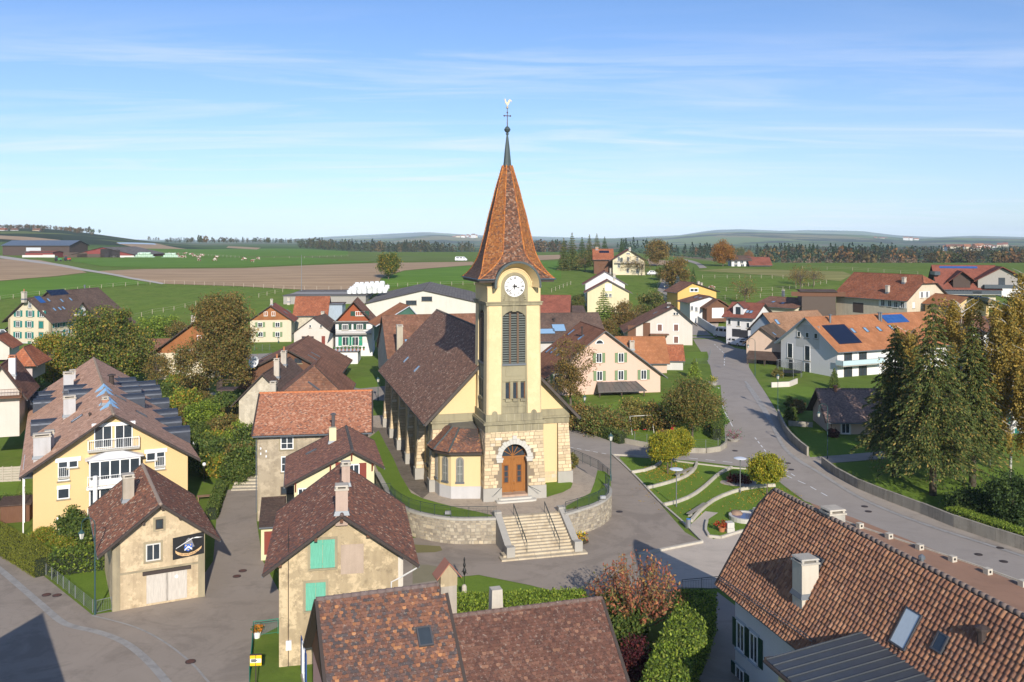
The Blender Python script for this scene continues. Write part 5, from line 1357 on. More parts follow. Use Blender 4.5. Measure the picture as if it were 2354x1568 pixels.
for k in range(ns):
 y0 = -9.95 + k * tr_; z1 = -2.3 + (k + 1) * rs_ - .012 * 0
 if k == 0: x0,x1,y0 = SL - 1.25,SR + 1.0,y0 - .35
 elif k == 1: x0,x1,y0 = SL - .95,SR + .75,y0 - .12
 else: x0,x1 = SL,SR
 y1 = -4.55
 mb = MB(); nb = 4 if k > 1 else 5
 mb.box(x0 - off_.x,x1 - off_.x,y0 - off_.y,y0 + tr_ + .12 + (.5 if k < 2 else 0) - off_.y,-.9,z1 + 2.3 - rs_ * 0)
 so_ = mb.build('step',step_m,steps)
 ln = MB()
 for j in range(1,nb):
  x = x0 + (x1 - x0) * (j + random.uniform(-.2,.2)) / nb - off_.x; ln.box(x - .012,x + .012,y0 - off_.y - .003,y0 + tr_ - off_.y,z1 + 2.3 - rs_,z1 + 2.303)
 ln.build('joint',plain('dark_joint',(.2,.16,.11),.9),so_)
for sx,xa in ((-1,SL - .62),(1,SR)):
 xb = xa + .62; xf = 0.0
 cp = [(-9.75,-2.6),(-9.75,-1.55),(-9.15,-1.45),(-5.2,.32),(-4.5,.38),(-4.5,-2.6)]
 MB().prism([(xa - off_.x,y - off_.y,z + 2.3) for y,z in (cp if sx else cp)],(.62,0,0)).build('cheek_wall',granite,steps)
 MB().box(xa - .06 - off_.x,xb + .06 - off_.x,-9.9 - off_.y,-9.3 - off_.y,-.3,1.05).build('newel_block',granite,steps)
 MB().box(xa - .04 - off_.x,xb + .04 - off_.x,-5.15 - off_.y,-4.45 - off_.y,1.9,2.78).build('newel_block',granite,steps)
for xr in (1.75,4.75):
 y0,y1 = -9.3,-4.7; z = lambda y: -2.3 + (y + 9.95) / tr_ * rs_
 hr = MB(); a,b = Vector((xr,y0,z(y0) + .95)),Vector((xr,y1,z(y1) + .95)); of = Vector((off_.x,off_.y,-2.3))
 hr.tube([a - of,b - of],.03,n=6).tube([a - of - Vector((0,0,.13)),b - of - Vector((0,0,.13))],.018,n=5)
 for f in (0,.33,.66,1): p = a.lerp(b,f); hr.tube([p - of,p - of - Vector((0,0,1.1))],.022,n=5)
 hr.build('handrail',iron,steps)
def railing(name,label,pts,h=1.0,zf=0.0,sp=.14,cat='railing',mat=None,group=None):
 mat = mat or iron; pts = [Vector(p) for p in pts]; root = empty(name,pts[0],0,label,cat,group); o0 = pts[0]
 rail = MB(); rail.tube([p - o0 + Vector((0,0,h)) for p in pts],.028,n=6).tube([p - o0 + Vector((0,0,h - .14)) for p in pts],.014,n=4).tube([p - o0 + Vector((0,0,.1)) for p in pts],.016,n=4); rail.build('rail',mat,root)
 bar = MB().tube([(0,0,.1),(0,0,h - .14)],.009,n=4).mesh('baluster',mat); post = MB().tube([(0,0,-.1),(0,0,h)],.026,n=6).mesh('post',mat)
 acc,k = 0.0,0; tot = sum((pts[i+1] - pts[i]).length for i in range(len(pts) - 1)); sp = max(sp,tot / 280)
 for i in range(len(pts) - 1):
  d = pts[i+1] - pts[i]; L = d.length; t = sp - acc if i else 0.0
  while t < L:
   p = pts[i] + d * (t / L) - o0
   link('post' if k % 12 == 0 else 'baluster',post if k % 12 == 0 else bar,root,p); k += 1; t += sp
  acc = L - (t - sp)
 return root
def inset(pts,d):
 out = []
 for i,p in enumerate(pts):
  t = (pts[min(i+1,len(pts)-1)] - pts[max(i-1,0)]).normalized(); out.append(CW @ (p + Vector((-t.y,t.x,0)) * d + Vector((0,0,.1))))
 return out
railing('railing','curved iron railing on the terrace wall before the stair turret',inset(pL[10:],.2))
railing('railing','curved iron railing on the terrace wall beside the round lawn',inset(pR[1:],.2))
railing('railing','straight iron railing along the ramp behind the church corner',[gp(('T1',*p),z) for p,z in (((1585,575),-.2),((1700,620),-.3),((1850,690),-.4),((1945,770),-.45))],1.05)
railing('railing','short iron railing across the terrace lawn by the cream house',[gp(('T1',*p),0.0) for p in ((28,880),(160,875))],.9)
# ------------------------------------------------------------------ materials of the houses
W_yellow = plaster('yellow_render',(.67,.475,.235),.10,(.5,.36,.15),.08)
W_cream = plaster('cream_render',(.60,.53,.385),.2,(.42,.36,.26),.12)
W_white = plaster('white_render',(.68,.67,.65),.12,(.45,.43,.40),.1)
W_lemon = plaster('lemon_render',(.64,.585,.36),.10,(.5,.46,.3),.08)
W_beige = plaster('old_beige_render',(.44,.35,.22),.5,(.22,.165,.10),1.0,1.3,.8)
W_barn = plaster('barn_render',(.52,.415,.27),.7,(.28,.21,.13),.8,1.2,.5)
W_stone = plaster('worn_stone_render',(.38,.32,.23),.6,(.19,.155,.11),.8,1.2,.5)
W_stone2 = plaster('pale_stone_render',(.50,.45,.35),.5,(.28,.24,.18),.8,1.4,.4)
W_pink = plaster('salmon_render',(.66,.46,.36),.12,(.5,.36,.25),.1)
W_pinkd = plaster('rose_render',(.62,.36,.32),.15,(.4,.25,.2),.1)
W_tan = plaster('tan_render',(.56,.42,.32),.2,(.36,.27,.2),.15)
W_offw = plaster('warm_white_render',(.60,.545,.48),.25,(.42,.37,.3),.15)
W_ochre = plaster('ochre_render',(.68,.43,.14),.12,(.5,.3,.08),.1)
W_farm = plaster('farm_render',(.56,.48,.36),.4,(.32,.26,.18),.3,1,.2)
W_grey = plaster('grey_panel',(.55,.54,.50),.3,(.35,.34,.31),.1)
wood_brown = woodmat('brown_boards',(.15,.075,.045)); wood_dark = woodmat('dark_boards',(.085,.06,.05)); wood_red = woodmat('red_boards',(.30,.085,.035),vert=False)
wood_grey = woodmat('grey_boards',(.33,.31,.28)); wood_blue = woodmat('blue_grey_boards',(.34,.40,.46))
shingle_or = rooftex('orange_shingle',[(.45,.16,.05),(.36,.12,.04),(.52,.22,.08)],.12,.16,.1)
R_brown = rooftex('roof_brown',[(0.189,0.094,0.057),(0.270,0.125,0.075),(0.216,0.106,0.069),(0.338,0.163,0.092)],.28,.36,.3)
R_dark = rooftex('roof_dark',[(0.128,0.081,0.063),(0.162,0.106,0.081),(0.108,0.075,0.060)],.3,.36,.25)
R_red = rooftex('roof_red',[(0.405,0.125,0.057),(0.324,0.106,0.052),(0.486,0.175,0.081),(0.270,0.100,0.057)],.26,.34,.2)
R_orange = rooftex('roof_orange',[(.46,.19,.08),(.42,.17,.075),(.50,.22,.10)],.3,.36,.08)
R_tan = rooftex('roof_tan',[(.36,.20,.11),(.42,.24,.14),(.30,.17,.10)],.22,.3,.15)
R_maroon = rooftex('roof_maroon',[(0.270,0.094,0.063),(0.311,0.106,0.069),(0.230,0.081,0.057)],.3,.36,.05)
R_grey = rooftex('roof_grey',[(.17,.15,.135),(.21,.19,.17),(.14,.125,.115)],.9,.9,.35)
under = plain('roof_underlay',(.06,.045,.04),.9)
SH_teal = plain('teal_shutter',(.02,.17,.15),.6); SH_green = plain('green_shutter',(.17,.24,.12),.6); SH_dgreen = plain('dark_green_shutter',(.012,.055,.035),.5)
SH_red = plain('red_shutter',(.20,.045,.03),.6); SH_mint = woodmat('mint_boards',(.14,.42,.30)); SH_brown = plain('brown_blind',(.17,.085,.065),.6); SH_white = plain('white_shutter',(.7,.69,.66),.6); SH_blue = plain('blue_shutter',(.03,.08,.25),.6)
TP_rb = dict(tw=.26,te=.24,style='flat',pal=[((.20,.095,.06),3),((.26,.125,.08),2),((.14,.075,.055),2),((.34,.19,.12),1),((.42,.35,.27),.35)],t=.03)
# ---- near left: apartment house
h = House('apartment_house','yellow apartment house with brown roof and rows of dark barrel dormers',(75.7,1236),431.5,26.4,1078,('S1',1083,672),back=('S1',905,150),oe=1.0,og=1.0,
  wall=W_yellow,roof=under,tiles=dict(tw=.30,te=.33,style='flat',pal=[((.50,.29,.195),3),((.54,.32,.215),2),((.45,.26,.175),2),((.58,.37,.26),.8)],t=.03,ridge=(.24,.19,.15)))
h.lay(['L','R'])
barrel = seamed('barrel_zinc',(.055,.065,.085))
def barrel_dormer(h,key,p,w_=1.5,L=2.4):
 u,v = h.on(p,key); sl = h.slopes[key]; b = Vector(sl['o']) + Vector(sl['u']) * u + Vector(sl['v']) * v
 out = Vector((sl['n'].x,sl['n'].y,0)).normalized(); al = Vector((-out.y,out.x,0)); m = MB(); n = 10
 f,bk = b + out * L * .45,b - out * L * .75
 zz = b.z - .5
 pf = [f + al * (w_/2 * math.cos(math.pi * k / n)) + Vector((0,0,.55 + .55 * math.sin(math.pi * k / n))) for k in range(n + 1)]
 pb = [p_ - (f - bk) for p_ in pf]
 for k in range(n): m.add([pf[k],pf[k+1],pb[k+1],pb[k]],[(0,1,2,3)])
 lo = [f + al * w_/2 - Vector((0,0,1.0)),f - al * w_/2 - Vector((0,0,1.0))]; lb = [p_ - (f - bk) for p_ in lo]
 m.add([pf[0],lo[0],lb[0],pb[0]],[(0,1,2,3)]); m.add([pf[-1],lo[1],lb[1],pb[-1]],[(3,2,1,0)])
 d = m.build('barrel_dormer',barrel,h.root,True)
 MB().add([lo[0],lo[1]] + [pf[k] for k in range(n,-1,-1)],[tuple(range(n + 3))[::-1]]).build('dormer_front',white,d)
 MB().prism([f + al * .5 + out*.02 + Vector((0,0,-.6)),f - al * .5 + out*.02 + Vector((0,0,-.6)),f - al * .5 + out*.02 + Vector((0,0,.75)),f + al * .5 + out*.02 + Vector((0,0,.75))],out * .03).build('pane',glass,d)
for p in ((1210,400),(1235,440),(1255,490),(1285,560)): barrel_dormer(h,'R',('S1',*p),1.5,2.2)
for p in ((1390,425),(1430,470),(1440,520),(1510,600),(1585,705),(1615,790),(1690,880)): barrel_dormer(h,'R',('S1',*p),1.7,2.6)
for p in ((690,475),(740,520),(400,530),(370,575),(400,600),(390,810)): barrel_dormer(h,'L',('S1',*p),1.5,2.2)
h.chimney('L',('S1',650,450),q(('S1',0,265))[1],1.15,.9,plaster('white_stack',(.46,.455,.45),.3)); h.chimney('L',('S1',690,350),q(('S1',0,245))[1],.7,.7,MT['white_stack'])
h.chimney('L',('S1',660,680),q(('S1',0,490))[1],1.2,.9,MT['white_stack']); h.chimney('L',('S1',400,1070),q(('S1',0,850))[1],1.5,.9,MT['white_stack']); h.chimney('L',('S1',470,1000),q(('S1',0,820))[1],.8,.8,MT['white_stack'])
h.pipe('R',('S1',1060,380),q(('S1',0,285))[1],.28,dark_trim); h.pipe('L',('S1',853,690),q(('S1',0,650))[1],.09,dark_trim); h.chimney('L',('S1',1000,570),q(('S1',0,500))[1],.6,.6,plain('brick_stack',(.38,.2,.13)))
for p,k in ((('S1',735,715),'L'),(('S1',650,470),'L'),(('S1',1340,670),'R'),(('S1',1160,340),'R'),(('S1',1140,520),'R')): h.skylight(k,p,.8,1.3)
glaz = plain('ridge_glazing',(.30,.50,.66),.12,.6)
for yy in (3.2,6.0,12.0,15.4):
 for key,s_ in (('L',-1),('R',1)):
  sl = h.slopes[key]; r0 = Vector((h.rx,yy + 2.0,h.hr + .30)); ob = MB(); a = r0 + Vector((0,-.9,.05)); e0 = Vector((h.rx + s_ * 1.5,yy + 1.4,h.hr - .95)); e1 = Vector((h.rx + s_ * 1.5,yy + 2.7,h.hr - .95)); tp_ = Vector((h.rx,yy + 2.3,h.hr + .55))
  ob.add([Vector((h.rx,yy + .9,h.hr + .25)),e0,tp_],[(0,1,2)]).add([tp_,e0,e1],[(0,1,2)]); ob.build('ridge_glazing',glaz,h.root)
# front
for p in (('S1',980,870),('S1',1175,870)): h.win('F',p,1.6,2.4,mull=1,sill=False)
h.panel('F',('S1',980,768),2.0,.35,white,'blind_box',0,.15); h.panel('F',('S1',1180,755),2.0,.35,white,'blind_box',0,.15)
h.balcony('F',('S1',1078,990),4.6,.7,1.05)
h.win('F',('S1',690,1135),.95,.85,mull=0); h.win('F',('S1',605,1195),1.0,2.1,mull=0); h.panel('F',('S1',648,1098),2.2,.4,white,'blind_box',0,.14); h.balcony('F',('S1',605,1270),1.0,.15,1.0)
h.win('F',('S1',1440,1065),1.0,.95,mull=0); h.win('F',('S1',1520,1100),.95,1.9,mull=0); h.panel('F',('S1',1480,1015),2.1,.38,white,'blind_box',0,.14); h.balcony('F',('S1',1520,1165),1.0,.15,1.0)
h.win('F',('S1',603,1410),1.05,1.25,mull=0); h.panel('F',('S1',604,1360),1.15,.35,white,'blind_box',0,.14)
h.win('F',('S2',540,590),1.05,1.05,mull=0); h.panel('F',('S2',540,548),1.15,.35,white,'blind_box',0,.14)
# glazed bay
x,y = h.at('F',('S1',1085,1200)); bay = MB()
def bay_at(z0,z1,nm):
 fr_ = MB(); x0,x1,dp = x - 2.2,x + 2.2,1.3
 for k in range(6):
  t = x0 + (x1 - x0) * k / 5; fr_.box(t - .06,t + .06,-dp - .06,-dp + .06,z0,z1)
 fr_.box(x0,x1,-dp - .07,-dp + .05,z1 - .18,z1).box(x0,x1,-dp - .07,-dp + .05,z0,z0 + .55)
 for s_ in (x0,x1): fr_.box(s_ - .06,s_ + .06,-dp,0,z1 - .18,z1).box(s_ - .05,s_ + .05,-dp,0,z0,z0 + .55)
 o = fr_.build('glazed_bay',white,h.root); MB().box(x0 + .03,x1 - .03,-dp + .01,-dp + .03,z0 + .5,z1 - .1).box(x0 + .01,x0 + .03,-dp,0,z0 + .5,z1 - .1).box(x1 - .03,x1 - .01,-dp,0,z0 + .5,z1 - .1).build('pane',glass,o)
 MB().box(x0 - .1,x1 + .1,-dp - .1,0,z0 - .2,z0).build('balcony_slab',W_yellow,o)
ztop = h.pl(('S1',1085,1090),'y',-1.3).z; zmid = h.pl(('S1',1085,1330),'y',-1.3).z
bay_at(zmid,ztop,'a'); bay_at(zmid - 3.0,zmid - .25,'b'); bay_at(.2,zmid - 3.3,'c')
rf = MB(); ap = (x,-.1,ztop + .75); c6 = [(x - 2.6,0,ztop),(x - 2.6,-1.45,ztop),(x - 1.2,-1.55,ztop),(x + 1.2,-1.55,ztop),(x + 2.6,-1.45,ztop),(x + 2.6,0,ztop)]
for k in range(5): rf.add([c6[k],c6[k+1],ap],[(0,1,2)])
rf.build('bay_roof',plain('bay_metal',(.66,.66,.66),.4),h.root)
for z in (zmid,zmid - 3.0):
 T = Matrix.Translation((x,-1.35,z)); r = MB().tube([(x - 2.4,-1.9,z + 1.0),(x + 2.4,-1.9,z + 1.0)],.03).tube([(x - 2.4,-1.9,z + .15),(x + 2.4,-1.9,z + .15)],.02)
 for k in range(26): r.tube([(x - 2.4 + k * .19,-1.9,z + .15),(x - 2.3 + k * .19 - .1,-1.9,z + 1.0)],.014,n=4)
 for s_ in (-2.4,2.4): r.tube([(x + s_,-1.9,z + 1.0),(x + s_,-1.3,z + 1.0)],.03).tube([(x + s_,-1.9,z),(x + s_,-1.9,z + 1.0)],.03)
 r.build('balcony_railing',white,h.root); MB().box(x - 2.5,x + 2.5,-1.98,-1.3,z - .2,z - .02).build('balcony_slab',white,h.root)
MB().tube([(x - 1.75,-2.0,.0),(x - 1.75,-2.0,zmid + 1.1)],.2,n=10).build('flue_column',white,h.root)
MB().box(-.9,-.01,1.5,8.0,5.2,5.35).box(-.9,-.8,1.5,1.6,0,5.2).box(-.9,-.8,5.5,5.6,0,5.2).build('side_balcony',white,h.root)
for z in (2.6,5.2): MB().tube([(-.85,1.5,z + .95),(-.85,8,z + .95)],.03).tube([(-.85,1.5,z + .5),(-.85,8,z + .5)],.02).build('side_railing',white,h.root)
# ---- near left: small barn with the banner
BARN = [((0.229,0.098,0.061),3),((0.290,0.121,0.071),2),((0.156,0.081,0.056),2.5),((0.362,0.161,0.086),1),((0.483,0.356,0.243),.5)]
h = House('barn','small rendered barn with steep brown roof and black banner',(259.4,1406.7),469.5,27,1249,('S2',1372,425),back=('S2',1272,118),oe=1.0,og=.85,wall=W_barn,roof=under,tiles=dict(tw=.21,te=.17,style='biber',pal=BARN,t=.025,ridge=(.27,.21,.17)),cat='barn')
h.lay(['L','R'])
h.chimney('L',('S2',1090,390),q(('S2',0,170))[1],.85,.85,plaster('old_stack',(.40,.35,.28),.5))
h.win('F',('S2',1356,597),.55,.75,mull=0,sur=sandstone,frame=dark_trim,sill=False); h.win('F',('S2',1303,835),1.05,1.3,mull=1,sur=sandstone,frame=offwhite)
door_m = woodmat('bleached_boards',(.52,.48,.42))
for p in (('S2',1338,1135),('S2',1500,1110)): h.panel('F',p,1.55,2.25,door_m,'barn_door',0,.06)
x,y = h.at('F',('S2',1500,1040)); ob = MB().lathe([(.13,.062),(.13,.075)],16).build('round_sign',white,h.root); ob.matrix_local = h.face('F') @ Matrix.Translation((x,y,0))
x,y = h.at('F',('S2',1420,990)); T = h.face('F') @ Matrix.Translation((x,y,0)); MB().box(-1.75,1.75,-.13,.13,0,.14,0,T).build('lintel',dark_trim,h.root)
h.boxl('corner_quoin',sandstone,-.04,.5,-.05,.3,-.3,h.he - .1); h.boxl('corner_quoin',sandstone,h.w - .45,h.w + .04,-.05,.3,-.3,h.he2 - .1)
xq,zq = h.at('F',('S2',1356,1000)); h.boxl('string_course',sandstone,.5,h.w - .45,-.04,.1,zq + .15,zq + .3)
for p in (('S2',1210,575),('S2',1525,530),('S2',1375,450)):
 x,y = h.at('F',p); h.boxl('purlin_end',wood_dark,x - .09,x + .09,-.6,.1,y - .1,y + .12)
# banner: black cloth, figure with a scythe left as plain shapes, shield and scroll, lettering
x,y = h.at('F',('S2',1603,780)); bw,bh = 2.32,1.75
T = h.face('F') @ Matrix.Translation((x,y,0)) @ Matrix.Rotation(R(5),4,'Z')
ban = empty('banner',h.W @ (T @ Vector((0,0,.06))),h.yaw,'black banner with shield, scroll and lettering on the barn gable','banner')
def bt_(x,y,z=0): return Vector((x,-z,y))
Rr2 = Matrix.Rotation(R(-5) * -1,4,'Y')
def bpoly(name,pts,mat,z):
 m = MB(); m.prism([bt_(px,py,z) for px,py in pts],(0,-.004,0)); return m.build(name,mat,ban)
m = MB(); m.prism([bt_(-bw/2,-bh/2 - .06),bt_(bw/2,-bh/2 + .12),bt_(bw/2,bh/2 + .06),bt_(-bw/2,bh/2 - .12)],(0,-.012,0)); m.build('cloth',plain('banner_black',(.018,.018,.02),.5),ban)
bwh,bbl,bor,byl,bgr = plain('banner_white',(.75,.75,.75)),plain('banner_blue',(.03,.12,.5)),plain('banner_tan',(.62,.40,.20)),plain('banner_yellow',(.75,.55,.05)),plain('banner_grey',(.2,.2,.21))
bpoly('hood',[(-.30,.05),(-.18,.45),(.0,.62),(.22,.52),(.34,.15),(.45,-.1),(.1,-.2)],bgr,.016)
bpoly('scythe_blade',[(.25,.55),(.6,.62),(1.05,.55),(.7,.52)],bwh,.018); bpoly('scythe_pole',[(-.95,-.12),(-.9,-.05),(.3,.60),(.32,.54)],bwh,.017)
bpoly('shield',[(-.32,.12),(.28,.16),(.26,-.22),(-.02,-.42),(-.30,-.26)],bbl,.022); bpoly('chevron',[(-.30,-.24),(-.02,.02),(.26,-.20),(.26,-.34),(-.02,-.12),(-.30,-.36)],bwh,.026)
for px,py in ((-.2,.04),(.15,.06),(-.02,-.28)): bpoly('star',[(px + .055*math.cos(a),py + .055*math.sin(a)) for a in [k*math.pi/4 for k in range(8)]],byl,.027)
scr = [(-.98,-.22),(-.8,-.36),(-.5,-.50),(-.02,-.56),(.45,-.46),(.75,-.30),(.98,-.12),(.93,-.32),(.72,-.50),(.45,-.66),(-.02,-.78),(-.5,-.72),(-.8,-.58),(-.95,-.42)]
sm = MB(); n = len(scr)
top,bot = scr[:7],scr[7:][::-1]
for k in range(6): sm.prism([bt_(*top[k],.02),bt_(*top[k+1],.02),bt_(*bot[k+1],.02),bt_(*bot[k],.02)],(0,-.004,0))
sm.build('scroll',bor,ban)
tcu = bpy.data.curves.new('lettering','FONT'); tcu.body = 'LES FAUCHEURS'; tcu.size = .185; tcu.align_x = 'CENTER'; tcu.extrude = .002
to = bpy.data.objects.new('lettering',tcu); col.objects.link(to); tcu.materials.append(blackp); to.parent = ban
dg = bpy.context.evaluated_depsgraph_get(); me = bpy.data.meshes.new_from_object(to.evaluated_get(dg)); bpy.data.objects.remove(to)
for v in me.vertices:
 x0,y0 = v.co.x,v.co.y; v.co = bt_(x0,y0 - .70 + .22 * (x0 / .9) ** 2 + .05 * x0,.028)
me.materials.clear(); me.materials.append(blackp); link('lettering',me,ban)
# ---- near centre: beige house with mint shutters
HB = [((0.220,0.096,0.062),3),((0.272,0.114,0.068),2.4),((0.168,0.084,0.062),2.2),((0.350,0.144,0.083),1.2),((0.492,0.336,0.228),.45),((0.130,0.084,0.068),1)]
h = House('house','beige roughcast house with mint green shutters and mottled brown roof',(643,1533),925.5,10.5,1292,('S4',905,168),back=('S3',1120,1055),oe=.95,og=.8,wall=W_beige,roof=under,tiles=dict(tw=.19,te=.155,style='biber',pal=HB,t=.025,ridge=(.12,.085,.075)))
h.lay(['L','R'])
h.win('F',('S4',745,492),1.6,1.85,sh=SH_mint,closed=True,sur=sandstone); h.win('F',('S4',687,848),1.3,1.8,sh=SH_mint,closed=True,sur=sandstone)
h.panel('F',('S4',993,535),1.5,1.95,plaster('walled_up',(.46,.36,.28),.3),'walled_window',0,.03)
for p in (('S4',690,348),('S4',1125,312),('S4',904,192),('S4',1415,480),('S4',392,560)):
 x,y = h.at('F',p); h.boxl('purlin_end',wood_brown,x - .1,x + .1,-.72,.1,y - .12,y + .12)
h.boxl('corner_strip',plaster('pale_strip',(.60,.55,.47),.3),h.w - .3,h.w + .03,-.04,.3,3.6,h.he2 - .1)
h.boxl('corner_strip',MT['old_beige_render'],-.04,.45,-.045,.3,-.3,h.he - .1)
h.boxl('wall_buttress',plaster('pale_buttress',(.50,.47,.41),.4),h.w - 1.15,h.w - .55,-.55,.05,-.3,3.2)
MB().tube([(h.w + .9,-.6,h.he2 - .75),(h.w - .2,-.15,h.he2 - 1.5),(h.w - .75,-.1,h.he2 - 1.75),(h.w - .8,-.1,3.3)],.055,n=6).build('downpipe',plain('white_pipe',(.62,.62,.6)),h.root)
h.chimney('R',('S4',905,140),q(('S3',0,1205))[1],.8,.8,plaster('rough_stack',(.48,.36,.29),.4,bump=.9)); h.chimney('R',('S3',1195,1200),q(('S3',0,985))[1],.6,.6,MT['rough_stack'])
MB().tube([(.55,-.06,9.0),(.55,-.06,0)],.025,n=4).build('cable',dark_trim,h.root); h.boxl('meter_box',white,.4,.75,-.18,0,1.1,1.7)
# ---- cream house with red shutters, its lean-to, and the stone house with the long orange roof
h = House('house','pale lemon house with red shutters and red brown asymmetric roof',(676.3,1190),860.2,13,1107,('S3',1255,890),back=('S3',1215,682),d=79.5,ru=.72,eave2=('S3',1460,985),oe=.75,og=.7,wall=W_lemon,roof=under,tiles=dict(tw=.2,te=.17,style='biber',pal=[((.24,.11,.075),3),((.30,.14,.09),2),((.18,.095,.075),2),((.38,.19,.12),.8)],t=.025,ridge=(.07,.065,.065)))
h.lay(['L','R'],200)
h.win('F',('S3',1270,1080),1.0,1.25,mull=1); h.panel('F',('S3',1355,1080),.65,1.45,SH_red,'shutter',0,.05); h.panel('F',('S3',1130,1060),.6,1.2,SH_red,'shutter',0,.05); h.win('F',('S3',785,1285),.8,.8)
for p in (('S3',1250,905),('S3',1048,1015),('S3',1445,1000),('S3',717,1200)):
 x,y = h.at('F',p); MB().prism([(x - .06,0,y + .15),(x - .06,-.6,y + .15),(x - .06,0,y - .75)],(.12,0,0)).build('bracket',SH_red,h.root)
h.chimney('L',('S3',1070,800),q(('S3',0,665))[1],.65,.65,W_lemon,False); h.pipe('L',('S3',1076,690),q(('S3',0,525))[1],.17,plain('steel_flue',(.16,.15,.15),.35,.5,.5))
h.skylight('L',('S3',870,900),.35,1.1)
h = House('lean_to','low lean-to with grey brown roof between the lane and the lemon house',(600,1268),650,13,1212,('S3',530,1345),l=6.5,d=80.5,axis='x',ru=.97,oe=.3,og=.2,wall=W_lemon,roof=R_dark,cat='shed')
h.panel('F',('S4',300,400),.9,2.0,SH_red,'door')
h = House('house','old stone house with long flat salmon tile roof facing the lane',(591.7,1182),845.7,8.7,993,(720,905),l=9.0,axis='x',ru=.62,oe=.75,og=.45,wall=W_stone,roof=under,tiles=dict(tw=.19,te=.165,style='biber',pal=[((.40,.17,.095),3),((.46,.22,.13),2.4),((.34,.14,.08),2),((.50,.29,.19),1),((.22,.12,.09),.5)],t=.026,ridge=(.48,.17,.07)),d=91.7)
h.lay(['F','B'])
h.win('F',('S3',637,787),1.25,1.75,mull=1,trans=2,sur=sandstone); h.win('F',('S3',632,1012),1.05,1.55,mull=1,trans=1); h.win('F',('S3',640,1262),1.3,.8,frame=dark_trim)
MB().tube([(-.1,-.1,h.he - .2),(-.1,-.1,.2)],.05).build('downpipe',zinc,h.root)
for p in ((388,862),(388,912),(440,888),(440,937)):
 x,y = h.at('F',('S3',*p)); h.boxl('insulator',white,x - .06,x + .06,-.16,0,y - .1,y + .1)
# ---- second row behind it
h = House('house','pale stone gable house with dark ribbed roof and two clay-topped chimneys',('S3',180,700),('S3',640,300),2,q(('S3',0,400))[1],('S3',430,165),back=('R2',345,758),oe=.8,og=.6,wall=W_stone2,roof=R_dark,d=123)
h.chimney('R',('R2',250,915),q(('R2',0,755))[1],.7,.7,pots=1); h.chimney('R',('R2',310,810),q(('R2',0,690))[1],.75,.75,pots=1); h.chimney('F' if 'F' in h.slopes else 'R',('R2',220,1050),q(('R2',0,950))[1],.75,.75)
h.balcony('L',('R1',2010,1480),2.5,2.2,1.0,wood_dark,wood_dark)
h = House('house','wide house with brown boarded gable and skylights near the back street',('R2',-80,960),('R2',730,980),4,q(('R2',0,905))[1],('R2',375,690),back=('R2',395,578),d=154,oe=.9,og=.9,ru=.53,wall=wood_brown,roof=R_brown,th=.25)
h.skylight('R',('R2',585,730),.35,2.2); h.skylight('R',('R2',560,755),.35,2.2); h.skylight('L',('R2',165,730),.35,2.2); h.win('F',('R2',430,775),1.3,.9,frame=wood_dark)
h.skylight('L',('R2',160,760),.35,2.2)
h = House('house','house with hipped red brown tile roof behind the long salmon roof',(640,960),790,6,912,('S3',800,128),l=11,d=108,oe=.6,og=.5,hipf=1,wall=W_stone2,roof=R_brown)
h.skylight('R',('S3',890,272),.25,1.6)
# ---- far back centre
h = House('house','white house with orange shingled gable above green shutters',('R2',22,620),('R2',372,625),8,q(('R2',0,432))[1],('R2',190,312),l=9,oe=.8,og=.8,wall=W_cream,roof=R_maroon,gable=(shingle_or,0))
h.wins('F',[('R2',107,470),('R2',255,470),('R2',112,552),('R2',255,552)],1.1,1.2,sh=SH_green); h.wins('F',[('R2',155,377),('R2',220,377)],.9,1.1); h.chimney('L',('R2',205,300),q(('R2',0,250))[1],.6,.6)
h.skylight('R',('R2',325,368),.6,1.3); h.skylight('R',('R2',350,352),.6,1.3)
h = House('farm_block','long red brown roofed farm block behind the orange shingled gable',('R2',400,480),('R2',670,440),6,q(('R2',0,385))[1],('R2',500,235),l=12,d=240,axis='x',oe=.6,og=.5,wall=W_stone2,roof=R_red,cat='house')
h.chimney('F',('R2',350,275),q(('R2',0,232))[1],.7,.7)
h = House('house','plain beige gable house with small dark windows by the back street',('R2',395,690),('R2',725,690),-4,q(('R2',0,540))[1],('R2',570,415),l=10,oe=.4,og=.3,wall=W_offw,roof=R_dark,d=208)
h.wins('F',[('R2',533,483),('R2',625,483)],.45,.65,mull=0); h.wins('F',[('R2',480,590),('R2',545,590)],1.0,1.2,mull=0,frame=SH_brown); h.panel('F',('R2',645,608),.8,2.2,SH_red,'door'); h.chimney('L',('R2',640,410),q(('R2',0,355))[1],.7,.7)
h = House('chalet','chalet with rust red gable, two balconies and green shutters',('R2',748,655),('R2',1062,650),6,q(('R2',0,445))[1],('R2',948,275),l=12,d=200,oe=1.3,og=1.3,wall=W_white,roof=R_brown,gable=(wood_red,0),base=5)
h.wins('F',[('R2',955,375)],1.9,1.0,sh=SH_dgreen,mull=3); h.wins('F',[('R2',830,490),('R2',955,488)],1.3,1.2,sh=SH_dgreen,mull=2); h.balcony('F',('R2',905,545),7.6,1.3,1.0,wood_grey,wood_grey); h.wins('F',[('R2',835,610),('R2',915,610)],1.5,1.9,sh=plain('emerald_shutter',(.02,.25,.14)),mull=1); h.panel('F',('R2',985,600),2.2,1.0,offwhite,'awning')
x,y = h.at('F',('R2',905,440)); h.boxl('canopy',wood_grey,-.3,h.w + .3,-1.3,0,y - .05,y + .1)
h.chimney('L',('R2',920,265),q(('R2',0,215))[1],.6,.6,W_offw)
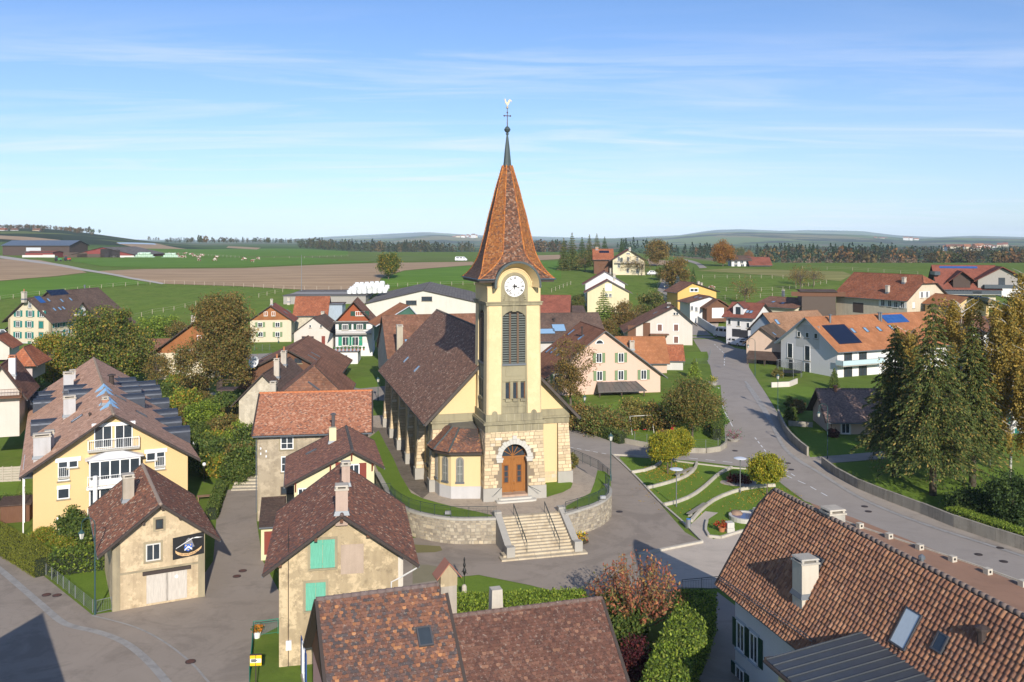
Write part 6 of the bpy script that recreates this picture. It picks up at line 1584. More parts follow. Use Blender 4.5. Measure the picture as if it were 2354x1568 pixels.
h = House('garage','white flat-roofed garage with plant terrace under the rust red chalet',('R2',712,805),('R2',938,800),5,q(('R2',0,706))[1],('R2',820,700),l=8,axis='x',d=188,oe=.15,og=.15,wall=W_white,roof=concrete,ridge=False,gutter=False,cat='garage')
h.win('F',('R2',827,747),1.0,.8,frame=dark_trim)
for k in range(9): MB().lathe([(.14,0),(.2,.3)],8,(.5 + k * .75,.5,h.he + .3)).lathe([(.05,.3),(.3,.55),(.1,.8)],6,(.5 + k * .75,.5,h.he + .3),1).build('flower_pot',[plain('terracotta',(.42,.17,.08)),plain('pot_green',(.05,.12,.03))],h.root)
h = House('house','house under renovation with green netting and new orange tiles',('R2',1140,592),('R2',1490,560),18,q(('R2',0,455))[1],('R2',1372,315),l=9,d=186,ru=.66,oe=1.2,og=.5,wall=plain('green_netting',(.05,.12,.085),.9,var=.4,scale=.8),roof=R_orange,trim=plain('pale_fascia',(.42,.46,.5)))
h = House('house','small white house with bright orange roof beside a stone stack',('R2',1240,660),('R2',1450,640),10,q(('R2',0,572))[1],('R2',1340,445),l=8,d=168,axis='x',oe=.5,og=.4,wall=W_white,roof=rooftex('roof_bright',[(.55,.19,.05),(.50,.17,.05),(.6,.24,.08)],.25,.33,.05))
h.pipe('F',('R2',1452,440),q(('R2',0,385))[1],.12,dark_trim)
h = House('shed','stone annex with orange roof below the small white house',('R2',1148,700),('R2',1215,690),20,q(('R2',0,625))[1],('R2',1180,562),l=4,d=165,axis='x',oe=.3,og=.2,wall=W_stone2,roof=R_orange,cat='shed')
h = House('house','brown roofed house directly behind the nave with a tall chimney',('R2',1200,880),('R2',1450,860),14,q(('R2',0,745))[1],('R2',1540,392),l=16,d=146,axis='x',oe=.5,og=.3,wall=W_stone2,roof=R_brown,w=16)
h.skylight('F',('R2',1350,620),.5,1.4); h.chimney('F',('R2',1293,765),q(('R2',0,470))[1],.95,.95,plaster('tall_stack',(.42,.37,.28),.5))
h = House('industrial_hall','long pale industrial hall with low grey gable roof',('R2',1008,330),('R2',1980,350),3,q(('R2',0,292))[1],('R2',1535,180),l=50,d=262,oe=.5,og=.5,wall=plaster('hall_panel',(.60,.57,.50),.25,(.4,.37,.3)),roof=R_grey,cat='hall',base=6)
h.wins('F',[('R2',1393,283),('R2',1525,250)],3.0,1.3,frame=dark_trim)
h = House('industrial_hall','long low grey boarded hall with flat roof beyond the farm block',('R2',305,300),('R2',1005,290),2,q(('R2',0,224))[1],('R2',700,206),l=30,d=285,axis='x',oe=.3,og=.3,wall=wood_grey,roof=R_grey,cat='hall',base=8)
h = House('shed','open grey sheet metal shed next to the farm block',('R2',665,400),('R2',805,380),4,q(('R2',0,300))[1],('R2',740,298),l=8,d=245,axis='x',oe=.2,og=.2,wall=wood_blue,roof=R_dark,cat='shed',base=4)
# ---- left background
h = House('farmhouse','cream three storey farmhouse with teal shutters and grey roof',('R1',72,1112),('R1',430,1128),-14,q(('R1',0,885))[1],('R1',240,715),l=14,d=225,oe=1.1,og=.9,wall=W_cream,roof=R_dark,plinth=(W_grey,.9))
h.wins('F',[('R1',155,842),('R1',257,844),('R1',355,846),('R1',153,932),('R1',250,934),('R1',150,1026),('R1',250,1028)],1.15,1.5,sh=SH_teal,sur=sandstone); h.wins('F',[('R1',350,938),('R1',350,1032)],1.2,1.6,sh=SH_teal,closed=True,sur=sandstone)
h.win('F',('R1',255,762),.9,1.9,sur=sandstone,trans=1); h.wins('F',[('R1',150,1085),('R1',250,1087),('R1',348,1088)],.9,.6,sh=SH_teal,closed=True)
h.wins('R',[('R1',475,935),('R1',520,930),('R1',568,922),('R1',625,915),('R1',672,908),('R1',468,1018),('R1',520,1012),('R1',570,1000)],1.0,1.5,sh=SH_teal)
h.chimney('L',('R1',205,720),q(('R1',0,655))[1],.9,.9,pots=1); h.skylight('R',('R1',340,725),2.0,2.6,solar_blue); h.wins
for p in ((412,728),(525,733),(600,722),(462,808),(507,802),(540,797)): h.skylight('R',('R1',*p),.7,1.2)
xd,zd = h.at('R',('R1',680,840)); dm = MB(); dm.prism([(h.w - 2.6,xd - 1.7,h.he - .4),(h.w - 2.6,xd + 1.7,h.he - .4),(h.w - 2.6,xd + 1.7,h.he + 1.6),(h.w - 2.6,xd,h.he + 3.4),(h.w - 2.6,xd - 1.7,h.he + 1.6)],(2.9,0,0)); do = dm.build('dormer',W_white,h.root)
for s_ in (-1,1): MB().prism([(h.w - 5,xd,h.he + 3.5),(h.w - 5,xd + s_ * 2.4,h.he + 1.0),(h.w + .9,xd + s_ * 2.4,h.he + 1.0),(h.w + .9,xd,h.he + 3.5)],(0,0,.2)).build('dormer_roof',wood_dark,do)
h.panel('R',('R1',685,840),1.0,1.9,SH_teal,'shutter',.32,.38); h.boxl('quoin',sandstone,-.05,.5,-.06,.3,0,h.he); h.boxl('quoin',sandstone,h.w - .5,h.w + .05,-.06,.5,0,h.he)
h = House('house','white house at the left edge with brown roof and white chimney',(-40,985),('R1',165,1500),20,q(('R1',0,1500))[1],('R1',-30,1290),l=9,d=112,oe=.9,og=.9,wall=W_offw,roof=R_brown)
h.chimney('R',('R1',105,1365),q(('R1',0,1195))[1],.75,.75,W_white,True,plain('terracotta',(.42,.17,.08))); h.balcony('F',('R1',40,1545),4,1.3,1,wood_brown,wood_brown)
h = House('pavilion','square garden pavilion with hipped red tile roof at the left edge',('R1',70,1340),('R1',275,1330),12,q(('R1',0,1250))[1],('R1',172,1148),l=7,d=142,oe=.8,og=.8,hipf=1,hipb=1,wall=plaster('mauve_render',(.48,.40,.37),.2),roof=R_red,cat='pavilion')
h = House('house','little house with low red roof at the left edge before the teal farmhouse',(-40,815),('R1',80,1180),15,q(('R1',0,1130))[1],('R1',20,1042),l=8,d=190,oe=.6,og=.5,wall=W_offw,roof=R_red)
h = House('farmhouse','old farmhouse with orange shingled gable and sweeping roof behind bare trees',(351,869),('R1',1905,1370),12,812,('R1',1715,870),l=15,d=168,ru=.69,eave2=('R1',1905,1125),oe=1.5,og=1.1,wall=W_cream,roof=R_brown,gable=(shingle_or,0))
h.wins('F',[('R1',1545,1180),('R1',1640,1175),('R1',1880,1170),('R1',1550,1310),('R1',1880,1310)],1.0,1.5,sh=SH_green); h.win('F',('R1',1715,1045),1.6,.8); h.chimney('L',('R1',1645,920),q(('R1',0,858))[1],.8,.8)
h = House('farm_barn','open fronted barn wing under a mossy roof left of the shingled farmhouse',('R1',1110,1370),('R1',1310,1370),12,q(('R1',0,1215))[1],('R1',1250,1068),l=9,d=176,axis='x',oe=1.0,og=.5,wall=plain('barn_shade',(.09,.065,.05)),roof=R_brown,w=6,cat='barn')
for k in range(3): h.boxl('post',wood_grey,.3 + k * 2.4,.5 + k * 2.4,-.7,-.5,-.3,h.he - .3)
h.boxl('wood_pile',woodmat('cut_wood',(.42,.24,.12),vert=False),2.6,5.0,-.4,-.01,0,1.1)
# ---- right of the church
h = House('house','salmon gable house with green shutters and orange brown roof',(1258,905),('R3',1172,1330),10,866,('R3',685,805),back=('R3',495,735),d=152,oe=.9,og=.9,wall=W_pink,roof=rooftex('roof_ob',[(.28,.12,.06),(.34,.15,.08),(.24,.10,.055)],.24,.32,.12),trim=plain('grey_trim',(.13,.13,.13)))
h.wins('F',[('R3',650,1032),('R3',837,1030),('R3',290,1210),('R3',655,1185),('R3',836,1180),('R3',1030,1175)],1.0,1.6,sh=SH_green,sur=W_tan)
x,y = h.at('F',('R3',655,915)); hm = MB(); hm.prism([h.face('F') @ Vector((x + .75 * math.cos(a),y + .75 * math.sin(a),0)) for a in [k * math.pi / 10 for k in range(11)]],(0,-.06,0)); ho = hm.build('half_round_window',white,h.root); MB().prism([h.face('F') @ Vector((x + .58 * math.cos(a),y + .08 + .55 * math.sin(a),.06)) for a in [k * math.pi / 10 for k in range(11)]],(0,-.01,0)).build('pane',glass,ho)
for p in ((228,965),(268,970),(322,992),(415,815)): h.skylight('L',('R3',*p),.8,1.6)
h.skylight('L',('R3',497,860),1.0,1.4); h.pipe('L',('R3',506,850),q(('R3',0,765))[1],.14,dark_trim)
xp,zp = h.at('F',('R3',800,1240)); po = MB(); po.prism([(xp - 3.4,0,zp),(xp + 3.4,0,zp),(xp + 4.2,-3.2,zp - 1.1),(xp - 4.0,-3.2,zp - 1.1)],(0,0,.12)); por = po.build('porch_roof',seamed('porch_metal',(.16,.15,.14)),h.root)
for k in range(9): MB().prism([(xp - 3.4 + k * .82,-.02,zp + .12),(xp - 3.36 + k * .82,-.02,zp + .12),(xp - 3.9 + k * 1.0 + .05,-3.2,zp - .98),(xp - 3.94 + k * 1.0 + .05,-3.2,zp - .98)],(0,0,.05)).build('roof_seam',MT['porch_metal'],por)
for s_ in (-3.7,0,3.8): MB().box(xp + s_ - .08,xp + s_ + .08,-3.0,-2.84,-.3,zp - 1.0).build('porch_post',wood_dark,por)
h = House('house','low house with long orange tile roof right of the salmon house',('R3',830,1120),('R3',1228,1110),0,q(('R3',0,1062))[1],('R3',1000,858),l=10,d=176,axis='x',oe=.6,og=.5,wall=W_tan,roof=R_orange)
h.chimney('F',('R3',930,960),q(('R3',0,885))[1],.9,.9,pots=1,potmat=plain('orange_pot',(.6,.2,.05)))
h = House('garage','small grey garage with mottled orange roof',('R3',1222,1140),('R3',1365,1135),-4,q(('R3',0,1048))[1],('R3',1290,928),l=6,d=180,axis='x',oe=.4,og=.4,wall=W_grey,roof=R_red,cat='garage')
h = House('house','tall off-white house with brown shuttered windows at the street bend',('R3',895,960),('R3',1445,940),-3,q(('R3',0,800))[1],('R3',1293,600),l=14,d=221,ru=.72,eave2=('R3',1450,735),oe=1.0,og=1.0,wall=W_offw,roof=R_brown)
h.wins('F',[('R3',1167,775),('R3',1306,775),('R3',1306,878)],1.0,1.5,sh=SH_brown,closed=True,sur=white); h.wins('F',[('R3',1292,657),('R3',1315,657)],.55,.7,mull=0); h.panel('F',('R3',1055,790),1.7,3.2,wood_brown,'barn_door'); h.panel('F',('R3',930,810),1.9,3.0,wood_brown,'boarding')
x,z = h.at('F',('R3',1160,830)); h.boxl('porch_roof',R_brown,x - 2.2,x + 2.2,-2,0,z - .1,z + .12); h.panel('F',('R3',1185,890),1.0,2.1,SH_brown,'door'); h.skylight('L',('R3',1130,650),.7,1.2)
h.chimney('L',('R3',1245,600),q(('R3',0,560))[1],.8,.8,dark_trim)
h = House('house','pale yellow gable house with blank upper window on the slope',('R3',552,592),('R3',905,592),-3,q(('R3',0,470))[1],('R3',727,375),l=8,d=272,oe=.9,og=.7,wall=plaster('pale_yellow',(.66,.57,.36),.1),roof=R_maroon,trim=plain('grey_trim',(.13,.13,.13)),base=4)
h.panel('F',('R3',730,432),1.9,2.1,white,'blind_window',0,.05); h.wins('F',[('R3',715,500),('R3',747,500)],.8,1.0)
h = House('house','white gable house stepped behind the pale yellow one',('R3',535,560),('R3',870,560),-3,q(('R3',0,400))[1],('R3',707,300),l=9,d=282,oe=.8,og=.5,wall=W_white,roof=R_maroon,trim=plain('grey_trim',(.13,.13,.13)),base=4)
h.chimney('R',('R3',748,310),q(('R3',0,268))[1],.6,.6); h.chimney('R',('R3',780,350),q(('R3',0,315))[1],.6,.6)
h = House('farmhouse','cream gable farmhouse with balcony at the top of the lane',('R3',768,318),('R3',1040,320),-4,q(('R3',0,195))[1],('R3',903,112),l=12,d=366,oe=1.2,og=1.2,wall=plaster('farm_cream',(.66,.58,.40),.1),roof=R_maroon)
h.win('F',('R3',898,145),1.5,.6); h.wins('F',[('R3',818,190),('R3',898,192),('R3',977,190),('R3',975,245),('R3',818,245),('R3',975,293),('R3',895,290)],1.0,1.8,mull=1); h.balcony('F',('R3',892,225),10,1.2,1.0,wood_grey,wood_grey); h.chimney('R',('R3',912,108),q(('R3',0,92))[1],.8,.8)
h = House('farm_block','red roofed wing of the cream farmhouse with solar strip',('R3',608,250),('R3',765,250),-4,q(('R3',0,190))[1],('R3',680,110),l=12,d=372,axis='x',oe=.8,og=.6,wall=wood_brown,roof=R_red,cat='house',base=5)
h.solar('F',('R3',652,140),('R3',735,122),5,1); h.chimney('F',('R3',632,112),q(('R3',0,88))[1],1.2,1.0,plain('brick_stack',(.38,.2,.13)))
h = House('house','ochre yellow house with brown roof on the rise',('R3',1320,575),('R3',1648,575),14,q(('R3',0,468))[1],('R3',1440,395),l=8,d=276,ru=.38,oe=.9,og=.8,wall=W_ochre,roof=R_brown,base=4)
h.wins('F',[('R3',1442,455),('R3',1475,455)],1.2,.95,mull=0,sur=white); h.chimney('R',('R3',1495,415),q(('R3',0,380))[1],.6,.6); h.chimney('R',('R3',1520,425),q(('R3',0,392))[1],.6,.6)
h = House('house','white house with garage gable below the ochre house',('R3',1425,690),('R3',1700,690),10,q(('R3',0,560))[1],('R3',1590,512),l=8,d=256,ru=.6,oe=.9,og=.6,wall=W_white,roof=R_brown,base=4)
h.wins('F',[('R3',1440,610),('R3',1478,618)],.8,1.3); h.skylight('L',('R3',1475,517),.9,1.2); h.skylight('L',('R3',1512,523),.9,1.2)
x,z = h.at('F',('R3',1625,640)); MB().prism([(x - 3.2,-3,-1),(x + 3.0,-3,-1),(x + 3.0,-3,z + 1.4),(x,-3,z + 3.4),(x - 3.2,-3,z + 1.4)],(0,3,0)).build('garage_wing',wood_brown,h.root); MB().box(x - 1.7,x + 1.7,-3.06,-2.98,z - 1.5,z + 1.3).build('garage_door',white,h.root)
for s_ in (-1,1): MB().prism([(x,-3.8,z + 3.6),(x + s_ * 4.0,-3.8,z + 1.1),(x + s_ * 4.0,0.5,z + 1.1),(x,.5,z + 3.6)],(0,0,.2)).build('wing_roof',R_brown,h.root)
h = House('house','white house with maroon roof and dormer balcony above garages',('R3',1733,800),('R3',1965,850),-38,q(('R3',0,668))[1],('R3',1990,572),l=10,d=222,axis='x',oe=1.0,og=.8,wall=W_white,roof=R_maroon,base=4)
h.wins('F',[('R3',1760,725),('R3',1838,740),('R3',1918,755)],.8,1.3,mull=0); h.skylight('F',('R3',1915,640),.8,1.2); h.skylight('F',('R3',1945,643),.8,1.2)
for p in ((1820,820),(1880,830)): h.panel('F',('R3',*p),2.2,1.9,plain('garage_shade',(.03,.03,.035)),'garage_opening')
u,v = h.on(('R3',1850,640),'F'); b = h.slopes['F']; c = Vector(b['o']) + Vector(b['u']) * u + Vector(b['v']) * v; MB().prism([(c.x - 1.3,c.y - 1.0,c.z - 1),(c.x + 1.3,c.y - 1.0,c.z - 1),(c.x + 1.3,c.y - 1.0,c.z + 1.2),(c.x,c.y - 1.0,c.z + 2.2),(c.x - 1.3,c.y - 1.0,c.z + 1.2)],(0,3,0)).build('dormer',W_white,h.root); MB().box(c.x - .6,c.x + .6,c.y - 1.06,c.y - 1,c.z - .6,c.z + 1.2).build('dormer_door',glass,h.root)
for s_ in (-1,1): MB().prism([(c.x,c.y - 1.3,c.z + 2.3),(c.x + s_ * 1.7,c.y - 1.3,c.z + .9),(c.x + s_ * 1.7,c.y + 2.5,c.z + .9),(c.x,c.y + 2.5,c.z + 2.3)],(0,0,.15)).build('dormer_roof',R_maroon,h.root)
h = House('house','house with pale blue boarded gable and tan tile roof',('R3',1940,830),('R3',2060,850),-60,q(('R3',0,780))[1],('R3',2022,655),l=16,d=204,oe=.6,og=.5,wall=wood_blue,roof=R_tan,w=8)
h.skylight('R',('R3',2165,727),.9,1.5)
h = House('house','tan gable house with dark porch roof beside the street',('R3',1905,1090),('R3',2200,1110),-28,q(('R3',0,890))[1],('R3',2022,778),l=14,d=190,oe=.7,og=.7,ru=.42,wall=W_tan,roof=rooftex('roof_moss',[(.13,.09,.07),(.17,.12,.09),(.15,.11,.07)],.28,.34,.5,lcol=(.30,.27,.12)))
x,z = h.at('F',('R3',2070,1000)); MB().prism([(x - 3.4,0,z + .4),(x + 4.0,0,z + .4),(x + 4.0,-2.2,z - 1.0),(x - 3.4,-2.2,z - 1.0)],(0,0,.14)).build('porch_roof',R_dark,h.root); h.panel('F',('R3',2020,1060),1.4,2.2,plain('deep_shade',(.025,.02,.02)),'door'); h.panel('F',('R3',2120,1060),2.4,2.2,MT['deep_shade'],'door')  # the two dark panels paint in the deep shade under the porch
for s_ in (-3.2,.2,3.8): MB().box(x + s_ - .09,x + s_ + .09,-2.1,-1.92,-.5,z - .95).build('porch_post',wood_dark,h.root)
h.skylight('R',('R3',2140,830),.8,1.0)
h = House('house','white new house with orange roof, solar panels and glass balcony',('R4',272,1155),('R4',752,1215),-65,q(('R4',0,885))[1],('R4',487,692),back=('R4',1375,625),d=184,oe=1.0,og=.9,wall=W_white,roof=R_orange,trim=plain('blue_grey_trim',(.20,.25,.30)))
h.wins('F',[('R4',425,830),('R4',497,838),('R4',570,846)],.95,1.05,mull=0); h.wins('F',[('R4',350,970),('R4',497,992)],1.5,2.9,mull=0); h.wins('F',[('R4',355,1100),('R4',497,1128)],1.5,2.6,mull=0)
h.panel('F',('R4',498,850),6.3,4.4,W_grey,'grey_panel',-.01,.012)
h.solar('R',('R4',770,918),('R4',808,748),6,4); h.solar('R',('R4',1180,738),('R4',1295,662),5,2,solar_blue); h.pipe('R',('R4',690,730),q(('R4',0,660))[1],.22); h.pipe('R',('R4',1108,710),q(('R4',0,642))[1],.2); h.pipe('R',('R4',1124,718),q(('R4',0,642))[1],.2)
for p in ((885,802),(995,795),(1105,788),(1210,775)): h.skylight('R',('R4',*p),.8,1.4)
h.wins('R',[('R4',842,1010),('R4',968,1000)],1.9,2.3,mull=1,frame=dark_trim); h.wins('R',[('R4',842,1150),('R4',968,1140)],2.0,2.3,mull=1,frame=dark_trim); h.balcony('R',('R4',920,1080),10.5,1.8,1.0,zinc,concrete,solid=plain('frosted_glass',(.45,.58,.60),.25,.5))
h = House('farmhouse','big old farmhouse with sweeping red tile roof and half-hipped gable',('R4',1345,720),('R4',1690,720),28,q(('R4',0,530))[1],('R4',1500,335),back=('R4',912,322),d=232,oe=.9,og=.8,hipf=.35,wall=W_farm,roof=rooftex('roof_farm',[(.34,.11,.05),(.27,.09,.045),(.40,.15,.075),(.20,.085,.055)],.34,.42,.25),base=6)
h.wins('F',[('R4',1470,495),('R4',1515,492)],.9,1.6,sh=SH_white); h.wins('F',[('R4',1400,585),('R4',1475,588)],.9,1.5,sh=SH_white,closed=True); h.wins('L',[('R4',1140,565),('R4',1198,570),('R4',1250,578),('R4',1305,582)],1.2,1.6,sh=SH_white)
h.chimney('L',('R4',1320,395),q(('R4',0,345))[1],.8,.8); h.chimney('L',('R4',1180,478),q(('R4',0,415))[1],.8,.8)
h.panel('L',('R4',930,605),3.4,2.6,wood_dark,'barn_door')
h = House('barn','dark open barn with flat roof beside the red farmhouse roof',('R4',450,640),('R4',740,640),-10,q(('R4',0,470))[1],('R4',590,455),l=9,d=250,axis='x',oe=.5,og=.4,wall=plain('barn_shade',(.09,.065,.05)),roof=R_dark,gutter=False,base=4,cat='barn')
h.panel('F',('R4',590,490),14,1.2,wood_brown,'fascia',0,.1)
h = House('house','cream house with brown roof, skylights and green shuttered gable end',('R4',395,690),('R4',695,680),42,q(('R4',0,610))[1],('R4',530,535),d=250,oe=.8,og=.6,wall=W_cream,roof=R_brown,base=4,back=('R4',190,492))
h.skylight('L',('R4',208,557),1,1.3); h.skylight('L',('R4',288,568),1,1.3); h.wins('F',[('R4',600,635)],1.4,1.3,sh=SH_dgreen); h.wins('F',[('R4',440,630),('R4',490,630)],1.0,1.0,sh=SH_dgreen); h.chimney('L',('R4',292,495),q(('R4',0,452))[1],.6,.6,zinc); h.chimney('R',('R4',528,530),q(('R4',0,487))[1],.7,.7,zinc)
h = House('apartment_house','chalet style apartment block with maroon roof and dark balconies',('R4',1640,560),('R4',2100,560),-14,q(('R4',0,425))[1],('R4',1800,248),l=15,d=282,axis='x',oe=1.2,og=1.6,wall=plaster('apt_cream',(.60,.53,.38),.15),roof=R_maroon,base=5)
sb = plain('dark_balcony',(.07,.085,.10),.4)
h.solar('F',('R4',1622,270),('R4',1940,256),9,1,solar_blue)
for p,w_ in ((('R4',1800,490),20),(('R4',2010,490),14)): h.balcony('F',p,w_ * .55,1.8,1.1,sb,concrete,solid=sb)
h.wins('F',[('R4',1760,460),('R4',1812,458),('R4',1870,458),('R4',1965,460),('R4',2020,460),('R4',1775,525),('R4',1960,525)],1.5,1.9,mull=1)
u,v = h.on(('R4',1790,360),'F'); b = h.slopes['F']; c = Vector(b['o']) + Vector(b['u']) * u + Vector(b['v']) * v
for s_,wd_,hh in ((0,2.4,2.0),(11,6.5,3.4)):
 MB().prism([(c.x + s_ - wd_,c.y - 3.2,c.z - 2.5),(c.x + s_ + wd_,c.y - 3.2,c.z - 2.5),(c.x + s_ + wd_,c.y - 3.2,c.z),(c.x + s_,c.y - 3.2,c.z + hh),(c.x + s_ - wd_,c.y - 3.2,c.z)],(0,6,0)).build('dormer',wood_dark if s_ == 0 else wood_grey,h.root)
 for g in (-1,1): MB().prism([(c.x + s_,c.y - 4.4,c.z + hh + .3),(c.x + s_ + g * (wd_ + 1.4),c.y - 4.4,c.z - .7),(c.x + s_ + g * (wd_ + 1.4),c.y + 3,c.z - .7),(c.x + s_,c.y + 3,c.z + hh + .3)],(0,0,.25)).build('dormer_roof',R_maroon,h.root)
 if s_: MB().box(c.x + s_ - 5,c.x + s_ + 5,c.y - 4.6,c.y - 3.2,c.z - 2.6,c.z - 1.5).build('balcony',sb,h.root); MB().box(c.x + s_ - .9,c.x + s_ + .9,c.y - 3.26,c.y - 3.2,c.z - 1.6,c.z + .6).build('balcony_door',glass,h.root)
for k in range(3): MB().box(-1.6,-.01,2 + k * 0,9,2.4 + k * 2.9,3.5 + k * 2.9).build('side_balcony',sb,h.root)
h = House('house','small tan house with blue solar collectors near the birch tops',('R4',1760,690),('R4',2040,690),10,q(('R4',0,590))[1],('R4',1862,515),l=12,d=222,ru=.36,oe=.6,og=.6,wall=plaster('ochre_tan',(.62,.44,.22),.12),roof=R_orange,base=6)
h.win('F',('R4',1890,600),1.1,1.7); h.solar('R',('R4',1945,565),('R4',2030,522),3,2,solar_blue); h.skylight('R',('R4',2070,588),.8,1.0)
h = House('house','low house with dark roof and white eave at the right edge',('R4',2150,470),('R4',2480,470),-8,q(('R4',0,412))[1],('R4',2200,350),l=12,d=300,axis='x',oe=.9,og=.8,wall=W_white,roof=R_dark,base=4)
h.chimney('F',('R4',2118,362),q(('R4',0,315))[1],.9,.9,W_white,True,dark_trim); h.wins('F',[('R4',2180,418),('R4',2205,418)],1.0,.9)
h = House('house','brown roofed house mostly hidden by the birches',('R4',1880,900),('R4',2200,900),-12,q(('R4',0,800))[1],('R4',2050,690),l=11,d=176,axis='x',oe=.7,og=.5,wall=W_white,roof=R_brown,base=3)
h = House('house','white house with balcony glimpsed behind the golden birches at the right edge',('T3',1880,690),('T3',2400,650),-6,q(('T3',0,150))[1],('T3',2150,-60),l=11,d=128,axis='x',oe=.8,og=.6,wall=W_white,roof=R_brown,base=3)
h.wins('F',[('T3',1960,560),('T3',2120,400),('T3',2160,560),('T3',2060,280)],1.3,1.6,sh=SH_teal)
h = House('cottage','small tan cottage with brown roof beyond the pavement wall',('T3',662,422),('T3',1100,440),-2,q(('T3',0,275))[1],('T3',740,42),l=8.2,d=127,axis='x',oe=.65,og=.8,ru=.5,wall=W_tan,roof=under,tiles=dict(tw=.2,te=.17,style='flat',pal=[((.25,.17,.14),3),((.21,.145,.12),2),((.29,.20,.165),2)],t=.02,ridge=(.16,.12,.10)))
h.lay(['F'],120)
h.win('F',('T3',787,350),1.15,1.5,sur=plaster('pale_frame',(.62,.58,.5),.2)); h.pipe('F',('T3',705,48),q(('T3',0,0))[1],.2,plain('terracotta',(.42,.17,.08)))
MB().tube([(.1,-.12,h.he - .2),(.1,-.12,-.3)],.05).build('downpipe',dark_trim,h.root)
h = House('house','long maroon tile roof right behind the church tower',('R3',110,800),('R3',385,760),-6,q(('R3',0,700))[1],('R3',250,505),l=13,d=214,axis='x',oe=.6,og=.5,wall=W_stone2,roof=R_maroon,base=3)
h = House('house','dark ribbed roof with large blue skylights beside the salmon house',('R3',120,930),('R3',400,800),10,q(('R3',0,880))[1],('R3',232,660),l=13,d=176,axis='x',oe=.6,og=.4,wall=W_grey,roof=R_dark,base=3,w=13.5)
h.skylight('F',('R3',308,778),2.6,2.2,skypane); h.skylight('F',('R3',205,808),3.2,1.6,skypane); h.pipe('F',('R3',268,725),q(('R3',0,690))[1],.2,dark_trim)
h = House('shed','low grey shed with brown roof on the slope behind the tower',('R3',385,720),('R3',525,710),4,q(('R3',0,645))[1],('R3',430,595),l=9,d=226,axis='x',oe=.4,og=.4,wall=W_grey,roof=R_dark,base=3,cat='shed')
# far houses on the slope
h = House('house','white house with grey roof beside the orange autumn tree',('R3',1778,265),('R3',1940,262),-4,q(('R3',0,200))[1],('R3',1860,165),l=10,d=430,axis='x',oe=.8,og=.6,wall=W_white,roof=R_dark,base=4)
h.wins('F',[('R3',1815,215),('R3',1865,215),('R3',1915,215),('R3',1815,250),('R3',1870,250),('R3',1915,248)],1.6,1.7,sh=None)
h = House('barn','maroon roofed barn adjoining the far white house',('R3',1942,262),('R3',2110,262),-4,q(('R3',0,240))[1],('R3',2030,178),l=13,d=426,axis='x',oe=.9,og=.8,wall=W_offw,roof=R_maroon,base=4,cat='barn')
# farm at the left
h = House('farm_hall','long dark farm hall with slate blue roof at the left edge',('R1',22,345),('R1',590,335),-5,q(('R1',0,262))[1],('R1',300,222),l=24,d=660,axis='x',oe=1,og=1,wall=wood_dark,roof=seamed('blue_sheet',(.16,.20,.25)),base=4,cat='barn')
h.panel('F',('R1',285,297),11,2.6,plain('hall_window',(.5,.52,.55)),'window_band')
h = House('farm_shed','low red farm shed with a pale side in front of the dark hall',('R1',215,392),('R1',450,390),-4,q(('R1',0,322))[1],('R1',330,312),l=12,d=600,axis='x',oe=.5,og=.5,wall=plain('barn_red',(.22,.05,.045),.8,var=.2),roof=R_maroon,base=3,cat='barn')
h.panel('F',('R1',290,355),16,1.4,offwhite,'window_band'); h.panel('F',('R1',415,372),8,4.5,offwhite,'pale_wall')
h = House('farm_barn','wide red gabled cattle barn with grey roof beside the bale stacks',('R1',620,395),('R1',1130,385),-4,q(('R1',0,338))[1],('R1',880,280),l=45,d=600,oe=1.0,og=.8,wall=MT['barn_red'],roof=R_grey,base=3,cat='barn')
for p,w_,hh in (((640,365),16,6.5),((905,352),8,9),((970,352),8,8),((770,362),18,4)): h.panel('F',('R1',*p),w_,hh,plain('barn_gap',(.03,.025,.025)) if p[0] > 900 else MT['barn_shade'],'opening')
h.panel('F',('R1',1040,360),16,1.6,offwhite,'window_band')
# ---- foreground: big tiled roof of the white house at the right
PANP = [((0.290,0.141,0.078),4),((0.251,0.120,0.072),3),((0.329,0.168,0.094),2),((0.203,0.104,0.067),1.2)]
tip = P(('T5',172,690),60.0)
yaw = 14.0; a = R(yaw); exv,eyv = Vector((math.cos(a),math.sin(a),0)),Vector((-math.sin(a),math.cos(a),0))
Lr = 46.0; O = tip + exv * .8 - eyv * (Lr + .8); O.z = -2.3
rise_ = (HC - (q(('T5',503,1))[1] - HY) / F * (tip + exv * 3.75).y) - tip.z
ev_h = tip.z + rise_ * .8 / 3.75 + 2.3
xl = CX + O.x / O.y * F
class Manual(House):
 pass
def house_xyz(name,label,O,yaw,w,l,he,hr,**k):
 px_ = (CX + O.x / O.y * F,HY - (O.z - HC) / O.y * F); a = R(yaw)
 ax = k.get('axis','y'); ru = k.get('ru',.5)
 mid = O + (Vector((math.cos(a),math.sin(a),0)) * w * ru if ax == 'y' else Vector((-math.sin(a),math.cos(a),0)) * l * ru)
 return House(name,label,px_,None,yaw,HY - (O.z + he - HC) / O.y * F,(CX + mid.x / mid.y * F,HY - (O.z + hr - HC) / mid.y * F),l=l,w=w,d=O.y,**k)
hb = house_xyz('farm_barn','large sweeping grey brown barn roof with dark solar field behind the teal shuttered farmhouse',Vector((-131.5,243,.6)),-14,24.0,18.0,2.0,11.2,oe=1.0,og=.8,wall=wood_dark,roof=R_dark,cat='barn')
hb.solar('R',('R1',470,722),('R1',540,635),6,3); hb.pipe('R',('R1',720,628),q(('R1',0,598))[1],.2)
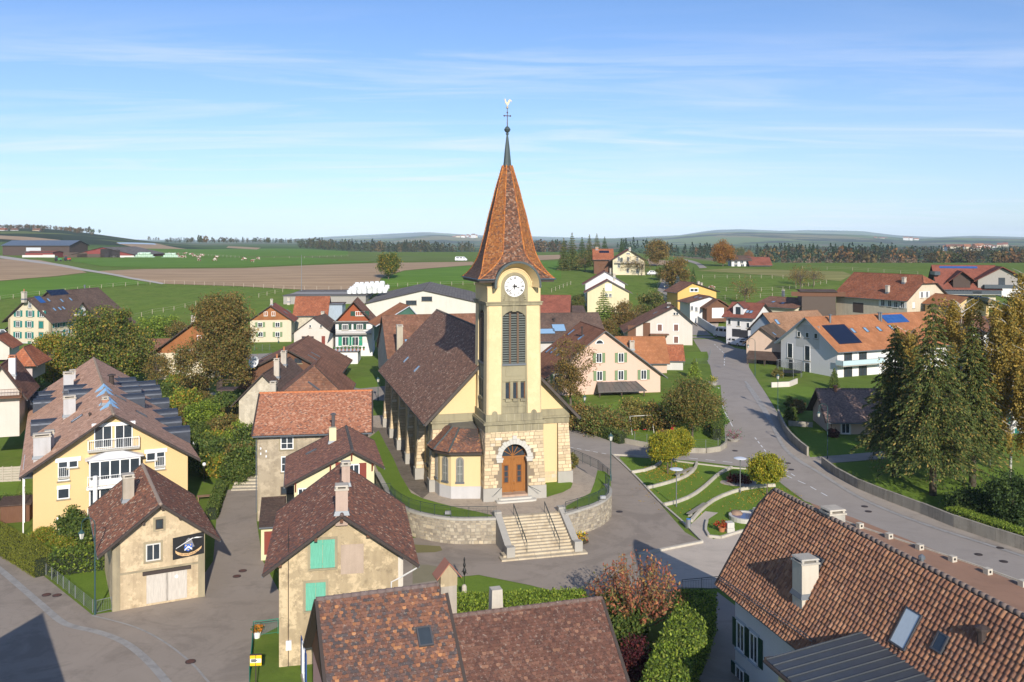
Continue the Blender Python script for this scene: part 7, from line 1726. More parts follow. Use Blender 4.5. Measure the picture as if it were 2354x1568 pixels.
h = house_xyz('house','white house with green shutters under a huge ribbed red tile roof',O,yaw,5.9,Lr,ev_h,tip.z + rise_ + 2.3,oe=.8,og=.8,hipb=.22,wall=W_white,roof=under,tiles=dict(tw=.30,te=.335,style='pan',pal=PANP,t=.065,ridge=(.20,.15,.125)),base=.5)
u,v = h.on(('T5',800,745),'L')
h.lay(['L','HB'],300)
h.chimney('L',('T5',795,740),q(('T5',0,478))[1],1.05,1.0,plaster('cream_stack',(.56,.51,.42),.2),True,concrete)
h.chimney('R',('T5',990,245),q(('T5',0,130))[1],1.0,1.0,concrete)
h.skylight('L',('T5',1525,1000),1.15,1.9,plain('pale_blind_pane',(.50,.56,.58),.1,.6)); h.skylight('L',('T5',1770,1100),.7,.9,glass); h.pipe('L',('T5',2055,1090),q(('T5',0,965))[1],.2,plain('brown_vent',(.06,.045,.04),.5)); h.skylight('L',('T5',885,540),.8,.9,glass); h.pipe('R',('T5',1625,520),q(('T5',0,462))[1],.1)
sg = MB(); sl = h.slopes['L']
p0,p1 = h.on(('T5',205,655),'L'),h.on(('T5',870,1100),'L')
for dv in (.0,.14):
 A_,B_ = [Vector(sl['o']) + Vector(sl['u']) * p[0] + Vector(sl['v']) * (p[1] + dv) + Vector(sl['n']) * .28 for p in (p0,p1)]; sg.tube([A_,B_],.022,n=5)
for k in range(9):
 c = A_.lerp(B_,k / 8); sg.tube([c,c - Vector(sl['n']) * .3 - Vector(sl['v']) * .05],.018,n=4)
sg.build('snow_guard',zinc,h.root)
h.wins('L',[('T5',335,1050),('T5',430,1130)],1.0,1.75,sh=SH_dgreen,sur=plain('grey_surround',(.42,.46,.5))); h.wins('L',[('T5',330,1370)],1.1,1.75,sh=SH_dgreen,sur=MT['grey_surround'])
# standing seam dormer roof
sm_ = seamed('dormer_zinc',(.085,.095,.105))
u0,v0 = h.on(('T5',1215,1045),'L'); o_,su,sv,sn = (Vector(sl[k]) for k in 'ouvn')
cT = o_ + su * u0 + sv * v0                       # where the dormer roof meets the slope, far end
L0 = h.pl(('T5',510,1225),'z',cT.z - .75)       # outer far corner of the flat roof
dlen = 16.0; dz = Vector((0,-1,0))
A1,A2 = Vector((L0.x,L0.y,L0.z)),Vector((cT.x + .1,L0.y,cT.z + .05))
rfm = MB(); rfm.prism([A1,A2,A2 + dz * dlen,A1 + dz * dlen],(0,0,.12)); dr = rfm.build('dormer_roof',sm_,h.root)
for k in range(24):
 yy = L0.y - .05 - k * .66; MB().prism([(A1.x,yy,A1.z + .12),(A2.x,yy,A2.z + .12),(A2.x,yy - .05,A2.z + .12),(A1.x,yy - .05,A1.z + .12)],(0,0,.06)).build('roof_seam',sm_,dr)
MB().box(A1.x + .5,A2.x,L0.y - dlen,L0.y - .35,A1.z - 2.6,A1.z).build('dormer_wall',W_lemon,h.root); MB().tube([(A1.x - .06,L0.y,A1.z + .02),(A1.x - .06,L0.y - dlen,A1.z + .02)],.09,n=7).build('gutter',dark_trim,dr)
MB().box(A1.x - .05,A2.x,L0.y - .02,L0.y + .05,A1.z - .05,A1.z + .2).build('fascia',dark_trim,dr)
# ---- foreground: pair of old biber-tile roofs at the bottom
MOT = [((.175,.085,.058),3.2),((.215,.10,.06),2.2),((.12,.072,.06),2.6),((.31,.14,.068),.7),((.40,.19,.085),.3),((.085,.068,.066),1.5)]
EVN = [((0.122,0.059,0.043),3),((0.144,0.068,0.048),2),((0.104,0.053,0.041),2),((0.167,0.085,0.059),1),((0.237,0.126,0.081),.3)]
ap = P(('S4',690,908),46.0); yaw = 19.0; a = R(yaw); exv,eyv = Vector((math.cos(a),math.sin(a),0)),Vector((-math.sin(a),math.cos(a),0))
wd = 9.0
def ux(px_,d0,off):     # run along the ridge from the apex to a pixel column
 k = (q(px_)[0] - CX) / F; return (k * d0.y - d0.x) / (exv.x - k * exv.y)
wA = ux(('S4',1702,800),ap,0)
O = ap - eyv * (wd / 2) + exv * .4; hrA = ap.z + 2.3; O.z = -2.3
h = house_xyz('house','rose house with dark boarded gable and mottled scale-tile roof',O,yaw,wA - .4,wd,hrA - 3.9,hrA,axis='x',oe=.5,og=.4,wall=W_pinkd,roof=under,tiles=dict(tw=.19,te=.165,style='biber',pal=MOT,t=.026,mat=tile_red_mat,ridge=(.16,.12,.11)),base=.5)
h.lay(['F','B'],300)
MB().prism([(-.04,-.3,hrA - 4.2),(-.04,wd + .3,hrA - 4.2),(-.04,wd / 2,hrA - .15)],(.03,0,0)).build('gable_boarding',wood_brown,h.root)
h.skylight('F',('S4',1600,1190),.75,1.0,glass)
h.wins('L',[('S4',590,1400)],1.3,2.0,sh=SH_blue)
bp = Vector((wA + .12,wd / 2 - .1,0)); zt_ = HC - (q(('S4',0,620))[1] - HY) / F * (h.W @ bp).y + 2.3
st = MB().frustum((bp.x,bp.y),.42,.38,.42,.38,hrA - 5,zt_ - .75).build('chimney',plaster('pebble_stack',(.42,.37,.31),.4,bump=1.0),h.root)
MB().prism([(bp.x - .44,bp.y - .4,zt_ - .75),(bp.x + .44,bp.y - .4,zt_ - .75),(bp.x + .44,bp.y - .4,zt_ - .2),(bp.x,bp.y - .4,zt_ + .35),(bp.x - .44,bp.y - .4,zt_ - .2)],(0,.8,0)).build('chimney_head',W_beige,st)
for g in (-1,1): MB().prism([(bp.x,bp.y - .5,zt_ + .4),(bp.x + g * .66,bp.y - .5,zt_ - .38),(bp.x + g * .66,bp.y + .5,zt_ - .38),(bp.x,bp.y + .5,zt_ + .4)],(0,0,.06)).build('chimney_roof',plain('clay_slab',(.34,.14,.085)),st)
ob = P(('T4',200,772),46.8); O2 = ob - eyv * (wd / 2); hrB = ob.z + 2.3; O2.z = -2.3
k = (q(('T4',1432,655))[0] - CX) / F; wB = (k * ob.y - ob.x) / (exv.x * 1 - k * exv.y)
h2 = house_xyz('house','lower house with even red brown scale-tile roof below the hedge',O2,17.0,wB - .3,wd,hrB - 3.8,hrB,axis='x',oe=.5,og=.3,wall=W_beige,roof=under,tiles=dict(tw=.19,te=.165,style='biber',pal=EVN,t=.024,ridge=(.15,.10,.085)),base=.5)
h2.lay(['F','B'],300)
cb = h2.pl(('T4',648,720),'y',wd / 2 + .9); zt2 = h2.pl(('T4',648,510),'y',wd / 2 + .9).z
MB().frustum((cb.x,cb.y),.36,.36,.28,.28,hrB - 2.0,zt2).build('chimney',chim_plaster,h2.root)
# ------------------------------------------------------------------ trees, hedges, shrubs
def hpx(base,top,d=None):
 b = q(base); p = gp(b) if d is None else P(b,d)
 return p,(b[1] - top) * p.y / F
def mixpal(*ps):
 return [(c,w * k) for p,k in ps for c,w in p]
# left middle ground
p,H = hpx((125,888),768); place_tree('chestnut_tree','rounded golden chestnut tree behind the apartment house',p,tree_mesh(H,3.5,1.5,70,110,.30,mixpal((GOLD,1.4),(LIME,.8),(OLIVE,.5)),.2))
p,H = hpx((245,892),706); place_tree('broad_tree','broad dark olive tree before the teal shuttered farmhouse',p,tree_mesh(H,6,2,150,120,.30,mixpal((OLIVE,1),(GREEN,1),(GOLD,.3),(LIME,.3)),.3,lobes=[((-1.5,0,H*.62),(4.6,4,H*.36),.5),((3.0,1,H*.42),(4.0,4,H*.30),.4),((-3.5,0,H*.40),(3.2,3,H*.28),.25),((1.5,0,H*.80),(2.6,2.6,H*.18),.12)]))
p,H = hpx((508,935),676); place_tree('tall_tree','tall brown autumn tree with open lower branches beside the shingled farmhouse',p,tree_mesh(H,4,3,150,100,.26,mixpal((BROWN,1),(OLIVE,.9)),.38,lobes=[((.3,0,H*.80),(3.9,3.6,H*.19),.55),((.9,0,H*.58),(4.0,3.5,H*.18),.35),((-2.6,0,H*.40),(4.6,4,H*.20),.30),((2.2,0,H*.34),(2.6,3,H*.16),.15)],hollow=.4))
p,H = hpx((362,895),814); place_tree('small_tree','small half bare tree in front of the shingled farmhouse wall',p,tree_mesh(H,2.0,1.5,36,55,.22,mixpal((BROWN,1),(OLIVE,1)),.14))
p,H = hpx((74,897),832); place_tree('conifer','small green conifer beside the apartment house roof',p,spruce_mesh(H,1.9,.3,GREEN,14,20,.4,.12),cat='tree')
p,H = hpx((133,876),852); place_tree('shrub','yellow green shrub between conifer and apartment roof',p,bush_mesh(2.2,H + .6,mixpal((GOLD,1),(LIME,1)),30,80,.22),cat='shrub',parts=('stem','foliage'))
PURP = [((.07,.03,.035),2),((.045,.025,.03),2),((.10,.05,.04),1)]
p = gp((38,962)); place_tree('shrub','dark purple leaved shrub by the left edge white house',p,bush_mesh(2.4,4.2,PURP,30,50,.2),cat='shrub',parts=('stem','foliage'))
bank = [bush_mesh(2.0,2.6,GREEN,30,85,.22),bush_mesh(2.2,2.8,LIME,30,85,.22),bush_mesh(1.9,2.3,mixpal((OLIVE,1),(BROWN,.7)),30,70,.2),bush_mesh(1.8,2.4,mixpal((GOLD,.6),(LIME,1)),30,85,.22)]
k = 0
for (x,y) in ((395,925),(425,945),(455,938),(430,975),(470,985),(505,962),(455,1015),(490,1035),(525,1010),(535,975),(555,1040),(520,1065),(470,1055),(500,1095),(540,1085),(570,1075),(560,1015),(480,1085),(580,1050),(410,900),(450,905),(495,1000),(535,1045),(575,1100),(545,1110)):
 ki = (k * 7 + k // 3) % 4; lb = ('dark green','lime green','olive brown','yellow green')[ki] + ' shrub in the overgrown bank, ' + ('topmost row' if y < 950 else 'upper part' if y < 1000 else 'middle' if y < 1055 else 'foot near lane') + (', apartment side' if x < 480 else ', stone house side' if x > 535 else '')
 place_tree('shrub',lb,gp((x,y)),bank[ki],'shrubs on the overgrown bank',random.uniform(0,6),random.uniform(.85,1.3),'shrub',('stem','foliage')); k += 1
for (x,y,lb) in ((345,775,'low garden shrub left of the trampoline by the shingled farmhouse'),(385,772,'low garden shrub before the meadow fence, right of the blue panel'),(410,775,'brownish low shrub at the meadow edge behind the shingled farmhouse roof')):
 place_tree('shrub',lb,gp((x,y)),bank[(x // 5) % 4],None,1.0,1.6,'shrub',('stem','foliage'))
place_tree('shrub','round glossy green shrub against the yellow apartment wall',gp((183,1246)),bush_mesh(1.7,3.0,GREEN,36,100,.2),None,0,1,'shrub',('stem','foliage'))
for i,(x,y) in enumerate(((90,1245),(105,1238),(130,1252),(150,1262),(218,1275))):
 place_tree('garden_plant','pale flowering garden plant at the foot of the yellow apartment wall',gp((x,y)),bank[3],'plants along the apartment wall',i,.42,'plant',('stem','foliage'))
OLHEDGE = [((0.221,0.238,0.032),3),((0.170,0.196,0.029),2),((0.289,0.281,0.048),1)]
hedge('hedge','long clipped olive hedge along the road at the left edge',[gp(p_) for p_ in ((-120,1180),(-60,1222),(0,1258),(60,1292),(108,1322))],2.0,1.55,OLHEDGE,.09,130,rough=.03)
hedge('hedge','glossy laurel hedge between the clipped hedge and the banner barn',[gp(p_) for p_ in ((120,1320),(180,1313),(242,1305))],1.4,1.8,mixpal((GREEN,1),(LIME,.6)),.22,60,rough=.14)
hedge('hedge','narrow dark hedge beside the lane above the banner barn',[gp(p_) for p_ in ((487,1195),(498,1160),(510,1128))],1.0,1.2,GREEN,.14,90,rough=.06)
hedge('hedge','low garden hedge left of the yellow apartment house',[gp(('S1',*p_)) for p_ in ((0,1560),(150,1560),(290,1530))],1.0,1.2,GREEN,.14,80)
# around the salmon house and the play garden
p,H = hpx((1312,935),776); place_tree('bare_tree','half bare tree with brown leaves between tower and salmon house',p,tree_mesh(H,3.4,1.5,60,60,.22,BROWN,.22,lobes=[((.6,0,H*.62),(2.9,2.6,H*.36),.6),((-.6,0,H*.36),(3.0,2.6,H*.24),.45)],hollow=.35))
OB = mixpal((OLIVE,1),(BROWN,.35),(GREEN,.4))
for (x,y,r_,hh,pal,lb) in ((1335,985,2.7,4.4,BROWN,'brownish garden shrub right behind the church gable'),(1370,1000,2.8,4.6,OB,'olive garden shrub behind the clipped hedge, second from the church'),(1415,998,3.0,5.0,OB,'tall olive garden shrub near the swing frame'),(1455,985,2.6,4.8,OLIVE,'olive shrub below the porch roof of the salmon house'),
       (1500,990,2.6,4.6,mixpal((BROWN,1),(GREEN,.6)),'brown green shrub right of the porch roof'),(1535,985,2.4,4.8,mixpal((GOLD,.5),(LIME,1)),'yellow green shrub behind the slide'),(1640,985,1.9,3.6,GREEN,'green shrub at the road corner of the play garden'),(1620,950,2.2,4.0,OLIVE,'olive shrub along the road above the play garden'),
       (1560,955,2.6,4.6,OB,'dense olive shrub below the salmon house right corner'),(1600,905,2.2,3.4,GREEN,'green shrub beside the road below the grey garage'),(1530,1010,1.2,1.6,BROWN,'small brown shrub on the play lawn')):
 place_tree('shrub',lb,gp((x,y)),bush_mesh(r_ * .92,hh * random.uniform(.62,.85),[(tuple(v_ * random.uniform(1.0,1.35) for v_ in c_),w_) for c_,w_ in pal],36,62,.21,14),None,0,1,'shrub',('stem','foliage'))
p,H = hpx(('T2',1270,440),880); place_tree('garden_tree','spreading olive garden tree on the play lawn',p,tree_mesh(H,3.2,1.6,75,110,.20,OB,.16))
p,H = hpx(('R3',1460,1200),q(('R3',0,1085))[1]); place_tree('conifer','light green young conifer below the grey garage',p,spruce_mesh(H + 1,1.4,.2,LIME,14,18,.35,.1))
hedge('hedge','clipped dark hedge along the street beside the church',[gp(p_) for p_ in ((1298,980),(1330,984),(1385,1003),(1432,1020))],1.3,1.35,DARKG + GREEN,.14,90,rough=.06)
hedge('hedge','short hedge closing the play garden towards the road',[gp(p_) for p_ in ((1648,1012),(1652,975),(1645,945))],1.2,1.6,GREEN,.15,80)
# ball trees on the green
ball = [((0.446,0.389,0.033),3),((0.328,0.320,0.033),3),((0.197,0.254,0.026),2.5),((0.551,0.405,0.040),1),((0.118,0.186,0.024),1)]
for (bx_,by_,r_,cb_,ch_,lb) in ((1070,722,1.65,1.7,2.9,'golden ball-headed tree on the lawn steps, nearer of the close pair'),(1100,688,1.6,1.9,2.9,'golden ball-headed tree on the lawn steps, farther of the close pair'),(1878,900,1.85,1.6,2.7,'golden ball-headed tree standing alone at the road side of the green')):
 p = gp(('T2',bx_,by_)); off = {1070: -.55,1100: .75}.get(bx_,0)
 place_tree('ball_tree',lb,p,tree_mesh(cb_ + ch_,r_,cb_,110,75,.155,ball,.085,spread=.24,lobes=[((off,0,cb_ + ch_ / 2),(r_,r_,ch_ / 2),1.0)],hollow=.55),'ball-headed trees on the green')
# red bush, hedges round the lower house
p = gp((1465,1455)); RED = [((0.483,0.169,0.090),3),((0.391,0.130,0.075),2),((0.460,0.260,0.090),2),((0.276,0.182,0.075),1.5),((0.230,0.221,0.075),1)]
mb = MB(); tw = []
for k in range(150):
 a = random.uniform(0,6.283); sp_ = random.uniform(.1,1) ** .7; e = Vector((math.cos(a) * 3.9 * sp_,math.sin(a) * 3.9 * sp_,5.5 - 2.9 * sp_ ** 2 + random.uniform(-.5,.5))); s_ = Vector((math.cos(a) * .25,math.sin(a) * .25,.2 + random.random()))
 mid = s_.lerp(e,.5) + Vector((math.cos(a),math.sin(a),.2)) * .35
 mb.tube([s_,mid,e],.035,.006,4,cap=False)
 for f in np.arange(.38,1.0,.05):
  c = s_ * (1 - f) ** 2 + mid * 2 * f * (1 - f) + e * f * f; tw += [tuple(c + Vector((random.gauss(0,.12),random.gauss(0,.12),random.gauss(0,.12) - .05))) for _ in range(2)]
mb.tube([(0,0,-.2),(0,0,.6)],.2,.12)
tw = np.array(tw); place_tree('cherry_bush','wide bush with sparse red and orange autumn leaves behind the lower roof',p,(mb.mesh('stem',bark,True),np_mesh('foliage',leaves_np(tw,.115,aspect=2.2),np.full(len(tw),4),leaf_mat,tint_pick(RED,len(tw),.3))),None,0,1,'bush',('stem','foliage'))
hedge('hedge','bright green thuja hedge behind the pair of foreground roofs',[gp(p_) for p_ in ((985,1452),(1100,1450),(1220,1446),(1345,1440))],1.7,2.35,LIME,.17,150,rough=.10)
hedge('hedge','thick thuja hedge running down beside the retaining wall right of the red bush',[gp(p_) for p_ in ((1606,1440),(1590,1490),(1560,1560),(1525,1660))],2.2,2.5,mixpal((LIME,1),(GREEN,.5)),.18,150,rough=.11)
place_tree('shrub','dark red barberry shrub beside the thuja hedge',gp((1450,1560)),bush_mesh(1.7,2.2,[((.12,.025,.03),2),((.07,.02,.025),2),((.18,.05,.035),1)],30,80,.14),None,0,1,'shrub',('stem','foliage'))
place_tree('shrub','green shrub under the red bush behind the lower roof',gp((1415,1470)),bank[0],None,0,1.0,'shrub',('stem','foliage'))
# right: spruces and birches
SPR = [((0.079,0.108,0.029),2.2),((0.131,0.149,0.035),1.5),((0.052,0.079,0.022),2),((0.228,0.193,0.048),.9),((0.298,0.201,0.056),.4)]
for (b,top,r_,ly,lb) in (((2145,1139),688,5.6,34,'big spruce with drooping boughs in the right hand garden'),((2058,1096),757,4.6,28,'lower spruce left of the big one, over the small cottage'),((2236,1118),740,4.0,28,'slim dark spruce between the big one and the birches')):
 p,H = hpx(b,top); place_tree('spruce',lb,p,spruce_mesh(H,r_,4.6,SPR,int(ly * .8),62,.52,.42,.5,1.05))
BIR = [((0.392,0.266,0.054),3),((0.290,0.224,0.054),2.5),((0.493,0.336,0.072),1.5),((0.189,0.168,0.042),1.5)]
def birch_mesh(h,r,seed):
 random.seed(seed); mb = MB(); lean = Vector((random.uniform(-.6,.6),random.uniform(-.4,.4),0)); path = [Vector((0,0,-.3)),Vector((0,0,h*.3)) + lean * .4,Vector((0,0,h*.65)) + lean,Vector((0,0,h*.98)) + lean * 1.3]
 mb.tube(path,.17,.03,7); cs = []
 for k in range(64):
  f = random.uniform(.25,1.0); z = h * f; a = random.uniform(0,6.283); L = r * (1.05 - abs(f - .55) * 1.2) * random.uniform(.5,1.1); c0 = lean * f * 1.2 + Vector((0,0,z))
  e = c0 + Vector((math.cos(a) * L,math.sin(a) * L,L * .55)); limb_mesh(mb,c0,e,.05,.01,.1,4,3)
  for j in range(15):
   t = random.uniform(.3,1.1); s0 = c0.lerp(e,t); dl = random.uniform(.8,3.0); kk = int(dl * 9)
   zz_ = -RNG.uniform(0,1,kk) * dl; cs.append(np.stack((s0.x + RNG.normal(size=kk) * .2,s0.y + RNG.normal(size=kk) * .2,s0.z + zz_),1))
 pts = np.concatenate(cs); pts = pts[pts[:,2] > h * .14]; n = len(pts)
 return mb.mesh('trunk',bark_birch,True),np_mesh('crown',leaves_np(pts,.17),np.full(n,4),leaf_mat,tint_pick(BIR,n,.28))
for i,(b,top,r_,lb) in enumerate((((2215,1085),700,4.4,'golden birch directly right of the big spruce top'),((2275,1075),735,4.4,'golden birch in the middle of the right hand birch group'),((2322,1112),712,4.4,'golden birch with leaning white trunk near the right edge'),((2390,1120),640,4.2,'tall birch at the right edge with pale upper trunk'),((2090,1062),752,3.0,'golden birch behind the lower spruce'))):
 p,H = hpx(b,top); place_tree('birch',lb,p,birch_mesh(H,r_,40 + i),'birches in the right hand garden')
random.seed(21)
place_tree('shrub','dark blue green evergreen bush at the right edge',gp((2335,1215)),bush_mesh(2.3,5.2,DARKG,46,110,.2),None,0,1,'shrub',('stem','foliage'))
place_tree('shrub','dark green bush behind the low hedge at the right',gp((2255,1180)),bush_mesh(3.0,2.4,DARKG,40,90,.2),None,0,1,'shrub',('stem','foliage'))
hedge('hedge','low bright clipped hedge along the concrete wall at the right',[gp(p_) for p_ in ((2186,1196),(2260,1222),(2340,1250),(2420,1280))],1.5,1.35,LIME,.12,120,rough=.05)
for (x,y,r_,hh,pal,lb) in ((1818,975,.9,2.6,GREEN,'upright green bush at the corner of the pavement wall'),(1835,950,1.0,2.0,BROWN,'brown shrub beside the wooden post stack'),(1815,935,.8,1.6,GREEN,'small green bush by the black letter box'),(1788,868,.9,1.6,OLIVE,'feathery grass clump next to the trampoline'),(1915,1005,.7,1.0,PURP,'small dark shrub at the corner of the cottage'),(1310,1075,.8,1.5,OLIVE,'olive shrub at the rear corner of the church terrace'),
       (1318,1222,.75,2.6,OLIVE,'tall olive shrub beside the great steps'),(937,1215,.7,1.9,GREEN,'dark green shrub growing out of the wall foot behind the beige house')):
 place_tree('shrub',lb,gp((x,y)) if y != 1075 else gp((x,y),0),bush_mesh(r_,hh,pal,24,80,.16),None,0,1,'shrub',('stem','foliage'))
p,H = hpx((1918,892),848); place_tree('conifer','slim columnar conifer before the glass balcony house',p,spruce_mesh(H,1.0,.1,GREEN,16,18,.3,.1,.1))
# mid distance right
p,H = hpx((1388,765),664,); place_tree('conifer','broad green conifer beyond the salmon house roof',p,spruce_mesh(H,4.2,.4,mixpal((GREEN,1),(LIME,.5)),20,34,.6,.2,.1))
mid = [tree_mesh(6.5,2.9,1.0,46,60,.26,BROWN,.15,hollow=.35),tree_mesh(6.5,2.9,1.0,50,75,.28,mixpal((OLIVE,1),(GREEN,.7)),.15),tree_mesh(6,2.8,1.0,40,12,.22,BROWN,.14,hollow=.3),tree_mesh(9,3.8,1.5,60,90,.34,[((.42,.20,.05),3),((.34,.15,.04),2),((.30,.20,.05),2)],.2),tree_mesh(8,3.4,1.5,55,85,.34,mixpal((GREEN,1),(GOLD,.4)),.2)]
for (x,y,m_,s_,lb) in ((1428,765,0,1.25,'brown half bare tree behind the salmon house, beside the broad conifer'),(1462,760,2,1.3,'nearly bare grey tree behind the tall off-white house'),(1500,748,1,1.35,'dense olive tree left of the lane behind the tall off-white house'),(1395,790,0,.9,'russet shrub tree behind the salmon house ridge'),(1553,668,0,1.7,'brown tree at the lane bend above the ochre house'),(1712,702,2,1.5,'bare spreading tree in the paddock above the maroon roofs'),
      (1345,625,2,1.5,'bare fruit tree before the red roofed farm wing, leftmost'),(1385,628,2,1.3,'bare fruit tree before the red roofed farm wing, second'),(1447,632,2,1.4,'bare fruit tree in front of the cream farmhouse balcony'),(1475,634,2,1.3,'bare fruit tree right of the cream farmhouse door'),(1511,612,0,1.9,'russet tree right of the cream farmhouse'),(1840,668,2,1.4,'bare bush at the paddock edge near the dark barn'),(1870,660,2,1.3,'bare tree with broken stem beside the dark barn'),
      (1520,645,1,.7,'round clipped shrub beside the lane near the parked car'),(893,642,4,0,'lone round tree at the edge of the ploughed field'),(1662,612,3,0,'bright orange autumn tree beside the far white house'),(1700,598,1,2.2,'green tree behind the far white house'),(1722,600,3,1.3,'dark red tree behind the far maroon barn'),(1758,602,4,1.6,'yellow green tree behind the far maroon barn'),
      (1830,655,2,1.1,'bare shrub in the vineyard rows'),(1330,715,1,.7,'hedge bush in the lawn behind the tower')):
 p = gp((x,y))
 if s_ == 0: s_ = {893: 58,1662: 55}[x] * p.y / F / (8 if m_ == 4 else 9)
 place_tree('tree',lb,p,mid[m_],'scattered trees beyond the village',x,s_)
sp_far = [spruce_mesh(20,4.6,1.0,SPR,20,26,1.2,.3,.2),spruce_mesh(16,3.6,1.0,DARKG,18,24,1.1,.3,.2),spruce_mesh(7,2.4,.3,[((.10,.15,.15),2),((.07,.11,.12),2)],14,24,.5,.15,.1)]
for i,(x,y,top,k_,lb) in enumerate(((1296,622,548,0,'tall dark spruce, leftmost of the group behind the bare fruit trees'),(1315,620,536,0,'tallest dark spruce of the group left of the farm wing'),(1338,616,546,1,'dark spruce third from the left in the farm group'),(1355,612,540,0,'dark spruce just left of the farm chimney'),(1372,606,538,0,'dark spruce rising behind the farm chimney'),(1390,604,545,1,'dark spruce rightmost behind the red farm roof'),(1430,596,549,1,'single pointed spruce behind the cream farmhouse'),
         (1594,660,615,1,'dark fir beside the ochre house lane'),(1558,690,634,2,'blue grey spruce left of the ochre house'))):
 p,H = hpx((x,y),top); hm = (20,16,7)[k_]; place_tree('spruce',lb,p,sp_far[k_],None,i,H / hm)
# ------------------------------------------------------------------ woods far off
def far_wood(name,label,rows):
 Cs,Ss,Tn = [],[],[]; tri,tt = [],[]
 for (x0,x1,by,hp,d0,con,pal) in rows:
  n = int((x1 - x0) / F * d0 / 5.0) * 3; zb = HC - (by - HY) / F * d0
  for k in range(n):
   d = d0 * random.uniform(.98,1.10); X = (random.uniform(x0,x1) - CX) / F * d; H = hp / F * d0 * random.uniform(.6,1.08); z = max(zb,G(X,d) - 1)
   if random.random() < con:
    c = np.array([0.02,.036,.015]) * random.uniform(.7,1.6); m = 46; t = RNG.uniform(0,1,m) ** .7; r_ = H * .19 * (1.02 - t); a = RNG.uniform(0,6.283,m)
    Cs.append(np.stack((X + r_ * np.cos(a),d + r_ * np.sin(a),z + H * (.06 + .94 * t)),1)); Ss.append(np.full(m,H * .085)); Tn.append(c * RNG.uniform(.6,1.4,(m,1)))
   else:
    c = tint_pick(pal,1,.3)[0]; m = 52; v = rnd_unit(m) * (RNG.uniform(.55,1.0,(m,1))); Cs.append(np.array((X,d,z + H * .54)) + v * np.array((H * .30,H * .30,H * .46))); Ss.append(np.full(m,H * .13)); Tn.append(c * RNG.uniform(.6,1.4,(m,1)))
 C,S,T = np.concatenate(Cs),np.concatenate(Ss)[:,None],np.concatenate(Tn)
 ob = link(name,np_mesh(name,leaves_np(C,S,aspect=1.2),np.full(len(C),4),tintmat('far_leaf',.9,.05,nz=0),T)); tag(ob,label,None,None,'stuff')
FB = [((.10,.065,.03),3),((.075,.06,.025),3),((.05,.06,.02),2),((.14,.075,.03),1.5),((.16,.11,.04),.8)]
FG = [((.05,.055,.02),3),((.07,.06,.025),2),((.04,.05,.02),2),((.10,.075,.03),1)]
far_wood('far_woods','belt of dark woods beyond the fields',[(690,1090,584,28,1400,.3,FG),(780,1000,582,30,1450,.5,FG),(1215,1300,588,34,1300,.2,FB),(1180,1300,570,18,2000,.8,FG),
 (1420,1640,596,36,1000,.85,FG),(1500,1700,590,26,1250,.8,FB),(1760,2000,612,44,900,.6,FB),(1740,2060,596,36,1150,.85,FG),(1950,2360,614,40,850,.25,FB),(2000,2360,598,32,1300,.4,FG),(1790,2130,620,24,820,.05,[((.22,.15,.10),2),((.17,.13,.09),2),((.13,.10,.05),1)]),(2040,2360,586,12,2300,.6,FG),(1700,2000,583,14,2100,.6,FG)])
far_wood('far_woods','line of small woods on the left skyline',[(380,620,559,14,1500,.3,FG),(455,475,560,20,1350,.1,FB),(340,365,553,10,1500,.4,FG),(595,700,560,12,1900,.6,FG),(200,232,535,9,1700,.2,DARKG)])
far_wood('far_woods','reddish wood along the hilltop at the left edge',[(-10,110,530,11,1600,.1,FB),(-10,205,533,10,1560,.15,FB),(60,205,532,11,1620,.1,FB),(160,215,542,14,1450,.1,FB),(80,100,538,12,1400,0,FG)])
# ------------------------------------------------------------------ far hills
def hills(name,d0,d1,prof,mat,nx=160,ny=22,rough=.22):
 V,Fc = [],[]; rs = np.random.default_rng(int(d0)); ph = rs.uniform(0,6.28,12)
 for j in range(ny + 1):
  t = j / ny; d = d0 + (d1 - d0) * t
  for i in range(nx + 1):
   x = -500 + 3400 * i / nx; top = float(np.interp(x,[p_[0] for p_ in prof],[p_[1] for p_ in prof]))
   ztop = HC + (HY - top) / F * d1; zb = -15.0
   e = math.sin(t * math.pi / 2) ** 1.3; n_ = sum(math.sin(x * .004 * (k + 1) + ph[k] + t * 2.2 * (k % 3)) / (k + 1) for k in range(8)) * rough
   V.append(((x - CX) / F * d,d,zb + (ztop - zb) * max(0.0,e + n_ * e * (1 - t) * .8)))
 for j in range(ny):
  for i in range(nx):
   a = j * (nx + 1) + i; Fc.append((a,a + 1,a + nx + 2,a + nx + 1))
 me = bpy.data.meshes.new(name); me.from_pydata(V,[],Fc); me.polygons.foreach_set('use_smooth',[True] * len(Fc)); me.materials.append(mat); me.update(); tag(link(name,me),kind='structure')
def hill_mat(name,sc,wood):
 t = NT(name); vo = t.n.new('ShaderNodeTexVoronoi'); m = t.n.new('ShaderNodeMapping'); m.inputs['Scale'].default_value = (sc,sc * .7,0); t.l.new(t.pos,m.inputs[0]); t.l.new(m.outputs[0],vo.inputs[0]); vo.inputs['Scale'].default_value = 1
 s_ = t.n.new('ShaderNodeSeparateColor'); t.l.new(vo.outputs['Color'],s_.inputs[0])
 c = t.ramp(s_.outputs[0],((0,(.09,.15,.03)),(.3,(.14,.19,.05)),(.55,(.19,.17,.07)),(.7,(.09,.14,.03)),(.85,(.17,.21,.06))),'CONSTANT')
 c = t.mix(t.ramp(t.noise(sc * .9,7,.66),((wood,0.0),(wood + .03,1.0))),c,(.022,.036,.02))
 return t.fin(c,1.0,.0)
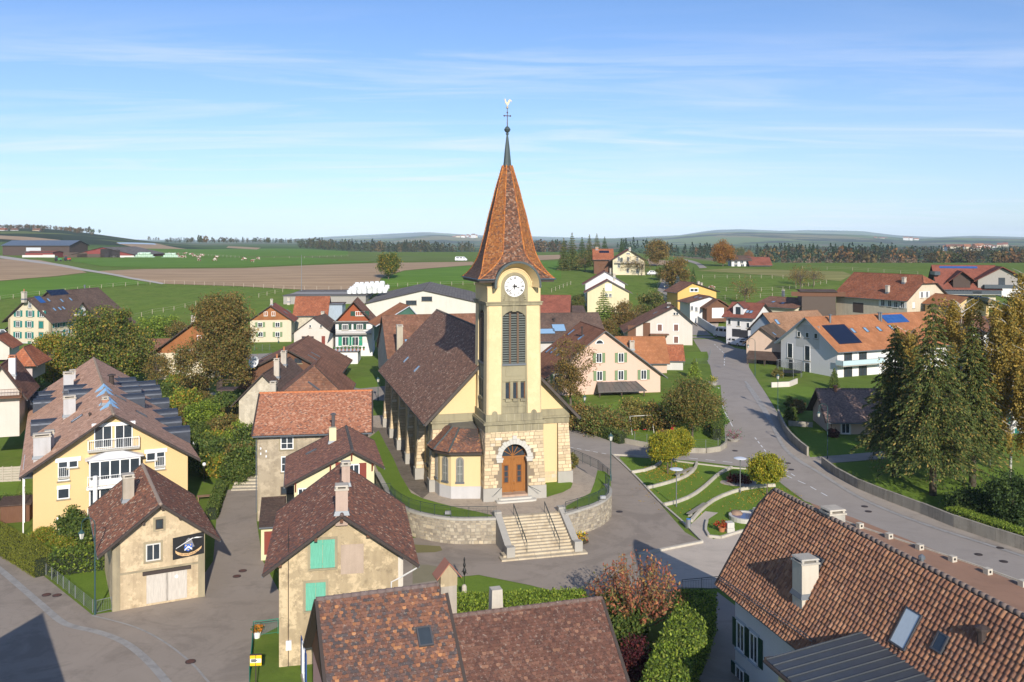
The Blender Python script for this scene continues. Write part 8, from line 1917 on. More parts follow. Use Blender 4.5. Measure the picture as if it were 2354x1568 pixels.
hills('hills',3800,7500,[(-500,560),(600,558),(700,552),(900,548),(1000,540),(1080,545),(1200,552),(1300,552),(1420,548),(1530,546),(1620,536),(1700,533),(1850,536),(2000,541),(2100,549),(2200,546),(2350,549),(2900,545)],hill_mat('hill_land',.0016,.50))
hills('hills',8500,14000,[(-500,556),(400,556),(640,552),(760,544),(980,534),(1100,541),(1240,544),(1400,548),(1560,541),(1640,529),(1700,527),(1800,531),(1860,529),(1980,531),(2060,541),(2150,545),(2240,542),(2354,545),(2900,540)],hill_mat('hill_far',.0011,.46))
# far villages: pale specks of houses on the slopes
vm = [W_white,W_cream]; rmat = [R_red,R_orange,R_brown]
def far_house(x,y,d,s):
 o = empty('far_house',P((x,y),d),random.uniform(-.6,.6),'tiny far-off house with reddish roof in the villages on the slopes','house','houses of the far villages')
 w_,l_,hh = s * random.uniform(.8,1.2),s * random.uniform(1,1.6),s * .6
 MB().box(-l_/2,l_/2,-w_/2,w_/2,-8,hh).build('wall',vm[random.randrange(2)],o)
 MB().prism([(-l_/2 - .5,-w_/2 - .5,hh),(-l_/2 - .5,w_/2 + .5,hh),(-l_/2 - .5,0,hh + w_*.42)],(l_ + 1,0,0)).build('roof',rmat[random.randrange(3)],o)
for (x0,x1,y,d,n) in ((1690,1860,553,6000,34),(2170,2275,577,2300,14),(2225,2330,571,3300,10),(1040,1110,547,6200,10),(2010,2110,553,6000,10)):
 for k in range(n): far_house(random.uniform(x0,x1),y + random.uniform(-3,4),d * random.uniform(.97,1.03),11 + d / 700)
for x,y,d in ((6,536,1400),(33,536,1400),(85,537,1400)): far_house(x,y,d,8)
# ------------------------------------------------------------------ walls, kerbs and things of the street
kerb_m = plaster('kerb_concrete',(.50,.46,.38),.4,(.25,.22,.18),.25)
def wall_run(name,label,pix,h,w_,mat,seg=3.0,cat='wall',gap=.03,h1=None,cop=None):
 pts = gpath(pix,5); root = empty(name,pts[0],0,label,cat); o0 = pts[0]; L = [0]
 for i in range(len(pts) - 1): L.append(L[-1] + (pts[i+1] - pts[i]).length)
 n = max(1,int(L[-1] / seg))
 def at(s_):
  i = max(0,min(len(pts) - 2,int(np.searchsorted(L,s_)) - 1)); t = (s_ - L[i]) / max(1e-6,L[i+1] - L[i]); return pts[i].lerp(pts[i+1],t)
 for k in range(n):
  a,b = at(L[-1] * k / n),at(L[-1] * (k + 1) / n); d = (b - a); d.z = 0; d.normalize(); nn = Vector((-d.y,d.x,0)) * w_ / 2; a,b = a + d * gap / 2 - o0,b - d * gap / 2 - o0
  hh = h if h1 is None else h + (h1 - h) * (k + .5) / n
  m = MB(); m.prism([a - nn - Vector((0,0,.4)),b - nn - Vector((0,0,.4)),b + nn - Vector((0,0,.4)),a + nn - Vector((0,0,.4))],(0,0,hh + .4))
  m.build('wall_panel',mat,root)
 return root
cw_m = plaster('weathered_concrete',(.34,.31,.25),.8,(.12,.105,.085),.4,1.0,.3)
wall_run('garden_wall','weathered concrete wall along the pavement before the cottage',[('T3',238,262),('T3',300,400),('T3',385,500),('T3',480,578)],1.15,.25,cw_m,2.5)
wall_run('garden_wall','long weathered concrete panel wall along the curving pavement',[('T3',598,655),('T3',700,735),('T3',830,815),('T3',1000,890),('T3',1180,962),('T3',1400,1045),('T3',1600,1132),('T3',1850,1215),('T3',2130,1315),('T3',2400,1400)],1.0,.28,cw_m,4.3,h1=1.25)
wall_run('planter_wall','low curved concrete wall round the play garden',[('T2',705,470),('T2',900,508),('T2',1080,535),('T2',1240,552),('T2',1380,556),('T2',1480,545),('T2',1540,510),('T2',1548,470)],.65,.25,cw_m,2.2)
wall_run('driveway_wall','curved white retaining wall below the garage house',[('R3',1492,742),('R3',1530,770),('R3',1580,805),('R3',1640,838)],3.2,.3,W_white,20,h1=1.0)
wall_run('garden_wall','pale low garden wall in front of the glass balcony house',[('R3',2115,1285),('R3',2230,1290),('R3',2335,1250)],.9,.25,W_offw,4)
wall_run('garden_wall','dry stone wall under the thuja hedge at the alley',[(1628,1450),(1612,1500),(1585,1570),(1550,1680)],1.4,.5,W_stone2,1.2)
wall_run('garden_wall','low wall beside the cottage hedge',[('T3',320,330),('T3',420,345),('T3',520,345)],.7,.25,cw_m,2.5)
for i,pts in enumerate(([('T2',775,722),('T2',850,712),('T2',930,690),('T2',995,660),('T2',1028,612)],[('T2',905,848),('T2',1050,812),('T2',1200,762),('T2',1285,700),('T2',1308,645)],[('T2',1040,988),('T2',1180,952),('T2',1300,892),('T2',1400,812),('T2',1490,732),('T2',1590,682)],[('T2',1262,1120),('T2',1340,1030),('T2',1450,945),('T2',1600,882),('T2',1760,842),('T2',1945,828)])):
 wall_run('lawn_kerb',('pale curved kerb across the green, nearest the street','pale curved kerb across the green, second from the street, with a bench','pale curved kerb across the green, third from the street','pale curved kerb across the green ending at the litter bin')[i],pts,.34,.26,kerb_m,1.8,'kerb',.012)
wall_run('lawn_kerb','straight pale kerb between the plaza ramp and the green',[('T2',618,570),('T2',800,740),('T2',1000,950),('T2',1180,1110),('T2',1348,1275)],.16,.2,kerb_m,2,'kerb',.01)
wall_run('lawn_kerb','raised pale kerb at the edge of the concrete forecourt',[('T2',830,1390),('T2',1100,1335),('T2',1352,1285)],.22,.3,kerb_m,2,'kerb',.01)
wall_run('lawn_kerb','pale kerb along the street edge of the green',[('T2',625,572),('T2',900,585),('T2',1050,612),('T2',1300,645),('T2',1600,680),('T2',1740,690)],.16,.2,kerb_m,2,'kerb',.01)
wall_run('lawn_kerb','pale kerb round the flower island with the stone block',[('T2',1392,1110),('T2',1380,1195),('T2',1440,1262),('T2',1560,1232),('T2',1690,1195)],.25,.22,kerb_m,1.6,'kerb',.01)
wall_run('lawn_kerb','thin pale kerb between road and red gravel strip',[('T3',470,985),('T3',740,1100),('T3',1000,1190),('T3',1300,1290),('T3',1600,1390),('T3',1900,1490),('T3',2200,1600)],.14,.14,kerb_m,3,'kerb',.01)
bench_w = woodmat('weathered_bench',(.28,.255,.215))
def bench(a,b,label):
 A,B = gp(a),gp(b); d = B - A; L = d.length; yaw_ = math.atan2(d.y,d.x); o = empty('bench',(A + B) / 2,yaw_,label,'bench','benches on the green')
 for k in range(4): MB().box(-L/2,L/2,-.24 + k * .125,-.24 + k * .125 + .11,.40,.45).build('seat_slat',bench_w,o)
 for x in (-L * .4,0,L * .4): MB().box(x - .05,x + .05,-.2,.24,-.1,.398).build('leg',concrete,o)
bench(('T2',1140,762),('T2',1275,695),'weathered slatted bench on the second kerb of the green'); bench(('T2',1240,1085),('T2',1378,992),'weathered slatted bench beside the litter bin')
# litter bin, stone block, basin, flower pots
p = gp(('T2',1240,1168)); o = empty('litter_bin',p,0,'steel litter bin with blue liner at the corner of the green','bin')
MB().lathe([(.22,.05),(.22,.85),(.24,.85),(.24,.9)],14).build('drum',plain('bin_steel',(.36,.37,.38),.35,.5,.6),o); MB().lathe([(.20,.88),(.23,.93),(.17,.94)],14).build('liner',plain('bin_blue',(.06,.22,.55),.5),o); MB().tube([(-.26,0,-.1),(-.26,0,.8)],.03).build('post',zinc,o)
p = gp(('T2',1572,1195)); o = empty('stone_block',p,.2,'square pale stone block beside the red flower pot','stone block'); MB().box(-.38,.38,-.38,.38,-.1,.42).build('base_stone',limestone,o); MB().box(-.35,.35,-.35,.35,.435,.95).build('top_stone',limestone,o)
def flower_pot(p,label,cols,r=.35,hh=.45,fr=.55,pot=None,z=None,leafc=None):
 o = empty('flower_pot',gp(p,z),0,label,'flower pot'); MB().lathe([(r*.7,0),(r,hh),(r*1.08,hh),(r*1.08,hh*.9)],14).build('pot',pot or plain('terracotta',(.42,.17,.08)),o)
 pts,cl = crown_pts((0,0,hh + fr * .55),(fr,fr,fr * .6),16,26,fr * .2,.3); n = len(pts); link('foliage',np_mesh('foliage',leaves_np(pts,.09),np.full(n,4),leaf_mat,tint_pick(cols,n)),o)
GL = ((.07,.13,.03),2)
flower_pot(('T2',1510,1195),'terracotta pot of red flowers beside the stone block',[((.55,.05,.03),3),((.6,.2,.04),1),GL]); flower_pot(('S4',193,1195),'white pot of orange flowers by the green iron fence',[((.65,.22,.03),3),((.7,.35,.05),1),GL],.3,.45,.4,white)
flower_pot(('R3',1620,1262),'concrete trough of yellow flowers at the road edge',[((.75,.6,.05),3),GL,((.1,.2,.04),1)],.8,.5,.9,concrete); flower_pot(('T2',1605,455),'big round planter with pink flowers and a leafy plant at the road corner',[((.55,.06,.22),2),((.08,.15,.03),4)],.8,.35,1.1,concrete)
flower_pot(('T1',1705,1285),'bed of yellow and red flowers at the foot of the great steps',[((.8,.6,.03),4),((.5,.04,.03),1.4),GL],.7,.15,.75,plain('soil',(.08,.06,.04)))
p = gp(('T2',1700,1095)); o = empty('fountain_basin',p,.35,'round stone fountain basin with pale rim on the green','fountain'); MB().lathe([(1.55,-.2),(1.6,.38),(1.6,.45),(1.3,.45),(1.3,.2),(.01,.2)],26).build('basin',limestone,o); MB().lathe([(1.29,.30),(1.28,.34)],24).build('water',plain('basin_water',(.10,.12,.22),.08,.6),o); MB().box(1.1,1.5,-.3,.3,.3,1.0).build('spout_block',limestone,o)
p = gp(('T2',1628,1075)); o = MB().lathe([(.2,-.2),(.62,.05),(.68,.35),(.45,.62),(.1,.68)],7).build('boulder',plaster('brown_rock',(.30,.20,.14),.6),None,True,p); tag(o,'rough brown boulder at the rim of the fountain basin','boulder')
p = gp(('T2',1645,795)); o = empty('flower_bed',p,0,'oval flower bed with dark red foliage and a gravel ring on the green','flower bed'); mb = MB().lathe([(2.1,.02),(2.0,.06),(.01,.07)],24); r_ = mb.build('gravel',field_mat('bed_gravel',(.36,.30,.24),(.46,.40,.33)),o); r_.scale = (1,.75,1)
pts,cl = crown_pts((.2,.1,.35),(1.3,.9,.4),26,40,.22,.3); link('plants',np_mesh('plants',leaves_np(pts,.14),np.full(len(pts),4),leaf_mat,tint_pick([((.16,.03,.03),3),((.09,.03,.025),2),((.2,.1,.04),1)],len(pts))),o)
# fallen leaves on the green
pts = []
for (bx_,by_,r_) in ((1070,722,3.4),(1100,690,3.2),(1878,900,3.8),(1300,900,7)):
 c = gp(('T2',bx_,by_)); k = 420 if r_ < 6 else 260
 for _ in range(k):
  a,rr = random.uniform(0,6.28),r_ * random.random() ** .6; x,y = c.x + rr * math.cos(a),c.y + rr * math.sin(a); pts.append((x,y,G(x,y) + .05))
ob = link('fallen_leaves',np_mesh('fallen_leaves',leaves_np(np.array(pts),.11),np.full(len(pts),4),leaf_mat,tint_pick([((.45,.30,.04),3),((.35,.2,.04),2)],len(pts)))); tag(ob,'yellow fallen leaves scattered on the green',kind='stuff')
def bollard(p,label):
 o = empty('bollard',gp(p),.35,label,'bollard','cube bollards along the red gravel strip'); MB().box(-.26,.26,-.26,.26,-.1,.5).build('stone_cube',kerb_m,o)
 d = MB().lathe([(.11,0),(.11,.012),(.03,.03)],14).build('round_lens',blackp,o); d.matrix_local = Matrix.Translation((0,-.262,.27)) @ Matrix.Rotation(R(90),4,'X')
for i,pp in enumerate(((('T3',490,1018)),(('T3',903,1165)),(('T3',1140,1250)),(('T3',1390,1340)),(('T3',1658,1437)),(('T3',1945,1540)),(('T5',2345,690)),(('T3',28,1060)))):
 bollard(pp,'pale cube bollard with dark round lens, ' + ('first beyond the roof ridge','second, right of the ridge chimney','third from the left on the gravel strip','fourth from the left on the gravel strip','fifth from the left on the gravel strip','sixth from the left on the gravel strip','last one at the right edge','on the green beside the tiled roof')[i])
# lamps
lampglass = plain('lamp_glass',(.62,.60,.52),.25,.5); lamp_green = plain('lamp_post_green',(.03,.075,.075),.45,.5)
def lantern(o,T,s=1.0):
 m = MB(); rings = [(.13,0),(.22,.42),(.24,.43),(.05,.62),(.02,.70)]
 def fr_(r0,z0,r1,z1,mat,nm):
  mm = MB();
  for k in range(6):
   a,b = 6.283 * k / 6,6.283 * (k + 1) / 6; mm.add([T @ Vector((r0*s*math.cos(a),r0*s*math.sin(a),z0*s)),T @ Vector((r0*s*math.cos(b),r0*s*math.sin(b),z0*s)),T @ Vector((r1*s*math.cos(b),r1*s*math.sin(b),z1*s)),T @ Vector((r1*s*math.cos(a),r1*s*math.sin(a),z1*s))],[(0,1,2,3)])
  return mm.build(nm,mat,o)
 fr_(.12,0,.21,.42,lampglass,'lantern_glass'); fr_(.26,.42,.06,.62,lamp_green,'lantern_cap'); fr_(.06,.62,.01,.74,lamp_green,'lantern_tip'); fr_(.05,-.08,.13,.0,lamp_green,'lantern_foot')
 mm = MB()
 for k in range(6): a = 6.283 * k / 6; mm.tube([T @ Vector((.125*s*math.cos(a),.125*s*math.sin(a),0)),T @ Vector((.215*s*math.cos(a),.215*s*math.sin(a),.42*s))],.014 * s,n=4)
 mm.build('lantern_bars',lamp_green,o)
def lamp_post(p,top,label,z=None,s=1.15):
 b = gp(p,z); h_ = (q(p)[1] - q(top)[1]) * b.y / F; o = empty('street_lamp',b,0,label,'street lamp','lantern street lamps')
 MB().lathe([(.10,-.1),(.10,.5),(.07,.6),(.05,1.0),(.045,h_ - .8*s),(.07,h_ - .78*s)],10).build('post',lamp_green,o); lantern(o,Matrix.Translation((0,0,h_ - .74 * s)),s)
lamp_post(('T1',1950,772),('T1',1957,388),'green lantern street lamp at the corner of the church terrace',-.2); lamp_post(('R3',528,1545),('R3',530,1345),'green lantern street lamp behind the dark hedge'); lamp_post(('R2',1110,1118),('R2',1110,912),'green lantern street lamp on the back street left of the nave')
lamp_post(('R3',2172,1500),('R3',2172,1165),'tall lantern lamp at the lower garden wall'); lamp_post(('R2',262,628),('R2',262,570),'small lantern lamp before the orange shingled gable')
def crook_lamp(p,top,label,side=-1,arm=1.1,scroll=True):
 b = gp(p); h_ = (q(p)[1] - q(top)[1]) * b.y / F; o = empty('street_lamp',b,0,label,'street lamp','crook-armed street lamps'); r_ = arm / 2
 pts = [(0,0,-.1),(0,0,1.2),(0,0,h_ - r_)] + [(side * (r_ - r_ * math.cos(a)),0,h_ - r_ + r_ * math.sin(a)) for a in [k * math.pi / 9 for k in range(1,10)]] + [(side * arm,0,h_ - r_ - .35)]
 MB().tube(pts[:3],.07,.05,8).build('post',lamp_green,o); MB().tube(pts[2:],.035,.03,6).build('crook',lamp_green,o)
 if scroll: MB().tube([(side * (arm - .22 - .2 * (1 - k / 14) * math.cos(k * .75)),0,h_ - r_ + .1 + .2 * (1 - k / 14) * math.sin(k * .75)) for k in range(14)],.018,n=4).build('scroll',lamp_green,o)
 lantern(o,Matrix.Translation((side * arm,0,h_ - r_ - 1.05)),1.0)
crook_lamp(('S2',808,1372),('S2',800,545),'tall crook-armed lantern beside the banner barn',-1,1.0,False); crook_lamp(('R3',1978,1190),('R3',1950,868),'crook-armed lantern with scroll beside the tan gable house',-1,1.3); crook_lamp(('T3',640,602),('T3',610,152),'crook-armed lantern with scroll in front of the cottage',-1,1.1); crook_lamp(('R3',1238,485),('R3',1218,388),'small crook-armed lamp far up the lane',-1,1.2)
disc_m = plain('lamp_disc',(.66,.68,.70),.3,.5)
for pp,tt,lb in ((('T2',1140,992),('T2',1147,688),'slender modern disc lamp at the third kerb of the green'),(('T2',1660,878),('T2',1665,600),'slender modern disc lamp beside the oval flower bed')):
 b = gp(pp); h_ = (q(pp)[1] - q(tt)[1]) * b.y / F; o = empty('disc_lamp',b,0,lb,'street lamp','disc lamps on the green'); MB().lathe([(.08,-.1),(.08,.3),(.055,.4),(.05,h_ - .25),(.09,h_ - .2),(.11,h_ - .05)],10).build('post',plain('lamp_grey',(.13,.14,.145),.45,.5),o); MB().lathe([(.12,h_ - .05),(.68,h_),(.70,h_ + .05),(.45,h_ + .12),(.02,h_ + .15)],24).build('disc',disc_m,o)
for pp,lb in ((('S1',1840,935),'white globe garden lamp at the apartment corner, farther one'),(('S1',1940,1145),'white globe garden lamp beside the bank steps, nearer one')):
 b = gp((q(pp)[0],q(pp)[1] + 42)); o = empty('globe_lamp',b,0,lb,'garden lamp'); MB().tube([(0,0,-.1),(0,0,1.9)],.04).build('post',dark_trim,o); MB().lathe([(.04,1.85),(.16,1.93),(.22,2.08),(.16,2.23),(.03,2.3)],14).build('globe',plain('globe_white',(.75,.75,.74),.3),o,True)
# floodlights on the terrace wall
for pp,lb in ((('T1',625,1062),'small grey floodlight on the terrace wall before the turret'),(('T1',1885,935),'small grey floodlight on the terrace wall beside the round lawn')):
 o = empty('floodlight',gp(pp,.06),0,lb,'floodlight'); MB().box(-.28,.28,-.16,.16,.14,.40).build('housing',plain('lamp_alu',(.42,.43,.44),.4,.5,.3),o); MB().box(-.24,.24,.17,.175,.17,.37).build('lens',glass,o); MB().tube([(-.3,0,0),(-.3,0,.28),(.3,0,.28),(.3,0,0)],.025).build('yoke',zinc,o)
# fences
def wire_fence(name,label,pix,h,post_m,sp=2.2,cat='fence',wires=3,mesh_m=None,base=None,z=None,pr=.035,world=False):
 pts = [Vector(p_) for p_ in pix] if world else [gp(p_,z) for p_ in pix]; root = empty(name,pts[0],0,label,cat); o0 = pts[0]; pm = MB().tube([(0,0,-.2),(0,0,h)],pr,n=5).mesh('post',post_m); wr = MB(); tops = []
 for i in range(len(pts) - 1):
  L = (pts[i+1] - pts[i]).length; k = max(1,int(round(L / sp)))
  for j in range(k + (1 if i == len(pts) - 2 else 0)):
   c = pts[i].lerp(pts[i+1],j / k)
   if z is None and not world: c.z = G(c.x,c.y)
   link('post',pm,root,c - o0); tops.append(c - o0)
 for w_ in range(wires): wr.tube([t + Vector((0,0,h * (1 - w_ / max(1,wires)) - .04)) for t in tops],max(.008,pr * .3),n=3)
 wr.build('wire',post_m if mesh_m is None else mesh_m,root)
 return root
galv = plain('galvanised',(.22,.235,.235),.5,.5,.3); post_w = plain('pale_wood_post',(.44,.37,.28),.9)
wire_fence('wire_fence','low wire mesh fence with steel posts beside the pavement and lawn',[('S2',392,1035),('S2',490,1105),('S2',640,1230),('S2',790,1352)],1.0,galv,1.6,wires=8)
o = empty('garden_gate',gp(('S2',820,1360)),0,'small steel garden gate at the barn corner','gate'); a,b = gp(('S2',820,1360)),gp(('S2',952,1330)); d = b - a; m = MB(); m.tube([(0,0,0),(0,0,1.0)],.03).tube([d,d + Vector((0,0,1.0))],.03).tube([(0,0,.98),d + Vector((0,0,.98))],.025).tube([(0,0,.1),d + Vector((0,0,.1))],.025); m.build('frame',galv,o); m = MB()
for k in range(1,9): m.tube([d * (k / 9) + Vector((0,0,.1)),d * (k / 9) + Vector((0,0,.98))],.008,n=3)
m.build('mesh_bars',galv,o)
wire_fence('wire_fence','grey wire fence on the curved wall of the play garden',[('T2',705,455),('T2',900,492),('T2',1080,520),('T2',1240,537),('T2',1380,540),('T2',1480,528),('T2',1540,495)],1.5,galv,2.4,wires=7)
wire_fence('wire_fence','thin wire fence beside the road above the play garden',[('R3',1375,1090),('R3',1580,1085),('R3',1600,1000)],1.2,galv,2.5,wires=6)
railing('railing','iron railing closing the forecourt beside the tiled roof',[gp(p_) for p_ in ((1568,1362),(1610,1358),(1652,1354))],1.0)
gg = plain('green_iron',(.02,.22,.14),.5)
railing('railing','green iron railing of the small front garden below the beige house',[gp(p_) for p_ in (('S4',165,1185),('S4',270,1175),('S4',375,1160))],1.05,mat=gg)
railing('railing','green iron railing beside the lane at the bus stop sign',[gp(p_) for p_ in (('S4',165,1190),('S4',150,1400),('S4',130,1600))],1.05,mat=gg)
def panel_fence(label,a,b,n,h,mat,cat='fence',slats=6,gap=.4):
 A,B = gp(a),gp(b); root = empty('panel_fence',A,math.atan2(B.y - A.y,B.x - A.x),label,cat); L = (B - A).length
 for k in range(n + 1): MB().box(k * L / n - .05,k * L / n + .05,-.05,.05,-.2,h + .1).build('post',mat,root)
 sm = MB().box(.06,L / n - .06,-.015,.015,0,h / slats * .9).mesh('slat',mat)
 for k in range(n):
  for j in range(slats): link('slat',sm,root,(k * L / n,0,.05 + j * h / slats))
panel_fence('grey wooden panel fence at the left edge beside the apartment house',('S1',-60,1320),('S1',195,1305),3,1.7,woodmat('bleached_fence',(.42,.37,.30),vert=False)); panel_fence('dark picket fence below the left edge white house',('S1',-30,805),('S1',235,785),8,1.1,dark_trim,slats=4)
wire_fence('wire_fence','white garden fence behind the brown boarded gable',[('R2',-30,690),('R2',60,695),('R2',190,690)],1.5,galv,2.0,wires=6)
# stone steps in the bank, benches in front of it
o = empty('bank_steps',gp(('S2',2100,300)),.1,'worn stone steps climbing beside the old stone house','steps')
for k in range(6): MB().box(-1.6,1.6,k * .8 - .5,k * .8 + .5,-.3,.12 + k * .16).build('step',W_stone2,o)
o = empty('garden_bench',gp(('S2',1760,395)),.3,'slatted wooden garden bench above the lane','bench')
for k in range(5): MB().box(-1.0,1.0,-.3 + k * .16,-.3 + k * .16 + .12,.45,.5).build('seat_slat',woodmat('bench_brown',(.24,.15,.09)),o)
for x in (-.85,.85): MB().box(x - .05,x + .05,-.25,.45,-.1,.448).build('leg',woodmat('bench_brown',(.24,.15,.09)),o)
o = empty('garden_shed',gp(('S2',145,560)),.3,'small brown garden shed between hedge and apartment house','shed'); MB().box(-1.3,1.3,-1,1,-.2,1.7).build('wall',wood_brown,o); MB().prism([(-1.5,-1.2,1.7),(1.5,-1.2,1.7),(1.5,1.2,2.0),(-1.5,1.2,2.0)],(0,0,.1)).build('roof',R_dark,o)
# sculpture, posts
b = gp(('T4',402,575)); o = empty('garden_post',b,0,'short round-topped concrete post by the hedge lawn','post'); MB().lathe([(.22,-.2),(.2,.75),(.14,.9),(.02,.95)],10).build('stone',chim_plaster,o)
b = gp(('T4',403,505)); hh = 70 * b.y / F; o = empty('iron_sculpture',b,0,'thin dark wrought iron figure on the lawn before the steps','sculpture'); MB().tube([(0,0,-.1),(0,0,hh*.4)],.02).build('rod',blackp,o); MB().lathe([(.02,hh*.38),(.10,hh*.45),(.16,hh*.55),(.06,hh*.66),(.12,hh*.74),(.05,hh*.84),(.08,hh*.92),(.02,hh)],7).build('figure',blackp,o)
m = MB(); m.tube([(-.22,0,hh*.5),(.0,0,hh*.62),(.24,0,hh*.44)],.025); m.build('arms',blackp,o)
# bus stop sign
b = gp((588,1600)); o = empty('bus_stop_sign',b,.1,'yellow and white bus stop sign at the lane','sign'); zt_ = HC - (1506 - HY) / F * b.y - b.z; sc_ = b.y / F
MB().tube([(0,0,-.1),(0,0,zt_)],.035).build('post',dark_trim,o); wv = 13 * sc_
yl = plain('sign_yellow',(.80,.50,.02),.5); MB().box(-wv,wv,-.03,.03,zt_ - 24 * sc_,zt_).build('board',yl,o); MB().box(-wv * .95,wv * .95,-.036,-.03,zt_ - 17 * sc_,zt_ - 8 * sc_).build('white_field',white,o); MB().box(-wv * 1.03,wv * 1.03,-.05,.05,zt_,zt_ + .06).build('top_bar',dark_trim,o)
m = MB()
for k in range(3): m.box(-wv * .8,wv * (.1 + .2 * (k % 2)),-.039,-.036,zt_ - (10 + 2.4 * k) * sc_ - .02,zt_ - (10 + 2.4 * k) * sc_ + .03)
m.build('text_line',blackp,o)
# play things
b = gp(('T2',850,392)); o = empty('swing_set',b,.25,'white swing frame with a red seat on the play lawn','swing'); m = MB()
for s_ in (-1.6,1.6): m.tube([(s_,-.9,0),(s_,0,2.4)],.04).tube([(s_,.9,0),(s_,0,2.4)],.04)
m.tube([(-1.6,0,2.4),(1.6,0,2.4)],.045); m.build('frame',offwhite,o)
for s_ in (-.8,.6): MB().tube([(s_ - .2,0,2.4),(s_ - .2,0,.5)],.01,n=4).tube([(s_ + .2,0,2.4),(s_ + .2,0,.5)],.01,n=4).build('rope',dark_trim,o); MB().box(s_ - .24,s_ + .24,-.1,.1,.46,.5).build('seat',plain('toy_red',(.6,.04,.04),.5),o)
b = gp(('T2',1120,408)); o = empty('slide',b,-.4,'toy slide with red chute and green ladder on the play lawn','slide'); MB().prism([(-.25,0,1.3),(.25,0,1.3),(.25,-1.7,.15),(-.25,-1.7,.15)],(0,0,.06)).prism([(-.28,0,1.3),(-.24,0,1.3),(-.24,-1.7,.15),(-.28,-1.7,.15)],(0,0,.22)).prism([(.24,0,1.3),(.28,0,1.3),(.28,-1.7,.15),(.24,-1.7,.15)],(0,0,.22)).build('chute',plain('toy_red',(.6,.04,.04)),o); m = MB()
for s_ in (-.25,.25): m.tube([(s_,.5,0),(s_,.02,1.8)],.05)
for k in range(4): m.tube([(-.25,.42 - k * .1,.3 + k * .32),(.25,.42 - k * .1,.3 + k * .32)],.03)
m.build('ladder',plain('toy_green',(.03,.35,.12)),o)
b = gp(('R4',345,1190)); o = empty('trampoline',b,0,'round garden trampoline with safety net at the white house','trampoline'); m = MB(); mats_ = blackp; R0 = 2.3
m.lathe([(R0,.85),(R0 * 1.02,.9),(R0,.95),(.01,.9)],24); m.build('mat',blackp,o); m = MB()
for k in range(8): a = 6.283 * k / 8; m.tube([(R0 * math.cos(a),R0 * math.sin(a),0),(R0 * math.cos(a),R0 * math.sin(a),2.9)],.04,n=5)
for zz_ in (2.9,): m.tube([(R0 * math.cos(6.283 * k / 24),R0 * math.sin(6.283 * k / 24),zz_) for k in range(25)],.04,n=5)
m.build('frame',galv,o); m = MB()
for k in range(48): a = 6.283 * k / 48; m.tube([(R0 * math.cos(a),R0 * math.sin(a),.95),(R0 * math.cos(a),R0 * math.sin(a),2.85)],.012,n=3)
for j in range(7): m.tube([(R0 * math.cos(6.283 * k / 24),R0 * math.sin(6.283 * k / 24),1.1 + j * .26) for k in range(25)],.010,n=3)
m.build('net',blackp,o)
o = empty('satellite_dish',P(('R1',2165,1258),153),0,'white satellite dish on the wide boarded gable house','satellite dish'); m = MB(); m.lathe([(.0,0),(.5,.06),(.95,.22),(1.0,.25),(.95,.26),(.5,.1),(.01,.04)],24); dd = m.build('reflector',white,o,True); dd.rotation_euler = (R(70),0,R(-25)); MB().tube([(0,.3,0),(0,.8,-1.2)],.05).build('bracket',zinc,o)
b = gp(('V',693,672)); o = empty('mast',b,0,'tall thin mast standing in the meadow','mast'); MB().tube([(0,0,-1),(0,0,86 * b.y / F)],.12,.05,6).build('pole',galv,o)
o = empty('garden_pool',gp(('S1',1900,485)),.1,'small blue garden pool beside the tall tree','pool'); MB().box(-2.6,2.6,-1.4,1.4,-.1,.12).build('rim',concrete,o); MB().box(-2.4,2.4,-1.2,1.2,.1,.135).build('water',plain('pool_water',(.05,.16,.26),.08,.6),o)
o = empty('garden_lounger',gp(('S1',1965,440)),.5,'white garden lounger beside the pool','lounger'); MB().box(-.3,.3,-.9,.4,.3,.36).build('seat',white,o); MB().prism([(-.3,.4,.3),(.3,.4,.3),(.3,.95,.8),(-.3,.95,.8)],(0,0,.06)).build('backrest',white,o)
for sx in (-.26,.26):
 for sy in (-.8,.35): MB().box(sx-.03,sx+.03,sy-.03,sy+.03,0,.3).build('leg',white,o)
# ------------------------------------------------------------------ vehicles
tyre_m = plain('tyre',(.02,.02,.02),.8); car_glass = plain('car_glass',(.02,.025,.03),.05,.7); alloy = plain('alloy',(.4,.4,.42),.35,.5,.6); lamp_w = plain('headlight',(.7,.7,.68),.2); lamp_r = plain('tail_light',(.35,.02,.02),.3)
def vehicle(name,label,pos,yaw_,L,Wd,H,prof,wins,paint_m,cat,wr=.33,ax=(.18,.80)):
 o = empty(name,pos,yaw_,label,cat,'parked vehicles'); m = MB(); n = len(prof); f = lambda x,z: ((x - .5) * L,(.12 + z * .88) * H)
 tap = lambda z: Wd / 2 * (1.0 if z < .55 else 1.0 - (z - .55) * .32)
 A = [(f(x,z)[0],-tap(z),f(x,z)[1]) for x,z in prof]; B = [(f(x,z)[0],tap(z),f(x,z)[1]) for x,z in prof]
 m.add(A + B,[tuple(range(n))[::-1],tuple(range(n,2*n))] + [(i,(i+1) % n,n + (i+1) % n,n + i) for i in range(n)]); m.build('body',paint_m,o)
 for w_ in wins:
  for s_ in (-1,1):
   MB().prism([(f(x,z)[0],s_ * (tap(z) + .004),f(x,z)[1]) for x,z in w_],(0,s_ * .012,0)).build('side_window',car_glass,o)
 for a_ in ax:
  for s_ in (-1,1):
   w = empty('wheel',((a_ - .5) * L,s_ * (Wd / 2 - .1),wr)); w.parent = o
   t_ = MB().lathe([(wr * .6,-.11),(wr,-.1),(wr,.1),(wr * .6,.11)],16).build('tyre',tyre_m,w); t_.rotation_euler = (R(90),0,0); t2 = MB().lathe([(.02,-.115),(wr * .62,-.115),(wr * .62,.115),(.02,.115)],12).build('rim',alloy,w); t2.rotation_euler = (R(90),0,0)
 return o,f,tap
